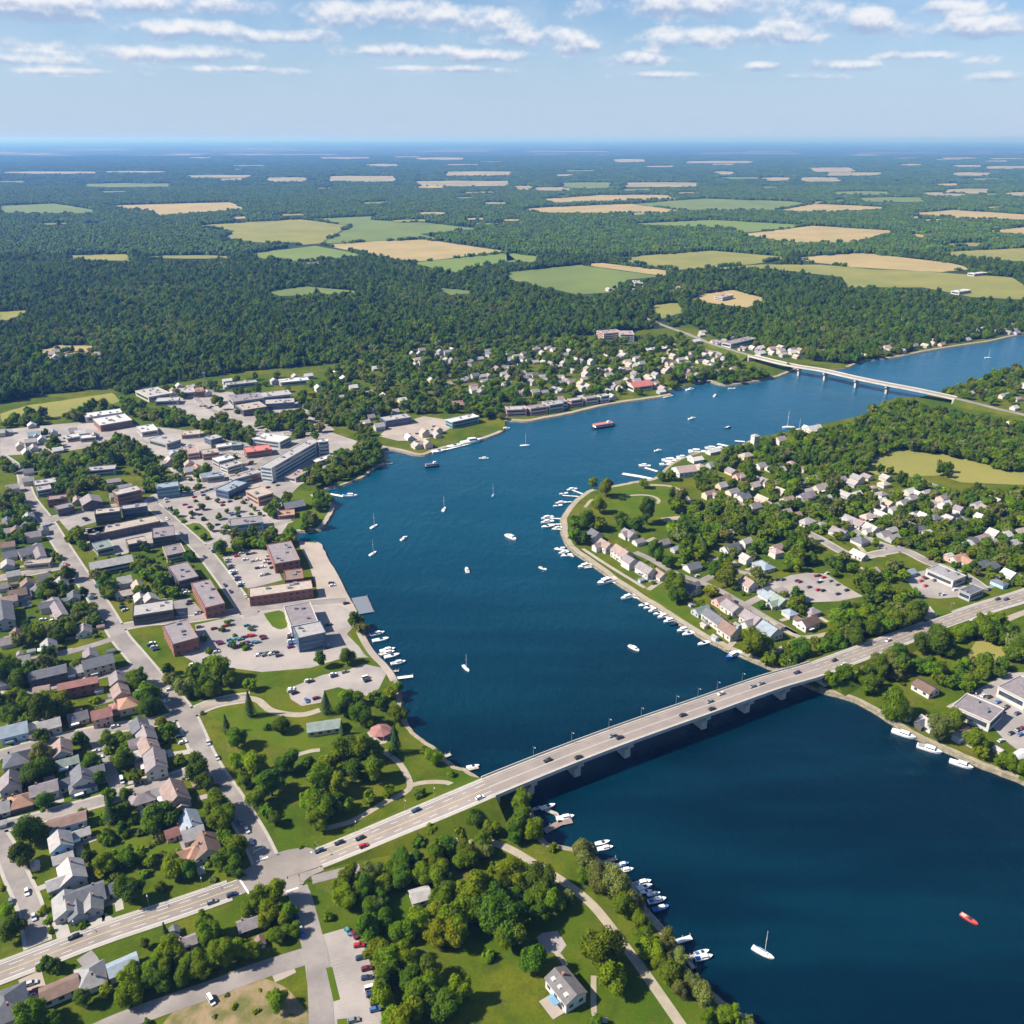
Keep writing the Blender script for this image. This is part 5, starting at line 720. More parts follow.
cars(K4, R(29), (180, 940, 'n'), (210, 955, 's'), (225, 975, 'n'), (195, 925, 'w'), (500, 590, 'k'), (490, 610, 'k'), (575, 680, 'k'), (555, 690, 's'), (430, 690, 's'), (450, 500, 's'), (470, 520, 'w'), (440, 540, 'n'), (575, 795, 'g'), (400, 720, 'b')); cars(C1, R(40), (340, 475, 'n'), (350, 482, 'k'), (740, 420, 'r'), (760, 430, 'm'), (790, 440, 'p'), (810, 425, 'r'), (800, 460, 'n'), (780, 455, 's'), (830, 440, 'b'), (870, 500, 'n'), (890, 510, 's'), (900, 525, 'k'), (700, 370, 'w'), (725, 365, 'k'), (745, 358, 's'), (490, 830, 'n'), (500, 842, 's'), (930, 460, 'b'), (950, 455, 'n'), (150, 500, 'n'), (190, 505, 'b'), (205, 498, 's'))
cars(V3, AM, (75, 882, 'k'), (120, 880, 'n'), (235, 890, 'k'), (255, 898, 'm'), (330, 940, 'p'), (400, 962, 'r'), (440, 968, 'k'), (385, 850, 'r'), (405, 848, 'k'), (445, 862, 'r'), (500, 890, 'g'), (555, 920, 'g'), (420, 893, 'w'), (630, 965, 'k'), (560, 995, 'n'), (475, 830, 's'), (410, 900, 'k')); cars(V1, AM, (220, 860, 'r'), (240, 870, 'k'), (200, 890, 'r'), (235, 930, 'r'), (310, 885, 'k'), (350, 995, 'g'), (380, 1000, 's'), (470, 960, 'w'), (530, 400, 's'), (0, 740, 'b'), (740, 960, 'n'))
cars(V2, AM, (815, 340, 'b'), (885, 378, 'k'), (850, 425, 'k'), (860, 395, 'm'), (970, 432, 'n'), (700, 290, 's'), (745, 300, 'k'), (650, 265, 'k'), (845, 215, 'n'), (995, 600, 'b'), (980, 560, 'k'), (920, 590, 'k'), (840, 650, 's'), (1005, 550, 'm')); cars(E1, AM, (880, 650, 's'), (730, 610, 'n'), (780, 640, 'w'), (630, 625, 's'), (930, 740, 'w'), (455, 545, 'k'))
CR = random.Random(11)
for pts, rz, n in (([(150, 500), (175, 522), (200, 545), (222, 571), (243, 603)], R(-54), 14), ([(155, 503), (205, 494), (240, 480), (262, 464)], R(49), 12), ([(120, 636), (104, 612), (84, 580), (62, 546)], R(-56), 9), ([(225, 792), (212, 768), (195, 735)], R(-57), 5), ([(150, 445), (200, 452), (250, 456)], R(10), 10), ([(300, 468), (318, 454), (330, 446)], R(55), 8), ([(60, 438), (100, 440), (20, 440)], R(20), 12), ([(160, 405), (215, 408), (230, 420)], R(30), 10), ([(215, 505), (260, 500), (280, 480)], R(49), 10), ([(395, 440), (420, 432), (445, 425)], R(20), 9)):
    for k in range(n):
        q = pts[CR.randrange(len(pts)-1)]; i = pts.index(q); t = CR.random(); sd = CR.choice((-1, 1))*CR.uniform(3.2, 4.6); p = P(q[0]+(pts[i+1][0]-q[0])*t, q[1]+(pts[i+1][1]-q[1])*t); p += Vector((-math.sin(rz), math.cos(rz), 0))*sd; p.z = LAND+.13
        car(0, 0, CR.choice('wkgsnsrbg'), rz+R(CR.uniform(-4, 4)), p=p)
# ------------------------------------------------------------------ boats, docks
def hull_mb(L_, W_, H_, draft=.35):
    b = MB(); pl = [(-.5, .42), (-.2, .5), (.12, .47), (.32, .33), (.44, .15), (.5, 0)]; top = [(x*L_, y*W_) for x, y in pl]+[(x*L_, -y*W_) for x, y in pl[-2::-1]]; n = len(top)
    vs = [(x*.93-.02*L_, y*.72, -draft) for x, y in top]+[(x, y, H_+(.16*H_ if x > .2*L_ else 0)) for x, y in top]
    b.add(vs, [tuple(range(n)), tuple(range(n, 2*n))[::-1]]+[(i, n+i, n+(i+1) % n, (i+1) % n) for i in range(n)]); return b
BM = {'w': ('white', M_GEL), 'b': ('blue', mat('boat_blue', (.06, .16, .42), rough=.35)), 'n': ('navy', mat('boat_navy', (.02, .035, .08), rough=.35)), 'r': ('red', mat('boat_red', (.55, .07, .06), rough=.4)), 'c': ('cream', mat('boat_cream', (.62, .55, .45), rough=.4))}
CANV = {'b': mat('canvas_blue', (.04, .12, .30)), 'g': mat('canvas_grey', (.25, .26, .28)), 't': mat('canvas_tan', (.42, .36, .28)), 'w': M_DOCKW}
hm = hull_mb(10, 3.3, 1.1).mesh('hull', M_GEL); q = MB(); q.box(.4, 0, 1.1, 4.2, 2.5, 1.0, top=.8); q.box(-.2, 0, 2.1, 2.6, 1.9, .12); CAB = q.mesh('cabin', M_GEL); q = MB(); q.box(.45, 0, 1.45, 4.0, 2.46, .45, top=.93); WSH = q.mesh('windscreen', M_GLASS); q = MB(); q.box(-3.2, 0, 1.08, 2.6, 2.5, .12); COCK = q.mesh('cockpit', CANV['t'])
sm_ = hull_mb(9.5, 2.9, .9).mesh('sail_hull', M_GEL); q = MB(); q.box(.2, 0, .9, 3.6, 1.6, .5, top=.8); SCAB = q.mesh('cabin', M_DOCKW); q = MB(); q.tube((.6, 0, .9), (.6, 0, 13), .11, .08, 6); q.tube((.6, 0, 8.6), (.6, 1.0, 8.5), .05, .05, 4); q.tube((.6, 0, 8.6), (.6, -1.0, 8.5), .05, .05, 4); MAST = q.mesh('mast', M_DOCKW); q = MB(); q.tube((.6, 0, 2.0), (-3.6, 0, 2.1), .20, .16, 6); BOOM = q.mesh('boom', CANV['b'])
WANCH = [(385, 650, 'at the west quay moorings'), (640, 895, 'at the lower park moorings'), (693, 955, 'at the lowest jetty on the bank'), (545, 820, 'by the dock under the west bridge end'), (470, 770, 'on the shore north of the bridge'), (575, 495, 'moored north of the point'), (548, 522, 'at the pontoons of the point'), (562, 555, 'moored west of the point'), (592, 575, 'below the pink shore houses'), (650, 610, 'on the moorings below the shore lawn'), (685, 635, 'below the long slate shore house'), (735, 656, 'near the east bridge end'), (672, 462, 'off the pink-roofed boathouse'), (710, 450, 'along the peninsula north shore'), (790, 430, 'on the wooded north shore'), (475, 443, 'along the north quay pontoon'), (350, 495, 'at the small harbour park'), (672, 391, 'by the riverside hall'), (935, 745, 'on the bank below the white bungalow'), (374, 540, 'off the waterfront plaza'), (425, 520, 'in the bay off the town'), (490, 470, 'in the bay below the north quay'), (480, 570, 'in the middle of the bay'), (530, 545, 'in midstream west of the point'), (634, 649, 'in midstream off the shore houses'), (470, 665, 'in the lower bay above the bridge'), (530, 440, 'off the riverside apartments'), (705, 410, 'in the upper channel'), (988, 358, 'beyond the far bridge')]
def boat(px, py, col='w', rz=AM, s=1.0, kind='cruiser', can='t', doing='moored', where=None, look=None):
    where = where if where is not None else min(WANCH, key=lambda a: (a[0]-px)**2+((a[1]-py)*1.5)**2)[2]
    p = P(px, py, 0.0); t = thing({'cruiser': 'motor_cruiser', 'sail': 'sailing_boat', 'open': 'open_boat'}[kind], p, rz); t.scale = (s, s, s)
    sz = 'large ' if s > 1.25 else 'small ' if s < .8 else ''
    if kind == 'sail':
        tag(t, look or sz+BM[col][0]+' sailing boat with bare mast '+doing, 'sailing boat', 'sailing boats', where); omat(link('hull', sm_, t), BM[col][1]); link('cabin', SCAB, t); link('mast', MAST, t); link('boom', BOOM, t)
    else:
        nm = {'b': 'blue', 'g': 'grey', 't': 'tan', 'w': 'white'}[can]
        tag(t, look or (sz if doing == 'moored' else '')+BM[col][0]+(' motor cruiser ' if kind == 'cruiser' else ' open motorboat ')+'with '+nm+' cockpit'+('' if doing == 'moored' else ' '+doing), 'motor boat', 'boats on the river', where); omat(link('hull', hm, t), BM[col][1])
        if kind == 'cruiser': link('cabin', CAB, t); link('windscreen', WSH, t)
        else: o = link('windscreen', WSH, t, (0, 0, .55)); o.scale = (.5, .8, .6)
        omat(link('cockpit', COCK, t), CANV[can])
def boats(c, rz, *rows):
    for r in rows: x, y = crop(c[0], c[1], [r[:2]])[0]; boat(x, y, *r[2:3], rz+R(random.uniform(-5, 5)), *r[3:])
D1 = ((330, 590), 10.24); D2 = ((590, 830), 7.31); D3 = ((540, 460), 8.53); O0 = ((0, 0), 1)
boats(D1, R(24), (485, 455, 'w', 1.0, 'cruiser', 'b'), (520, 518, 'w', 1.1, 'open', 'w'), (590, 622, 'w', 1.0, 'cruiser', 'w'), (590, 652, 'w', .95, 'cruiser', 't'), (635, 682, 'w', 1.0, 'open', 'w'), (700, 752, 'w', .95, 'cruiser', 't'), (330, 430, 'w', .6, 'open', 'w'))
boats(D2, R(15), *[(r[0], r[1], r[2], r[3]*.8)+r[4:] for r in ((92, 98, 'w', .9, 'open', 'w'), (112, 138, 'w', .95, 'cruiser', 'w'), (235, 258, 'b', .85, 'cruiser', 'b'), (262, 298, 'w', .9, 'cruiser', 'w'), (380, 395, 'w', 1.1, 'cruiser', 'g'), (400, 422, 'w', .9, 'open', 'w'), (410, 455, 'w', .7, 'open', 'w'), (465, 472, 'w', .75, 'cruiser', 'w'), (490, 520, 'w', 1.05, 'cruiser', 'b'), (518, 577, 'b', .95, 'cruiser', 'b'), (818, 900, 'w', .8, 'open', 'b'), (832, 938, 'w', .95, 'cruiser', 'b'))])
boats(C7, R(20), (425, 243, 'w', .8, 'open', 'w'), (488, 283, 'w', .9, 'cruiser', 'w'), (385, 248, 'c', .5, 'open', 't')); boats(((430, 740), 3.605), R(10), (155, 98, 'w', .7, 'open', 'w'))
boats(D3, R(200), (270, 258, 'w', 1.1, 'cruiser', 'w'), (200, 292, 'w', .9, 'open', 'w'), (180, 370, 'w', 1.0, 'cruiser', 'w'), (150, 395, 'w', .9, 'open', 'w'), (60, 500, 'w', 1.2, 'cruiser', 'w'), (60, 535, 'w', 1.2, 'cruiser', 'w'), (65, 572, 'w', 1.2, 'open', 'w'), (150, 588, 'w', 1.0, 'cruiser', 'w'), (165, 760, 'w', .9, 'open', 'w'), (200, 795, 'w', .9, 'cruiser', 'w'), (225, 820, 'w', 1.0, 'open', 'w'), (385, 912, 'w', 1.3, 'cruiser', 't'))
boats(E1, R(208), (265, 650, 'w', 1.7, 'cruiser', 't'), (350, 712, 'w', 1.2, 'cruiser', 'g'), (365, 700, 'w', .9, 'open', 'w'), (415, 742, 'w', .9, 'open', 'w'), (435, 752, 'w', .9, 'open', 'w'), (455, 764, 'w', 1.0, 'cruiser', 'b'), (475, 776, 'w', .9, 'open', 'w'), (495, 788, 'w', 1.1, 'cruiser', 'w'), (520, 806, 'w', 1.1, 'cruiser', 't'), (540, 818, 'n', .9, 'open', 'g'), (575, 842, 'w', 1.1, 'cruiser', 'w'), (595, 857, 'w', 1.1, 'open', 'w'), (655, 896, 'w', 1.05, 'open', 'w'), (775, 944, 'b', 1.35, 'cruiser', 'w'))
boats(E1, R(170), (625, 130, 'w', 1.7, 'cruiser', 'w'), (685, 116, 'w', 1.4, 'cruiser', 'w'), (705, 112, 'w', 1.2, 'open', 'w'), (515, 165, 'w', 1.5, 'cruiser', 'w'), (540, 158, 'w', 1.3, 'open', 'w'), (570, 152, 'w', 1.3, 'cruiser', 'w'), (500, 180, 'w', 1.2, 'open', 'w'), (418, 185, 'w', 1.2, 'cruiser', 'w')); boats(V6, R(180), (590, 168, 'w', 1.5, 'sail', 't'), (480, 225, 'w', 1.1, 'open', 'w'), (270, 285, 'w', 1.1, 'open', 'w'), (40, 318, 'w', 1.8, 'cruiser', 'w'), (660, 180, 'w', 1, 'sail', 't'))
boats(((380, 400), 5.69), R(28), (335, 296, 'w', 1.6, 'open', 'w'), (425, 266, 'w', 1.6, 'open', 'w'), (520, 243, 'w', 2.4, 'cruiser', 'w'), (712, 168, 'w', 1.2, 'cruiser', 't')); boats(C2, R(5), (600, 386, 'w', 1.35, 'cruiser', 'b')); boats(N6, R(20), (680, 522, 'n', 1, 'cruiser', 'w'), (760, 520, 'w', 1.2, 'cruiser', 'w'))
boats(V2, R(-32), (60, 603, 'w', 1.25, 'cruiser', 'w'), (265, 722, 'w', 1.25, 'cruiser', 'g'), (520, 845, 'w', 1.15, 'cruiser', 'w'))
for r in ((444, 510, 'w', R(80), 1.0, 'sail'), (374, 527, 'w', R(60), .95, 'sail'), (373, 554, 'w', R(60), .9, 'sail'), (404, 539, 'w', R(60), .85), (467, 571, 'w', R(100), .95), (511, 538, 'w', R(-50), 1.3), (543, 569, 'w', R(-40), .75, 'open'), (634, 649, 'w', R(-50), .9), (466, 669, 'w', R(-60), .85, 'sail'), (493, 496, 'b', R(80), .9, 'sail'), (484, 459, 'w', R(0), 1.0), (525, 446, 'w', R(10), 1.1, 'sail'), (692, 419, 'w', R(25), 1.0), (728, 428, 'n', R(20), .9), (715, 396, 'w', R(60), 1.0), (658, 451, 'w', R(20), .85), (988, 358, 'w', R(0), 1.0, 'sail'), (732, 389, 'w', R(0), 1.0, 'open')):
    boat(*r, doing='under way' if len(r) < 6 or r[5] != 'sail' else 'afloat')
boat(763, 954, 'w', R(-38), .98, 'sail', look='long white sailing boat with a tall bare mast', where='alone on the wide water at bottom'); boat(969, 920, 'r', R(-52), .75, 'open', look='small red motorboat heading away', where='alone at the bottom right')
def bigboat(px, py, L_, W_, rz, hullm, roofm, look, where, deckh=2.6):
    t = thing('tour_boat', P(px, py, 0), rz); tag(t, look, 'tour boat', None, where); link('hull', hull_mb(L_, W_, 1.8, .8).mesh('hull', hullm), t); b = MB(); b.box(-L_*.05, 0, 1.8, L_*.74, W_*.8, deckh); link('cabin', b.mesh('cabin', M_GEL), t); b = MB(); b.box(-L_*.05, 0, 2.6, L_*.72, W_*.82, 1.0); link('window_band', b.mesh('window_band', M_GLASS), t); b = MB(); b.box(-L_*.05, 0, 1.8+deckh, L_*.80, W_*.92, .3); link('roof', b.mesh('roof', roofm), t); b = MB(); b.box(L_*.18, 0, 2.1+deckh, 3, 2.6, 1.7, top=.8); link('wheelhouse', b.mesh('wheelhouse', M_GEL), t)
bigboat(604, 427, 31, 8, R(28), mat('hull_dark', (.03, .035, .05), rough=.5), RM['R'], 'long red roofed excursion boat with dark hull', 'in the channel before the riverside apartments'); bigboat(432, 467, 15, 5, R(18), BM['n'][1], RM['s'], 'short dark navy launch with low cabin', 'in the bay below the north quay', 1.6)
def dock(c, pts, wd, m=None, where=None, look='narrow timber jetty', z=.75):
    q = crop(c[0], c[1], pts); L = [P(x, y, z) for x, y in q]; o = L[0].copy(); o.z = 0; t = thing('dock', o); tag(t, look, 'dock', 'jetties and docks', where); S = [v-o for v in L]
    D = []
    for a, c_ in zip(S, S[1:]): D += [a.lerp(c_, k/4) for k in range(4)]
    D.append(S[-1]); ribbon('deck', D, -wd/2, wd/2, 0, m or M_DOCK, t, .3); N = normals(D)
    for i in range(0, len(D), 2):
        b = MB(); v = D[i]+N[i]*(wd/2+.15); b.tube((v.x, v.y, -2.5), (v.x, v.y, z+.7), .16, .16, 6); link('post', b.mesh('post', M_DOCK), t)
dock(D1, [(300, 70), (370, 235)], 11, M_METAL, None, 'wide grey floating pontoon'); dock(D1, [(690, 900), (850, 880)], 2.6, M_DOCKW); dock(D1, [(360, 470), (440, 455)], 1.6); dock(D1, [(500, 660), (570, 645)], 1.6); dock(D1, [(640, 832), (705, 825)], 1.6)
dock(D2, [(85, 240), (195, 205)], 1.8); dock(D2, [(420, 590), (570, 760)], 1.8); dock(D2, [(630, 815), (742, 782)], 2.2, M_DOCKW); dock(D2, [(715, 940), (770, 918)], 2); dock(D2, [(700, 930), (760, 1010)], 1.8)
dock(C7, [(412, 328), (470, 298), (512, 290)], 3.4, RM['p'], None, 'broad reddish timber landing stage'); dock(C7, [(470, 296), (455, 265), (390, 240)], 2.0); dock(C7, [(120, 110), (175, 98)], 1.8); dock(C7, [(45, 62), (75, 50)], 2.2)
for q, w_ in (([(190, 500), (60, 495)], 1.8), ([(190, 545), (60, 548)], 1.8), ([(180, 590), (100, 588)], 1.6), ([(370, 290), (250, 245)], 1.8), ([(330, 310), (190, 300)], 1.6), ([(270, 355), (130, 365)], 1.6), ([(240, 770), (130, 760)], 1.6), ([(290, 820), (190, 800)], 1.6), ([(440, 910), (380, 918)], 1.8)): dock(D3, q, w_, M_DOCKW)
dock(E1, [(460, 238), (400, 225), (330, 214)], 5, M_DOCKW, None, 'long white breakwater jetty'); dock(E1, [(470, 205), (420, 190)], 3, M_DOCKW); dock(E1, [(780, 110), (710, 95)], 4, M_DOCKW, None, 'long white breakwater jetty'); dock(E1, [(560, 175), (500, 165)], 3, M_DOCKW)
for q in ([(330, 655), (280, 645)], [(410, 715), (360, 705)], [(500, 770), (440, 745)], [(560, 810), (500, 785)], [(625, 855), (570, 838)], [(690, 890), (650, 885)], [(815, 945), (780, 940)]): dock(E1, q, 1.8, M_DOCKW)
dock(C2, [(520, 375), (575, 385)], 3, M_DOCKW); dock(C2, [(735, 255), (770, 252)], 2); dock(((380, 400), 5.69), [(300, 300), (560, 235)], 3, M_DOCKW, None, 'long white floating quay pontoon'); dock(V2, [(95, 590), (130, 605)], 1.8); dock(V2, [(300, 690), (330, 680)], 1.8); dock(V2, [(530, 825), (590, 805)], 1.8); dock(G9, [(740, 585), (795, 572)], 4, M_DOCKW); dock(V6, [(330, 250), (270, 245)], 3, M_DOCKW)
# ------------------------------------------------------------------ trees
ICO = None
def ico(sub):
    import bmesh
    bm = bmesh.new(); bmesh.ops.create_icosphere(bm, subdivisions=sub, radius=1); v = np.array([p.co[:] for p in bm.verts]); f = [tuple(q.index for q in p.verts) for p in bm.faces]; bm.free(); return v, f
I1 = ico(1); I2 = ico(2)
def crown(name, shape, seed, nleaf, size, trunk=None):
    """unit crown: radius 1, standing on z=0; returns a mesh with a per-face 'leaf' value"""
    g = np.random.default_rng(seed); cz, rz, rx = {'round': (1.12, .92, 1), 'tall': (1.6, 1.4, 1), 'wide': (.95, .74, 1.0), 'shrub': (.5, .6, 1), 'weep': (1.15, 1.05, 1)}.get(shape, (1.6, 1, 1))
    V, F, A = [], [], []; off = 0
    if shape == 'fir':
        n = nleaf; h = g.random(n)**.75; z = .35+h*3.6; tier = 1-.25*((h*9) % 1); r = (1-h)*tier*np.sqrt(g.uniform(.55, 1, n)); th = g.uniform(0, 2*np.pi, n)
        p = np.stack([r*np.cos(th), r*np.sin(th), z], 1); nrm = np.stack([np.cos(th), np.sin(th), np.full(n, .9)], 1); lobes = [(np.array([0, 0, .4+k*.6]), .62*(1-k/6.3)) for k in range(6)]
    else:
        k = {'round': 17, 'tall': 20, 'wide': 18, 'shrub': 9, 'weep': 16}[shape]; lobes = []
        for i in range(k):
            d = g.normal(size=3); d /= np.linalg.norm(d); d[2] = d[2]*.9+.12; q = d*g.uniform(.35, .84)*np.array([1, 1, rz]); lobes.append((q+[0, 0, cz], g.uniform(.20, .46)))
        lobes.append((np.array([0, 0, cz]), .55)); wgt = np.array([l[1]**2 for l in lobes]); li = g.choice(len(lobes), nleaf*2, p=wgt/wgt.sum()); d = g.normal(size=(nleaf*2, 3)); d /= np.linalg.norm(d, axis=1)[:, None]
        c = np.array([l[0] for l in lobes])[li]; r = np.array([l[1] for l in lobes])[li]; p = c+d*(r*g.uniform(.70, 1.26, nleaf*2))[:, None]*np.array([1, 1, 1.0 if shape != 'weep' else 1.35]); ok = np.ones(len(p), bool)
        for (lc, lr) in lobes: ok &= ~(np.linalg.norm(p-lc, axis=1) < lr*.66)
        p, nrm = p[ok][:nleaf], d[ok][:nleaf]
    n = len(p); nr = nrm*1.0+g.normal(size=(n, 3))*.42+np.array([0, 0, .25]); nr /= np.linalg.norm(nr, axis=1)[:, None]; a = np.cross(nr, g.normal(size=(n, 3))); a /= np.linalg.norm(a, axis=1)[:, None]; b2 = np.cross(nr, a)
    s = size*g.uniform(.6, 1.35, n)[:, None]; e = s*g.uniform(.6, 1.0, n)[:, None]
    quad = np.stack([p-a*s, p-b2*e, p+a*s, p+b2*e], 1).reshape(-1, 3); V = [quad]; F = [tuple(range(4*i, 4*i+4)) for i in range(n)]; A = list(np.clip(g.normal(.5, .24, n), 0, 1)); off = 4*n
    for c, r in lobes:
        v, f = I1; k = .76 if shape != 'fir' else .8; vv = v*(r*k)*(1+g.uniform(-.16, .16, (len(v), 1)))+c; V.append(vv); F += [tuple(i+off for i in q) for q in f]; A += list(g.uniform(.2, .7, len(f))); off += len(v)
    me = bpy.data.meshes.new(name); me.from_pydata(np.concatenate(V).tolist(), [], F); at = me.attributes.new('leaf', 'FLOAT', 'FACE'); at.data.foreach_set('value', np.array(A, dtype=np.float32)); me.update(); return me
def trunk_mesh(shape, seed):
    r = random.Random(seed); b = MB(); top = {'round': 1.1, 'tall': 1.5, 'wide': .9, 'shrub': .5, 'fir': 3.4, 'weep': 1.2}[shape]; b.tube((0, 0, -.1), (0, 0, top*.55), .10, .075, 7); b.tube((0, 0, top*.55), (.04, .03, top), .075, .04, 6)
    if shape != 'fir':
        for k in range(4): a = k*1.57+r.random(); b.tube((0, 0, top*(.45+.1*k)), (math.cos(a)*.5, math.sin(a)*.5, top*(.45+.1*k)+.42), .045, .02, 5)
    return b.mesh('trunk_'+shape, BARK)
SHAPES = ('round', 'tall', 'wide', 'shrub', 'weep', 'fir')
HI = {s: [crown('crown_'+s, s, 100*i+k, {'shrub': 1000, 'fir': 2300}.get(s, 4400), {'shrub': .10, 'fir': .062}.get(s, .066)) for k in range(4 if s in ('round', 'wide', 'tall') else 3)] for i, s in enumerate(SHAPES)}
TRK = {s: trunk_mesh(s, i) for i, s in enumerate(SHAPES)}
for s in SHAPES:
    for m in HI[s]: m.materials.append(LEAF['mid'])
TREES = []       # world x, y, crown radius, shape, tone
TONES = ['dark', 'dark', 'mid', 'mid', 'mid', 'bright', 'bright', 'yellow', 'olive']
def tree_at(px, py, r, shape='round', tone=None, zc=None):
    zc = {'round': 1.2, 'tall': 1.65, 'wide': 1.0, 'shrub': .5, 'fir': 1.6, 'weep': 1.2}[shape] if zc is None else zc
    p = P(px, py, LAND+zc*r); TREES.append((p.x, p.y, r, shape, tone or random.choice(TONES)))
def singles(c, rows, tones=None):
    for r in rows:
        x, y = c[0][0]+r[0]/c[1], c[0][1]+r[1]/c[1]; d = r[2]/c[1]; p = P(x, y, LAND+6); tree_at(x, y, d/2/pxm(p.x, p.y, LAND+6), r[3] if len(r) > 3 else random.choice(('round', 'round', 'wide', 'tall')), r[4] if len(r) > 4 else (random.choice(tones) if tones else None))
# footprints, roads, water that keep trees off
RP = []
for o in list(COL.objects):
    if o.get('kind') == 'structure' and o.name.split('.')[0] in ('street', 'side_road', 'main_road', 'driveway', 'park_drive', 'footpath', 'track'):
        vs = [v.co for v in o.data.vertices]
        for i in range(0, len(vs)-3, 2):
            a, b = (vs[i]+vs[i+1])/2, (vs[i+2]+vs[i+3])/2; wd = (vs[i]-vs[i+1]).length/2; n = max(1, int((b-a).length/4))
            for k in range(n): q = a.lerp(b, k/n); RP.append((q.x, q.y, wd))
RP = np.array(RP); FRP = np.array([(v.x, v.y, (5+(v.z-LAND)*.5)*(1.9 if proj(*v)[0] > 935 else .7)) for i in range(len(FL)-1) for v in (FL[i], FL[i].lerp(FL[i+1], .33), FL[i].lerp(FL[i+1], .67))]); FT = np.array(FOOT); AREAS = []
for o in list(COL.objects):
    if o.get('kind') == 'structure' and o.name.split('.')[0] in ('car_park', 'waterfront_plaza', 'quay_paving', 'junction', 'paved_court', 'bare_field'): AREAS.append([(v.co.x, v.co.y) for v in o.data.vertices])
BXY = [((v[0].x, v[0].y, v[1].x, v[1].y)) for v in ()]
def allowed(x, y, r, roads=.35, roof=.45, areas=True):
    ok = ~inside(x, y, RIVER); clear = (rng.random(len(x)) < .72) & (y > 720)
    for k in range(0, len(RP), 400):
        q = RP[k:k+400]; d = (x[:, None]-q[:, 0])**2+(y[:, None]-q[:, 1])**2; ok &= ~(d < (q[:, 2]+np.minimum(r, 7)[:, None]*roads)**2).any(1)
    if len(y) and y.max() > 850:
        for q in (1.012, 1.022, 1.032, 1.044): ok &= ~((((x*q)[:, None]-FRP[:, 0])**2+((y*q)[:, None]-FRP[:, 1])**2 < FRP[:, 2]**2).any(1) & (y > 850))
    for fx, fy, hl, hw, a in FT:
        dx, dy = x-fx, y-fy; u = np.abs(dx*math.cos(a)+dy*math.sin(a)); v = np.abs(-dx*math.sin(a)+dy*math.cos(a)); ok &= ~((u < hl+r*roof) & (v < hw+r*roof))
        for q in (1.012, 1.024, 1.036):
            dx, dy = x*q-fx, y*q-fy; u = np.abs(dx*math.cos(a)+dy*math.sin(a)); v = np.abs(-dx*math.sin(a)+dy*math.cos(a)); ok &= ~(clear & (u < hl+2) & (v < hw+2))
    if areas:
        for pl in AREAS: ok &= ~inside(x, y, pl)
    return ok
def clump(c, s, rmin, rmax, *pts, shapes=('round', 'round', 'tall', 'wide'), tones=None, keep=1.0, zc=6.0, roads=.35, areas=True):
    """fill a polygon traced round the crowns with trees about s metres apart"""
    pl = [(P(x, y, LAND+zc).x, P(x, y, LAND+zc).y) for x, y in crop(c[0], c[1], pts)]; xs = [p[0] for p in pl]; ys = [p[1] for p in pl]
    gx, gy = np.meshgrid(np.arange(min(xs), max(xs)+s, s), np.arange(min(ys), max(ys)+s, s*.87)); gx = gx+(np.arange(gx.shape[0]) % 2)[:, None]*s/2
    gx = gx.ravel()+rng.uniform(-.36, .36, gx.size)*s; gy = gy.ravel()+rng.uniform(-.36, .36, gy.size)*s; r = rng.uniform(rmin, rmax, gx.size); ok = inside(gx, gy, pl) & (rng.random(gx.size) < keep)
    gx, gy, r = gx[ok], gy[ok], r[ok]
    if not len(gx): return
    ok = allowed(gx, gy, r, roads, areas=areas)
    for x, y, q in zip(gx[ok], gy[ok], r[ok]): TREES.append((x, y, q, random.choice(shapes), random.choice(tones or TONES)))
B = 'bright'; D = 'dark'; Y = 'yellow'; O = 'olive'; M = 'mid'
singles(C5, [(197, 105, 62, 'fir', 'fir'), (103, 178, 48, 'fir', 'fir'), (503, 95, 60, 'fir', 'fir'), (780, 250, 72, 'fir', 'fir'), (567, 195, 36, 'fir', 'fir'), (325, 180, 72, 'wide', D), (145, 230, 85, 'round', M), (210, 325, 110), (160, 320, 80), (345, 320, 100, 'round', D), (437, 330, 62, 'round', D), (280, 405, 120, 'round', D), (225, 460, 100, 'round', M), (180, 400, 70), (300, 550, 66, 'round', D), (262, 515, 60, 'round', M), (520, 320, 95), (590, 280, 112, 'round', D), (650, 255, 100, 'tall', M), (612, 350, 95, 'round', D), (690, 350, 100, 'round', M), (692, 285, 85, 'round', M), (485, 395, 120, 'round', M), (540, 420, 100, 'round', B), (430, 470, 95, 'round', B), (480, 515, 115, 'round', M), (535, 485, 100, 'round', D), (470, 565, 80, 'round', M), (588, 500, 52, 'tall', M), (675, 465, 62, 'round', M), (755, 440, 54, 'round', M), (590, 65, 80), (640, 135, 90), (672, 160, 54, 'round', M), (575, 110, 70), (625, 60, 55), (760, 45, 60), (785, 135, 80, 'wide', M), (790, 25, 50), (930, 300, 62, 'shrub', B), (900, 280, 44, 'shrub', M), (885, 458, 56, 'shrub', D), (404, 668, 22, 'shrub', D), (60, 490, 100, 'round', M), (95, 540, 90, 'round', B), (15, 400, 76, 'round', D), (100, 620, 64, 'tall', M), (130, 655, 60, 'tall', B), (730, 95, 60, 'round', D), (700, 60, 50, 'round', M), (270, 190, 40, 'shrub', D), (1005, 375, 36, 'shrub', M), (980, 590, 60, 'shrub', M), (880, 640, 70, 'shrub', D), (510, 945, 50, 'shrub', M), (10, 130, 26, 'shrub', M)], [M, M, D, B])
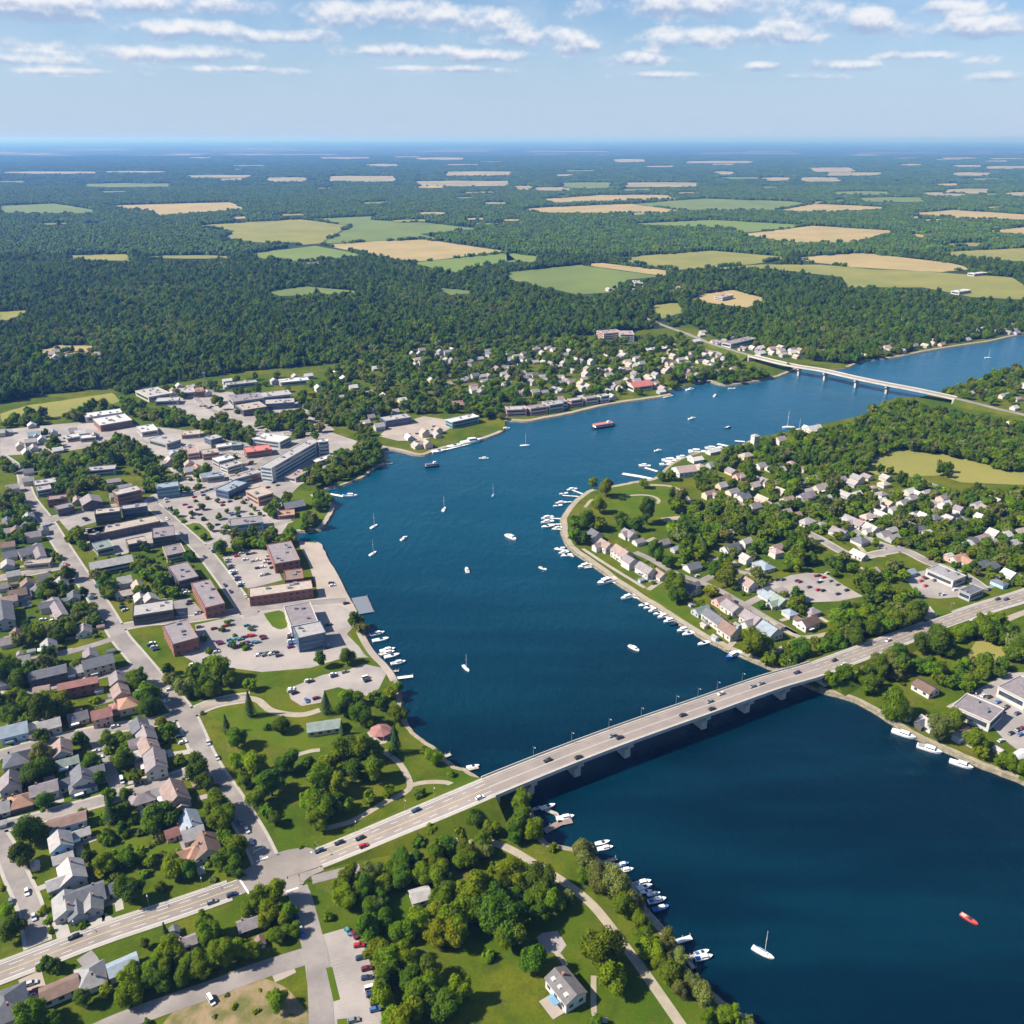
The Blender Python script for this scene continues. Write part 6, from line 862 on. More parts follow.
singles(C7, [(265, 635, 165, 'round', D), (290, 690, 120, 'round', M), (155, 540, 115, 'round', B), (105, 625, 115, 'wide', B), (55, 665, 95, 'wide', Y), (190, 600, 100, 'round', M), (50, 560, 95, 'round', M), (228, 460, 42, 'round', M), (338, 485, 66, 'tall', M), (348, 530, 60, 'round', D), (400, 560, 92, 'round', M), (450, 570, 95, 'round', B), (385, 625, 85, 'round', D), (495, 560, 52, 'round', O), (365, 785, 115, 'round', D), (622, 755, 145, 'round', M), (668, 850, 125, 'round', B), (213, 782, 56, 'shrub', M), (125, 400, 80, 'round', M), (20, 400, 72, 'tall', M), (65, 380, 70, 'round', D), (185, 365, 70, 'wide', M), (165, 280, 80, 'round', D), (222, 310, 72, 'round', M), (312, 300, 90, 'round', D), (335, 215, 72, 'weep', B), (335, 260, 70, 'round', M), (380, 320, 80, 'weep', B), (305, 335, 66, 'round', D), (442, 388, 42, 'shrub', B), (562, 395, 95, 'weep', O), (570, 440, 80, 'weep', O), (605, 505, 90, 'weep', O), (670, 530, 105, 'weep', O), (705, 590, 95, 'weep', M), (740, 585, 90, 'weep', O), (655, 500, 82, 'weep', O), (560, 485, 60, 'round', M), (760, 650, 72, 'round', B), (762, 705, 82, 'round', M), (800, 755, 92, 'round', B), (850, 725, 70, 'weep', O), (862, 825, 100, 'round', M), (900, 790, 62, 'weep', O), (905, 890, 72, 'weep', O), (60, 930, 95, 'round', M), (105, 945, 75, 'round', D), (20, 950, 100, 'round', D), (20, 480, 90, 'round', M), (60, 500, 70, 'round', D), (300, 490, 40, 'shrub', D), (830, 810, 60, 'round', M), (50, 45, 60, 'shrub', B), (15, 60, 60, 'weep', B), (100, 330, 60, 'shrub', M), (0, 330, 70, 'shrub', M), (250, 255, 50, 'shrub', M)])
singles(((568, 880), 5.12), [(640, 530, 95, 'weep', O), (700, 575, 115, 'weep', O), (795, 680, 105, 'round', B), (710, 690, 85, 'round', M), (845, 690, 85, 'weep', B), (920, 720, 62, 'weep', O), (430, 345, 95, 'round', M), (505, 390, 80, 'weep', O), (520, 475, 115, 'round', B), (565, 470, 66, 'round', M), (590, 370, 60, 'round', B), (610, 470, 50, 'weep', O), (150, 715, 70, 'round', M), (880, 735, 70, 'round', M)])
singles(C4, [(515, 355, 115, 'round', D), (45, 500, 110, 'round', D), (20, 440, 70, 'round', B), (110, 120, 110, 'round', D), (95, 210, 110, 'round', D), (160, 120, 60, 'tall', M), (185, 650, 62, 'round', D), (215, 660, 60, 'round', D), (160, 670, 40, 'shrub', M), (660, 530, 44, 'fir', 'fir'), (580, 570, 40, 'tall', D), (690, 270, 110, 'wide', B), (760, 270, 80, 'round', D), (910, 220, 90, 'round', M), (945, 170, 70, 'tall', M), (640, 60, 105, 'round', D), (610, 100, 80, 'round', M), (870, 80, 90, 'round', B), (900, 40, 80, 'round', M), (500, 230, 80, 'round', D), (420, 250, 80, 'round', B), (400, 290, 60, 'shrub', Y), (440, 40, 80, 'fir', 'fir'), (500, 40, 70, 'round', D), (430, 140, 70, 'shrub', M), (500, 130, 60, 'shrub', M), (560, 130, 40, 'shrub', M), (350, 220, 60, 'round', D), (330, 310, 44, 'round', M), (170, 440, 50, 'shrub', Y), (190, 480, 40, 'shrub', B), (205, 520, 34, 'shrub', M), (330, 500, 40, 'shrub', M), (290, 470, 40, 'shrub', B), (590, 890, 40, 'shrub', D), (140, 850, 110, 'round', B), (220, 880, 80, 'round', D), (330, 780, 70, 'tall', D), (420, 760, 60, 'round', B), (600, 60, 60, 'round', M)])
singles(C3, [(180, 270, 120, 'round', D), (260, 270, 80, 'round', M), (100, 320, 60, 'round', M), (40, 300, 80, 'round', M), (165, 380, 60, 'round', D), (190, 60, 60, 'tall', D), (20, 130, 90, 'round', D), (80, 150, 80, 'round', D), (590, 200, 110, 'round', M), (600, 260, 80, 'round', D), (540, 150, 70, 'round', B), (640, 320, 60, 'wide', Y), (670, 350, 60, 'round', M), (470, 390, 60, 'wide', M), (500, 430, 60, 'wide', M), (430, 440, 50, 'shrub', B), (470, 480, 60, 'round', M), (540, 540, 60, 'round', M), (500, 610, 56, 'round', D), (435, 615, 60, 'round', D), (785, 510, 100, 'round', D), (870, 650, 100, 'round', M), (890, 720, 80, 'round', B), (640, 690, 130, 'round', D), (690, 700, 90, 'round', D), (600, 720, 60, 'round', M), (160, 500, 90, 'round', M), (200, 470, 60, 'round', B), (120, 520, 60, 'round', D), (370, 500, 80, 'round', M), (390, 550, 60, 'round', D), (320, 400, 60, 'round', D), (175, 640, 70, 'round', D), (480, 690, 60, 'round', D), (490, 750, 50, 'round', D), (310, 90, 60, 'round', M), (230, 100, 50, 'round', D), (1000, 170, 60, 'round', B), (870, 110, 100, 'round', B), (910, 150, 70, 'round', M), (800, 180, 90, 'round', M), (740, 180, 90, 'round', O), (680, 150, 60, 'round', O), (850, 190, 80, 'round', M), (800, 120, 70, 'round', M), (670, 115, 46, 'round', D), (720, 480, 60, 'shrub', M), (660, 400, 50, 'shrub', D), (860, 590, 40, 'shrub', M), (420, 310, 50, 'shrub', M), (380, 240, 50, 'shrub', B), (80, 600, 40, 'shrub', M)])
singles(E1, [(265, 258, 64, 'tall', B), (212, 246, 40, 'tall', B), (240, 335, 66, 'round', B), (415, 250, 40, 'round', M), (325, 312, 28, 'shrub', D), (430, 355, 76, 'tall', D), (385, 410, 60, 'round', D), (325, 395, 60, 'round', D), (190, 390, 80, 'round', M), (240, 410, 60, 'round', M), (140, 400, 60, 'round', M), (140, 460, 60, 'round', M), (180, 470, 50, 'round', D), (470, 520, 80, 'round', D), (515, 565, 50, 'round', D), (540, 650, 90, 'round', M), (550, 690, 80, 'round', D), (750, 620, 90, 'round', B), (710, 600, 70, 'round', D), (680, 680, 60, 'wide', Y), (860, 890, 100, 'weep', M), (910, 900, 70, 'round', B), (830, 860, 60, 'round', B), (640, 740, 50, 'wide', M), (455, 650, 24, 'shrub', D), (545, 330, 60, 'round', M)])
singles(E3, [(510, 420, 110, 'weep', M), (540, 450, 80, 'weep', D), (690, 520, 95, 'weep', O), (745, 470, 95, 'round', M), (835, 545, 100, 'round', M), (855, 600, 64, 'round', B), (950, 640, 80, 'round', B), (1000, 660, 70, 'weep', B), (690, 160, 110, 'round', D), (720, 190, 80, 'round', D), (620, 170, 80, 'round', D), (525, 210, 80, 'round', D), (430, 240, 50, 'tall', M), (335, 280, 60, 'tall', M), (265, 310, 60, 'tall', M), (540, 335, 24, 'shrub', D), (880, 120, 90, 'round', M), (920, 115, 80, 'round', D), (960, 130, 60, 'round', D), (1000, 200, 80, 'round', D), (800, 115, 70, 'round', M), (200, 170, 60, 'round', M), (130, 190, 80, 'round', D), (290, 160, 80, 'round', D), (350, 150, 80, 'round', D), (300, 70, 110, 'round', M), (380, 60, 80, 'round', B), (420, 100, 90, 'round', M), (500, 80, 80, 'round', M), (570, 60, 80, 'round', M), (600, 40, 60, 'round', D), (60, 250, 60, 'shrub', B), (20, 240, 50, 'shrub', M), (720, 330, 50, 'shrub', M)])
MD = [M, M, D, D, B, O]
W1 = dict(tones=[M, M, D, B, B])
clump(X, 6.8, 3.2, 5.0, (100, 1024), (112, 1000), (135, 974), (165, 948), (200, 931), (232, 915), (255, 900), (278, 887), (292, 905), (290, 928), (262, 946), (215, 968), (165, 992), (125, 1022), roads=.1, **W1)
clump(X, 8.0, 3.6, 5.4, (322, 884), (362, 866), (392, 860), (420, 848), (465, 833), (487, 830), (492, 850), (455, 868), (428, 868), (402, 890), (388, 908), (362, 905), (340, 897), tones=[M, M, D, D, B, O]); clump(X, 8.4, 4, 6, (360, 906), (388, 908), (416, 925), (428, 962), (424, 1030), (388, 1030), (378, 990), (366, 950), **W1)
clump(X, 8.6, 4, 6.2, (408, 928), (432, 902), (470, 888), (492, 868), (522, 872), (556, 882), (548, 896), (500, 905), (470, 936), (430, 938), tones=[B, B, Y, M, D]); clump(X, 9, 4, 5.5, (424, 985), (440, 970), (466, 978), (470, 992), (448, 1006), (428, 1004), **W1)
clump(C4, 7.5, 2.5, 4, (300, 380), (380, 330), (470, 300), (480, 240), (390, 200), (460, 160), (520, 200), (620, 230), (700, 215), (690, 240), (560, 260), (420, 290), (330, 410), shapes=('shrub', 'shrub', 'round'), keep=.8, tones=[M, B, D, Y]); clump(C4, 8, 3.4, 5, (60, 840), (160, 815), (250, 850), (260, 900), (60, 900), **W1); clump(C4, 9, 3.5, 5, (470, 640), (560, 590), (580, 640), (500, 700), (420, 760), (330, 800), (300, 780), (420, 700), **W1)
for q in (((0, 80), (60, 70), (200, 100), (260, 100), (320, 130), (130, 170), (40, 180)), ((0, 210), (130, 200), (250, 230), (280, 240), (260, 350), (160, 310), (0, 320)), ((500, 140), (620, 150), (640, 290), (560, 280)), ((660, 130), (740, 120), (860, 80), (920, 130), (910, 200), (800, 210), (700, 200)), ((110, 460), (210, 440), (220, 530), (100, 550)), ((330, 470), (400, 480), (400, 560), (330, 560)), ((410, 370), (530, 380), (530, 480), (440, 500), (410, 400)), ((600, 650), (700, 640), (700, 740), (600, 760)), ((460, 640), (520, 700), (500, 760), (460, 740)), ((0, 430), (20, 450), (20, 490), (0, 500)), ((880, 800), (950, 780), (980, 880), (900, 920))): clump(C3, 8.5, 3.4, 5.2, *q, tones=MD)
clump(C3, 11, 2.2, 3.8, (0, 240), (330, 270), (380, 350), (380, 420), (600, 450), (700, 560), (560, 640), (360, 610), (200, 570), (0, 560), shapes=('round', 'shrub', 'shrub'), keep=.55, tones=MD); clump(C3, 11, 2.2, 3.8, (200, 650), (400, 640), (600, 650), (760, 700), (820, 880), (560, 1000), (360, 960), (300, 800), shapes=('round', 'shrub', 'shrub'), keep=.5, tones=MD)
for q in (((0, 240), (60, 220), (200, 210), (330, 210), (430, 160), (480, 150), (590, 190), (600, 230), (550, 260), (480, 230), (430, 260), (330, 280), (240, 290), (130, 290), (0, 270)), ((210, 320), (260, 290), (340, 270), (400, 300), (480, 330), (470, 370), (400, 350), (330, 330), (290, 380), (230, 360)), ((0, 100), (60, 60), (130, 30), (180, 50), (180, 80), (60, 85)), ((230, 60), (330, 30), (470, 20), (440, 45), (300, 70)), ((480, -20), (620, 40), (690, 40), (760, 60), (800, 100), (900, 110), (1020, 130), (1000, 160), (900, 140), (780, 100), (640, 85), (560, 60), (490, 40)), ((110, 110), (230, 130), (240, 180), (140, 180)), ((0, 370), (80, 350), (120, 430), (120, 520), (40, 560), (0, 540)), ((110, 330), (150, 320), (150, 430), (120, 430)), ((420, 500), (580, 500), (580, 530), (480, 560), (420, 540)), ((270, 510), (320, 510), (330, 570), (280, 580)), ((550, 640), (640, 630), (640, 690), (560, 710)), ((640, 700), (720, 700), (730, 770), (650, 770)), ((400, 690), (480, 700), (490, 770), (420, 790), (360, 690)), ((510, 740), (570, 740), (560, 800), (510, 790)), ((90, 720), (280, 680), (290, 770), (200, 790), (110, 770)), ((60, 880), (160, 900), (160, 970), (60, 970)), ((170, 880), (280, 870), (330, 850), (390, 880), (330, 930), (190, 940)), ((300, 800), (380, 830), (420, 930), (340, 930)), ((700, 600), (800, 600), (790, 640), (700, 640)), ((840, 570), (890, 570), (890, 620), (840, 620)), ((930, 540), (1024, 530), (1024, 580), (930, 600)), ((570, 280), (620, 270), (630, 370), (590, 380)), ((770, 240), (840, 240), (840, 300), (770, 300)), ((700, 190), (750, 190), (750, 250), (700, 260))): clump(C1, 8.6, 3.8, 5.6, *q, tones=MD)
for q in (((400, 280), (480, 220), (600, 190), (640, 160), (720, 180), (730, 230), (680, 260), (600, 290), (480, 330), (420, 340)), ((120, 540), (200, 510), (380, 530), (370, 580), (280, 570), (150, 590)), ((565, 860), (620, 850), (645, 900), (610, 940)), ((210, 60), (290, 50), (400, 40), (420, 90), (330, 110), (240, 110)), ((450, 0), (720, 0), (730, 50), (620, 90), (520, 70)), ((400, 90), (500, 110), (460, 140), (370, 130)), ((630, 110), (680, 110), (680, 160), (630, 150)), ((410, 455), (460, 460), (460, 500), (420, 495)), ((460, 370), (520, 370), (520, 420), (470, 420)), ((260, 440), (310, 390), (340, 400), (300, 470)), ((440, 1000), (540, 960), (540, 1040), (440, 1040)), ((320, 410), (350, 380), (370, 390), (330, 430)), ((0, 90), (90, 60), (220, 110), (190, 150), (100, 140)), ((520, 970), (580, 950), (600, 1024), (540, 1040))): clump(C2, 8.2, 3.6, 5.4, *q, tones=MD)
for q in (((0, 170), (60, 90), (200, 30), (400, 10), (600, 30), (800, 50), (1030, 60), (1030, 190), (950, 185), (800, 140), (600, 112), (480, 100), (390, 180), (360, 255), (280, 285), (130, 290), (0, 285)), ((400, 10), (380, -20), (460, -60), (560, -90), (700, -100), (900, -60), (1030, -20), (1030, 70), (800, 55))): clump(E2, 7.8, 3.8, 5.6, *q, tones=[M, M, D, D, B, O], keep=.96)
for q in (((80, 460), (180, 460), (200, 560), (60, 590)), ((240, 560), (340, 520), (350, 590), (270, 600)), ((470, 550), (560, 560), (560, 620), (480, 600)), ((360, 620), (500, 600), (510, 690), (450, 720), (360, 690)), ((520, 660), (590, 670), (600, 720), (530, 720)), ((250, 740), (400, 720), (420, 780), (330, 810), (250, 810)), ((400, 720), (630, 730), (630, 770), (520, 820), (420, 850), (390, 790)), ((220, 865), (370, 820), (380, 880), (220, 900)), ((90, 880), (190, 860), (180, 920), (90, 945)), ((60, 680), (140, 690), (140, 760), (70, 760)), ((650, 835), (780, 830), (760, 930), (660, 920)), ((780, 820), (870, 790), (960, 830), (1000, 890), (850, 850)), ((580, 860), (650, 850), (650, 910), (580, 920)), ((490, 910), (560, 890), (560, 960), (500, 990)), ((960, 890), (1030, 860), (1030, 940), (970, 930)), ((690, 460), (800, 460), (800, 495), (700, 500)), ((690, 520), (800, 500), (800, 550), (720, 560)), ((870, 360), (1030, 330), (1030, 430), (930, 450), (870, 410)), ((780, 290), (860, 270), (1030, 290), (1030, 350), (880, 350), (780, 330)), ((820, 500), (1030, 520), (1030, 590), (860, 560)), ((450, 370), (560, 370), (550, 430), (460, 420)), ((560, 220), (620, 210), (640, 270), (570, 270)), ((680, 170), (730, 170), (730, 210), (690, 210)), ((620, 440), (700, 450), (690, 500), (610, 480)), ((130, 300), (280, 290), (300, 340), (430, 300), (430, 370), (300, 380), (130, 370)), ((0, 330), (110, 320), (120, 380), (0, 480)), ((440, 190), (500, 190), (500, 240), (440, 240)), ((760, 600), (850, 590), (860, 650), (790, 660)), ((530, 240), (700, 250), (760, 290), (700, 310), (540, 280))): clump(E2, 8.4, 3.6, 5.4, *q, tones=MD, keep=.95)
for q in (((570, 230), (700, 250), (930, 230), (990, 270), (880, 325), (760, 340), (650, 310), (590, 280)), ((310, 250), (400, 250), (540, 180), (560, 260), (540, 310), (400, 345), (310, 310)), ((230, 270), (310, 280), (300, 350), (240, 350)), ((0, 200), (100, 180), (150, 200), (120, 260), (0, 260)), ((210, 140), (370, 100), (380, 160), (220, 180)), ((240, 60), (400, 20), (420, 110), (280, 110)), ((400, 100), (620, 20), (640, 60), (440, 130)), ((820, 90), (900, 70), (1030, 150), (1030, 230), (960, 200), (930, 140), (850, 120))): clump(E3, 8, 3.6, 5.4, *q, tones=MD)
for q in (((520, 400), (600, 340), (700, 300), (760, 250), (880, 220), (1024, 200), (1024, 440), (900, 470), (780, 430), (740, 470), (700, 480), (640, 570), (560, 530), (520, 480)), ((610, 200), (700, 190), (720, 110), (900, 70), (1024, 40), (1024, 170), (860, 200), (760, 240), (650, 280)), ((470, 205), (600, 222), (590, 250), (480, 240)), ((530, 290), (590, 300), (590, 360), (540, 370)), ((740, 480), (790, 500), (780, 560), (740, 560)), ((840, 480), (900, 470), (900, 530), (840, 540)), ((900, 920), (980, 945), (960, 990), (920, 970)), ((640, 570), (700, 540), (800, 560), (820, 600), (720, 560)), ((860, 600), (930, 580), (930, 640), (880, 650))): clump(E1, 8.2, 3.6, 5.4, *q, tones=MD, keep=.93)
clump(((860, 360), 6.24), 9, 3.5, 5.5, (510, 190), (720, 120), (900, 60), (1024, 30), (1024, 260), (830, 260), (760, 240), (620, 250), tones=MD, keep=.7); clump(E2, 8.4, 3.0, 5.0, (100, 280), (400, 260), (700, 280), (1020, 330), (1020, 650), (800, 640), (600, 520), (400, 480), (100, 420), shapes=('round', 'round', 'shrub'), keep=.95, tones=MD); clump(E1, 10, 2.2, 3.6, (560, 540), (800, 560), (1020, 600), (1020, 800), (800, 800), (640, 700), shapes=('round', 'shrub'), keep=.45, tones=MD)
clump(C1, 11, 2.2, 4, (0, 500), (300, 480), (640, 560), (760, 680), (500, 800), (400, 700), (300, 820), (0, 900), shapes=('round', 'shrub'), keep=.4, tones=MD); clump(C1, 12, 2.4, 4.2, (480, 240), (760, 160), (1000, 220), (1020, 260), (800, 360), (600, 400), (480, 380), shapes=('round', 'shrub'), keep=.5, tones=MD)
for c, pts in ((C3, ((0, 240), (330, 270), (560, 330), (700, 450), (820, 620), (960, 800), (1000, 900), (860, 960), (400, 1000), (0, 700))), (C4, ((0, 60), (560, 100), (760, 230), (480, 330), (100, 420), (0, 420))), (C1, ((0, 560), (330, 640), (500, 900), (400, 960), (0, 900))), (C1, ((330, 560), (700, 560), (860, 780), (660, 900), (500, 880))), (E1, ((560, 560), (720, 560), (960, 600), (1020, 800), (760, 820), (640, 740), (380, 560))), (E2, ((100, 260), (1020, 300), (1020, 650), (600, 560), (120, 460)))):
    clump(c, 6.5, .8, 2.1, *pts, shapes=('shrub',), tones=[M, D, B, O, Y], keep=.34, zc=1)
clump(C2, 12, 1.6, 3, (0, 200), (260, 180), (300, 330), (240, 460), (0, 420), shapes=('shrub', 'round'), tones=MD, keep=.55, areas=False); clump(C2, 9, 1.5, 2.8, (90, 630), (160, 740), (230, 800), (560, 830), (500, 800), (190, 760), shapes=('shrub', 'round'), tones=MD, keep=.35)
clump(C1, 13, 1.8, 3.2, (600, 400), (820, 370), (1000, 280), (1020, 420), (900, 520), (760, 560), (640, 430), shapes=('round', 'shrub'), tones=MD, keep=.6, areas=False); clump(C1, 12, 2, 3.4, (480, 160), (760, 160), (1000, 160), (1020, 280), (820, 360), (600, 400), shapes=('round',), tones=MD, keep=.7, areas=False); clump(((190, 560), 6.4), 13, 1.7, 2.8, (60, 360), (560, 330), (600, 620), (260, 660), (40, 600), shapes=('round', 'shrub'), tones=MD, keep=.4, areas=False); clump(C2, 13, 1.8, 3, (0, 90), (200, 60), (320, 110), (280, 200), (80, 260), (0, 240), shapes=('round',), tones=MD, keep=.6, areas=False)
clump(X, 6.5, .7, 1.6, (165, 1030), (200, 990), (246, 978), (292, 994), (306, 1030), shapes=('shrub',), tones=[M, O, Y], keep=.3, areas=False, zc=1); clump(X, 12, 3.4, 5, (262, 1000), (290, 980), (312, 1005), (316, 1030), (270, 1030), tones=[M, B, D], keep=.9, areas=False)
# wooded northern suburb
clump(X, 10, 3.8, 6.4, (300, 400), (330, 366), (398, 345), (480, 338), (600, 336), (680, 336), (755, 356), (740, 368), (700, 378), (668, 388), (636, 392), (600, 396), (560, 404), (520, 410), (495, 418), (470, 412), (440, 408), (410, 412), (390, 425), (350, 425), (320, 420), tones=MD, keep=.62); clump(X, 10, 3.2, 4.8, (40, 352), (60, 347), (92, 347), (102, 357), (60, 360), tones=MD, keep=.45); clump(X, 9, 3.5, 5.5, (670, 380), (700, 372), (760, 370), (795, 364), (790, 372), (740, 380), (700, 379), tones=MD)
clump(X, 11, 3.4, 5.4, (150, 384), (300, 372), (340, 400), (320, 420), (240, 420), (200, 405), tones=MD, keep=.35); clump(((512, 120), 2), 14, 4, 6, (200, 330), (300, 325), (340, 345), (230, 345), tones=MD, keep=.8)
TREES = [t for t in TREES]
tx = np.array([t[0] for t in TREES]); ty = np.array([t[1] for t in TREES]); ok = ~inside(tx, ty, RIVER); TREES = [t for t, k in zip(TREES, ok) if k]
def tsize(t):
    x, y = proj(t[0], t[1], LAND+t[2]*1.3); s = pxm(t[0], t[1])*t[2]*2*({'shrub': .75, 'fir': 1.2}.get(t[3], 1))
    return s if -8 < x < 1032 and y < 1034 else 0
TREES.sort(key=lambda t: -tsize(t)); NEAR = TREES[:300]; REST = TREES[300:]
TW = {'dark': 'dark-green', 'mid': 'mid-green', 'bright': 'bright-green', 'yellow': 'yellow-green', 'olive': 'grey-olive', 'fir': 'blackish-green'}; SW = {'round': 'round', 'tall': 'tall', 'wide': 'spreading', 'weep': 'drooping', 'shrub': 'low', 'fir': 'conical'}
med = sorted(t[2] for t in NEAR)[150]
for i, (x, y, r, s, tone) in enumerate(NEAR):
    nm = {'fir': 'fir_tree', 'shrub': 'bush', 'weep': 'willow_tree'}.get(s, 'broadleaf_tree'); t = thing(nm, (x, y, LAND-.05), random.uniform(0, 6.28)); k = r*random.uniform(.92, 1.1); t.scale = (r, r, k)
    tag(t, ('big ' if r > med*1.3 else 'small ' if r < med*.72 else '')+TW[tone]+' '+SW[s]+(' bush' if s == 'shrub' else ' tree'), 'bush' if s == 'shrub' else 'tree', 'trees and bushes of the near banks'); c = link('crown', HI[s][i % len(HI[s])], t); omat(c, LEAF[tone]); link('trunk', TRK[s], t)
# ------------------------------------------------------------------ the remaining trees and the far woods: masses
def scatter(name, pts, protos, label):
    """one object: points carrying rotation, scale and kind, with a crown set on each by geometry nodes"""
    me = bpy.data.meshes.new(name); n = len(pts); me.vertices.add(n); a = np.array([(p[0], p[1], p[2]) for p in pts], dtype=np.float32); me.vertices.foreach_set('co', a.ravel())
    for nm, typ, key, arr in (('turn', 'FLOAT', 'value', np.array([p[3] for p in pts], dtype=np.float32)), ('size', 'FLOAT_VECTOR', 'vector', np.array([p[4] for p in pts], dtype=np.float32).ravel()), ('which', 'INT', 'value', np.array([p[5] for p in pts], dtype=np.int32))): me.attributes.new(nm, typ, 'POINT').data.foreach_set(key, arr)
    o = link(name, me); o['kind'] = 'stuff'; o['label'] = label; cl = bpy.data.collections.new(name+'_sources')
    for i, (pm, m) in enumerate(protos): q = bpy.data.objects.new('crown_source_%03d' % i, pm); cl.objects.link(q); (pm.materials.append(m) if not pm.materials else None); q.material_slots[0].link = 'OBJECT'; q.material_slots[0].material = m
    g = bpy.data.node_groups.new(name, 'GeometryNodeTree'); g.interface.new_socket('Geometry', in_out='INPUT', socket_type='NodeSocketGeometry'); g.interface.new_socket('Geometry', in_out='OUTPUT', socket_type='NodeSocketGeometry')
    N = g.nodes; l = g.links; gi = N.new('NodeGroupInput'); go = N.new('NodeGroupOutput'); ci = N.new('GeometryNodeCollectionInfo'); ci.inputs['Collection'].default_value = cl; ci.inputs['Separate Children'].default_value = True; ci.inputs['Reset Children'].default_value = True
    ip = N.new('GeometryNodeInstanceOnPoints'); ip.inputs['Pick Instance'].default_value = True; na = []
    for nm, typ in (('turn', 'FLOAT'), ('size', 'FLOAT_VECTOR'), ('which', 'INT')): k = N.new('GeometryNodeInputNamedAttribute'); k.data_type = typ; k.inputs['Name'].default_value = nm; na.append(k.outputs['Attribute'])
    cx = N.new('ShaderNodeCombineXYZ'); l.new(na[0], cx.inputs[2]); er = N.new('FunctionNodeEulerToRotation'); l.new(cx.outputs[0], er.inputs[0]); l.new(gi.outputs[0], ip.inputs['Points']); l.new(ci.outputs[0], ip.inputs['Instance']); l.new(na[2], ip.inputs['Instance Index']); l.new(er.outputs[0], ip.inputs['Rotation']); l.new(na[1], ip.inputs['Scale']); l.new(ip.outputs[0], go.inputs[0])
    o.modifiers.new('scatter', 'NODES').node_group = g; return o
def dup_mesh(m): return m.copy()
lo_shapes = ('round', 'tall', 'wide', 'shrub', 'weep'); PROT = []; PI_ = {}
for s in lo_shapes:
    for tone in ('dark', 'mid', 'bright', 'yellow', 'olive'):
        PI_[(s, tone)] = len(PROT); PROT.append((crown('crown_far', s, len(PROT)*3+1, 700 if s != 'shrub' else 240, .155 if s != 'shrub' else .22), LEAF[tone]))
PI_f = len(PROT); PROT.append((crown('crown_far', 'fir', 5, 500, .13), LEAF['fir']))
pts = []
for x, y, r, s, tone in REST: pts.append((x, y, LAND-.3, random.uniform(0, 6.28), (r, r, r*random.uniform(.85, 1.12)), PI_.get((s, tone), PI_f)))
scatter('town_trees', pts, PROT, 'the smaller and farther trees among the streets, gardens and shores')
FORP = [(-300, 403), (0, 403), (45, 395), (110, 388), (126, 396), (148, 386), (196, 379), (242, 371), (300, 367), (345, 362), (392, 350), (430, 343), (520, 339), (600, 335), (640, 330), (668, 328), (690, 324), (716, 338), (745, 345), (790, 352), (812, 361), (850, 364), (895, 355), (930, 347), (990, 338), (1024, 331), (1400, 300), (1400, 139.5), (-300, 139.5)]
def wood_points(y0, y1, s, keep=1.0, edge=0.0):
    out = []; ys = np.arange(y0, y1, s*.87)
    for k, yy in enumerate(ys):
        hw = yy*.64+120; xs = np.arange(-hw, hw, s)+(k % 2)*s/2; x = xs+rng.uniform(-.4, .4, xs.size)*s; y = np.full(xs.size, yy)+rng.uniform(-.4, .4, xs.size)*s; out.append(np.stack([x, y], 1))
    p = np.concatenate(out); x, y = p[:, 0], p[:, 1]; dep = y*CP-(LAND-CAMH)*SP; up = y*SP+(LAND-CAMH)*CP; px, py = 512+FPX*x/dep, 512-FPX*up/dep; ok = inside(px, py, FORP) & (rng.random(len(x)) < keep)
    for f in FLD:
        fx = [q[0] for q in f]; fy = [q[1] for q in f]; bb = (x > min(fx)-edge-300) & (x < max(fx)+edge+300) & (y > min(fy)*.95-edge) & (y < max(fy)+edge)
        idx = np.where(bb & ok)[0]
        if len(idx):
            k = inside(x[idx], y[idx], f) | inside(x[idx]*1.02, y[idx]*1.02, f) | inside(x[idx]*1.037, y[idx]*1.037, f)
            if edge:
                for dx, dy in ((edge, 0), (-edge, 0), (0, edge), (0, -edge)): k |= inside(x[idx]+dx, y[idx]+dy, f)
            ok[idx[k]] = False
    return x[ok], y[ok]
x, y = wood_points(850, 2500, 7.9); r = rng.uniform(3.3, 6.8, len(x))*rng.uniform(.85, 1.1, len(x)); k = allowed(x, y, r, .5, .3); x, y, r = x[k], y[k], r[k]; rand = rng.random((len(x), 4)); pts = []
stand = lambda x, y: math.sin(x*.011+1.3*math.sin(y*.007))+math.sin(y*.013+1.1*math.sin(x*.006+2))+.6*math.sin(x*.031+y*.023)
fk = [PI_[(s, t)] for s in ('round', 'round', 'tall', 'wide') for t in ('dark', 'dark', 'dark', 'dark', 'mid', 'mid')]+[PI_f]*4
SA = [PI_[(s, t)] for s in ('round', 'tall', 'wide') for t in ('dark', 'mid', 'dark')]+[PI_f]*3; SB = [PI_[(s, t)] for s in ('round', 'wide') for t in ('mid', 'dark', 'mid', 'dark', 'olive')]
for i in range(len(x)):
    v = stand(x[i], y[i])+(rand[i, 1]-.5)*1.2; k_ = SA if v > 1.1 else SB if v < -.75 else fk; g = 1+.16*max(-1, min(1, stand(y[i]*1.7, x[i]*1.3)))
    if v < -2.1 and rand[i, 3] < .8: continue
    pts.append((x[i], y[i], LAND-.5-rand[i, 3]*1.0, rand[i, 0]*6.28, (r[i]*g, r[i]*g, r[i]*g*(.75+.45*rand[i, 1])*(.62 if k_[int(rand[i, 2]*len(k_))] == PI_f else 1)), k_[int(rand[i, 2]*len(k_))]))
LOWP = []
for s in ('round', 'tall', 'wide'):
    for t in ('dark', 'mid', 'bright', 'olive', 'yellow'): pass
scatter('forest', pts, PROT, 'broad dark forest behind the town')
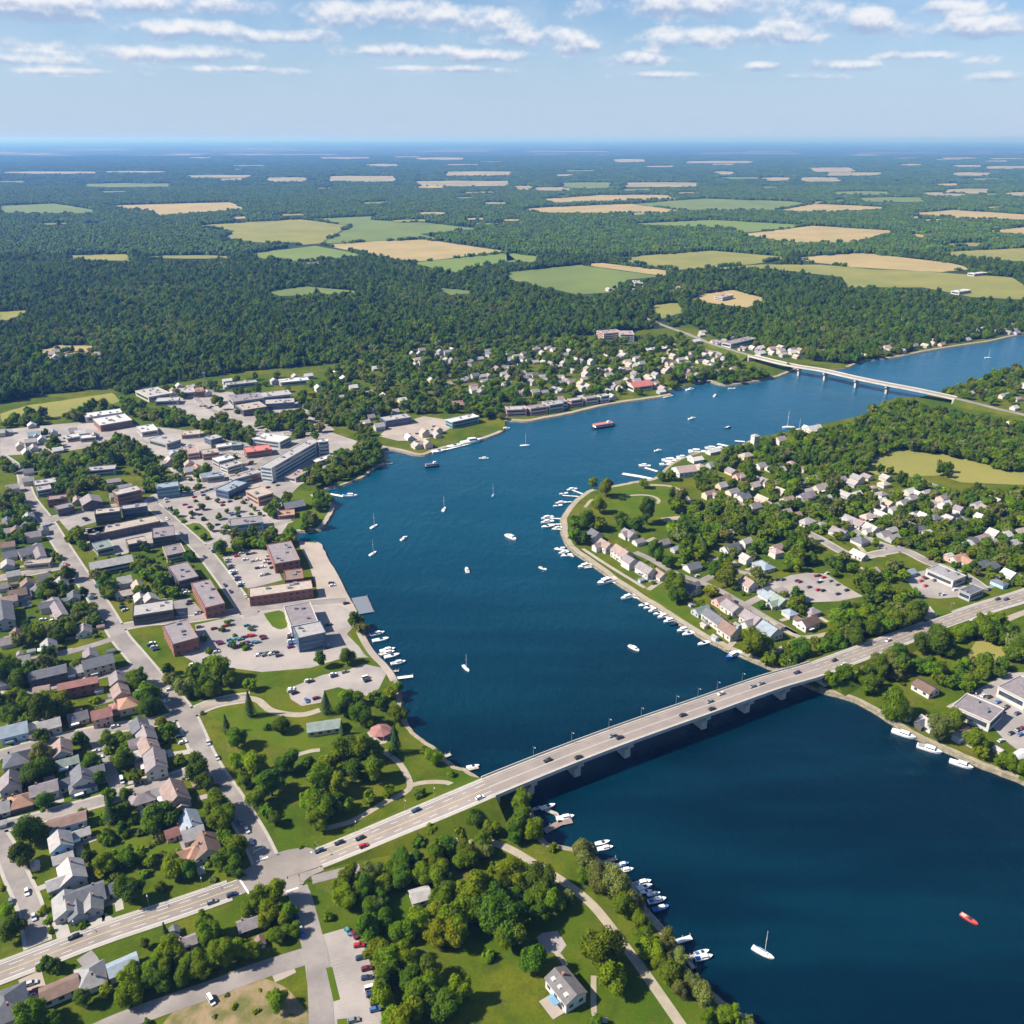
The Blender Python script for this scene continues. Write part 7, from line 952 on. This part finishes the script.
def patch(seed, rad, n, rr_):
    """a piece of woodland seen from far off: many bumpy crowns"""
    g = np.random.default_rng(seed); V, F, A = [], [], []; off = 0; v, f = I1
    for i in range(n):
        a = g.uniform(0, 6.28); d = rad*np.sqrt(g.random()); r = g.uniform(*rr_); h = g.uniform(7, 12); vv = v*np.array([r, r, r*.95])*(1+g.uniform(-.22, .22, (len(v), 1)))+np.array([d*np.cos(a), d*np.sin(a), h-r*.3]); V.append(vv); F += [tuple(j+off for j in q) for q in f]; A += [float(np.clip(g.normal(.5, .3), 0, 1))]*len(f); off += len(v)
        vv = v*np.array([r*.8, r*.8, h*.5])+np.array([d*np.cos(a), d*np.sin(a), h*.4]); V.append(vv); F += [tuple(j+off for j in q) for q in f]; A += [.2]*len(f); off += len(v)
    me = bpy.data.meshes.new('wood_patch'); me.from_pydata(np.concatenate(V).tolist(), [], F); me.attributes.new('leaf', 'FLOAT', 'FACE').data.foreach_set('value', np.array(A, dtype=np.float32)); return me
P1 = [(patch(i, 14, 11, (4, 6.2)), LEAF[t]) for i, t in enumerate(('dark', 'dark', 'mid', 'dark', 'fir', 'fir'))]; P2 = [(patch(20+i, 40, 36, (5, 9)), LEAF[t]) for i, t in enumerate(('dark', 'fir', 'fir', 'dark', 'fir', 'dark'))]
HR = []
for f in FLD:
    if min(q[1] for q in f) < 1900: continue
    st = 17 if min(q[1] for q in f) < 6000 else 45
    for (xa, ya), (xb, yb) in zip(f, f[1:]+f[:1]):
        if random.random() < .6: continue
        n = int(math.hypot(xb-xa, yb-ya)/st)
        for k in range(n):
            if random.random() < .75: HR.append((xa+(xb-xa)*k/max(1, n)+random.uniform(-6, 6), ya+(yb-ya)*k/max(1, n)+random.uniform(-6, 6), LAND-2, random.uniform(0, 6), (.6, .6, random.uniform(.6, .9)), random.randrange(6)))
x, y = wood_points(2500, 6200, 23, edge=9); scatter('distant_woods', HR+[(a, b, LAND-1-2*c, c*60, (1, 1, .85+.4*d), int(e*6)) for a, b, c, d, e in zip(x, y, rng.random(len(x)), rng.random(len(x)), rng.random(len(x)))], P1, 'woodland between the fields beyond the town')
x, y = wood_points(6200, 17000, 72, edge=22); scatter('horizon_woods', [(a, b, LAND-1-2*c, c*60, (1, 1, .85+.5*d), int(e*6)) for a, b, c, d, e in zip(x, y, rng.random(len(x)), rng.random(len(x)), rng.random(len(x)))], P2, 'dark woodland fading toward the horizon')
q = poly('woodland_floor', FORP[:-2]+[(1500, 142.2), (-400, 142.2)], .12, M_FLOOR)
b = MB(); b.add([(-99000, 16000, LAND+9), (99000, 16000, LAND+9), (99000, 99500, LAND+9), (-99000, 99500, LAND+9)], [(0, 1, 2, 3)])
struct(link('horizon_land', b.mesh('horizon_land', mat('horizon_wood', (.020, .034, .018), col2=(.045, .060, .028), scale=.0006))))
for i in range(46):
    yy = random.uniform(14500, 30000)**1.0; xx = random.uniform(-.6, .6)*yy; L_ = random.uniform(250, 1100); wd = random.uniform(150, 500); b = MB(); a = random.uniform(-.2, .2); b.add([(xx-L_, yy-wd, LAND+9.8), (xx+L_*.9, yy-wd*.8, LAND+9.8), (xx+L_, yy+wd, LAND+9.8), (xx-L_*.8, yy+wd*.9, LAND+9.8)], [(0, 1, 2, 3)]); struct(link('field', b.mesh('field', FIELD[random.choice('TTty')])))
# ------------------------------------------------------------------ air
hz = bpy.data.materials.new('haze'); hz.use_nodes = True; T = NT(hz.node_tree); T.n.clear(); pv = T.new('ShaderNodeVolumePrincipled'); pv.inputs['Density'].default_value = 7.5e-5; pv.inputs['Color'].default_value = (.13, .335, .87, 1); pv.inputs['Absorption Color'].default_value = (.72, .72, .72, 1); pv.inputs['Anisotropy'].default_value = .15; pv.inputs['Density Attribute'].default_value = ''
T.l.new(pv.outputs[0], T.new('ShaderNodeOutputMaterial').inputs['Volume']); hz.cycles.homogeneous_volume = True
b = MB(); b.box(0, 50000, -4.6, 202000, 104000, 330); o = link('haze', b.mesh('haze', hz)); o['kind'] = 'stuff'
for o in COL.objects:
    if o.name.startswith('ground') and False: pass
finish_labels()
print('THINGS', len(TAGS), 'OBJ', len(COL.objects), 'HOUSES', len(HS), 'TREES', len(TREES), 'near y', min(proj(t[0], t[1], LAND)[1] for t in NEAR))
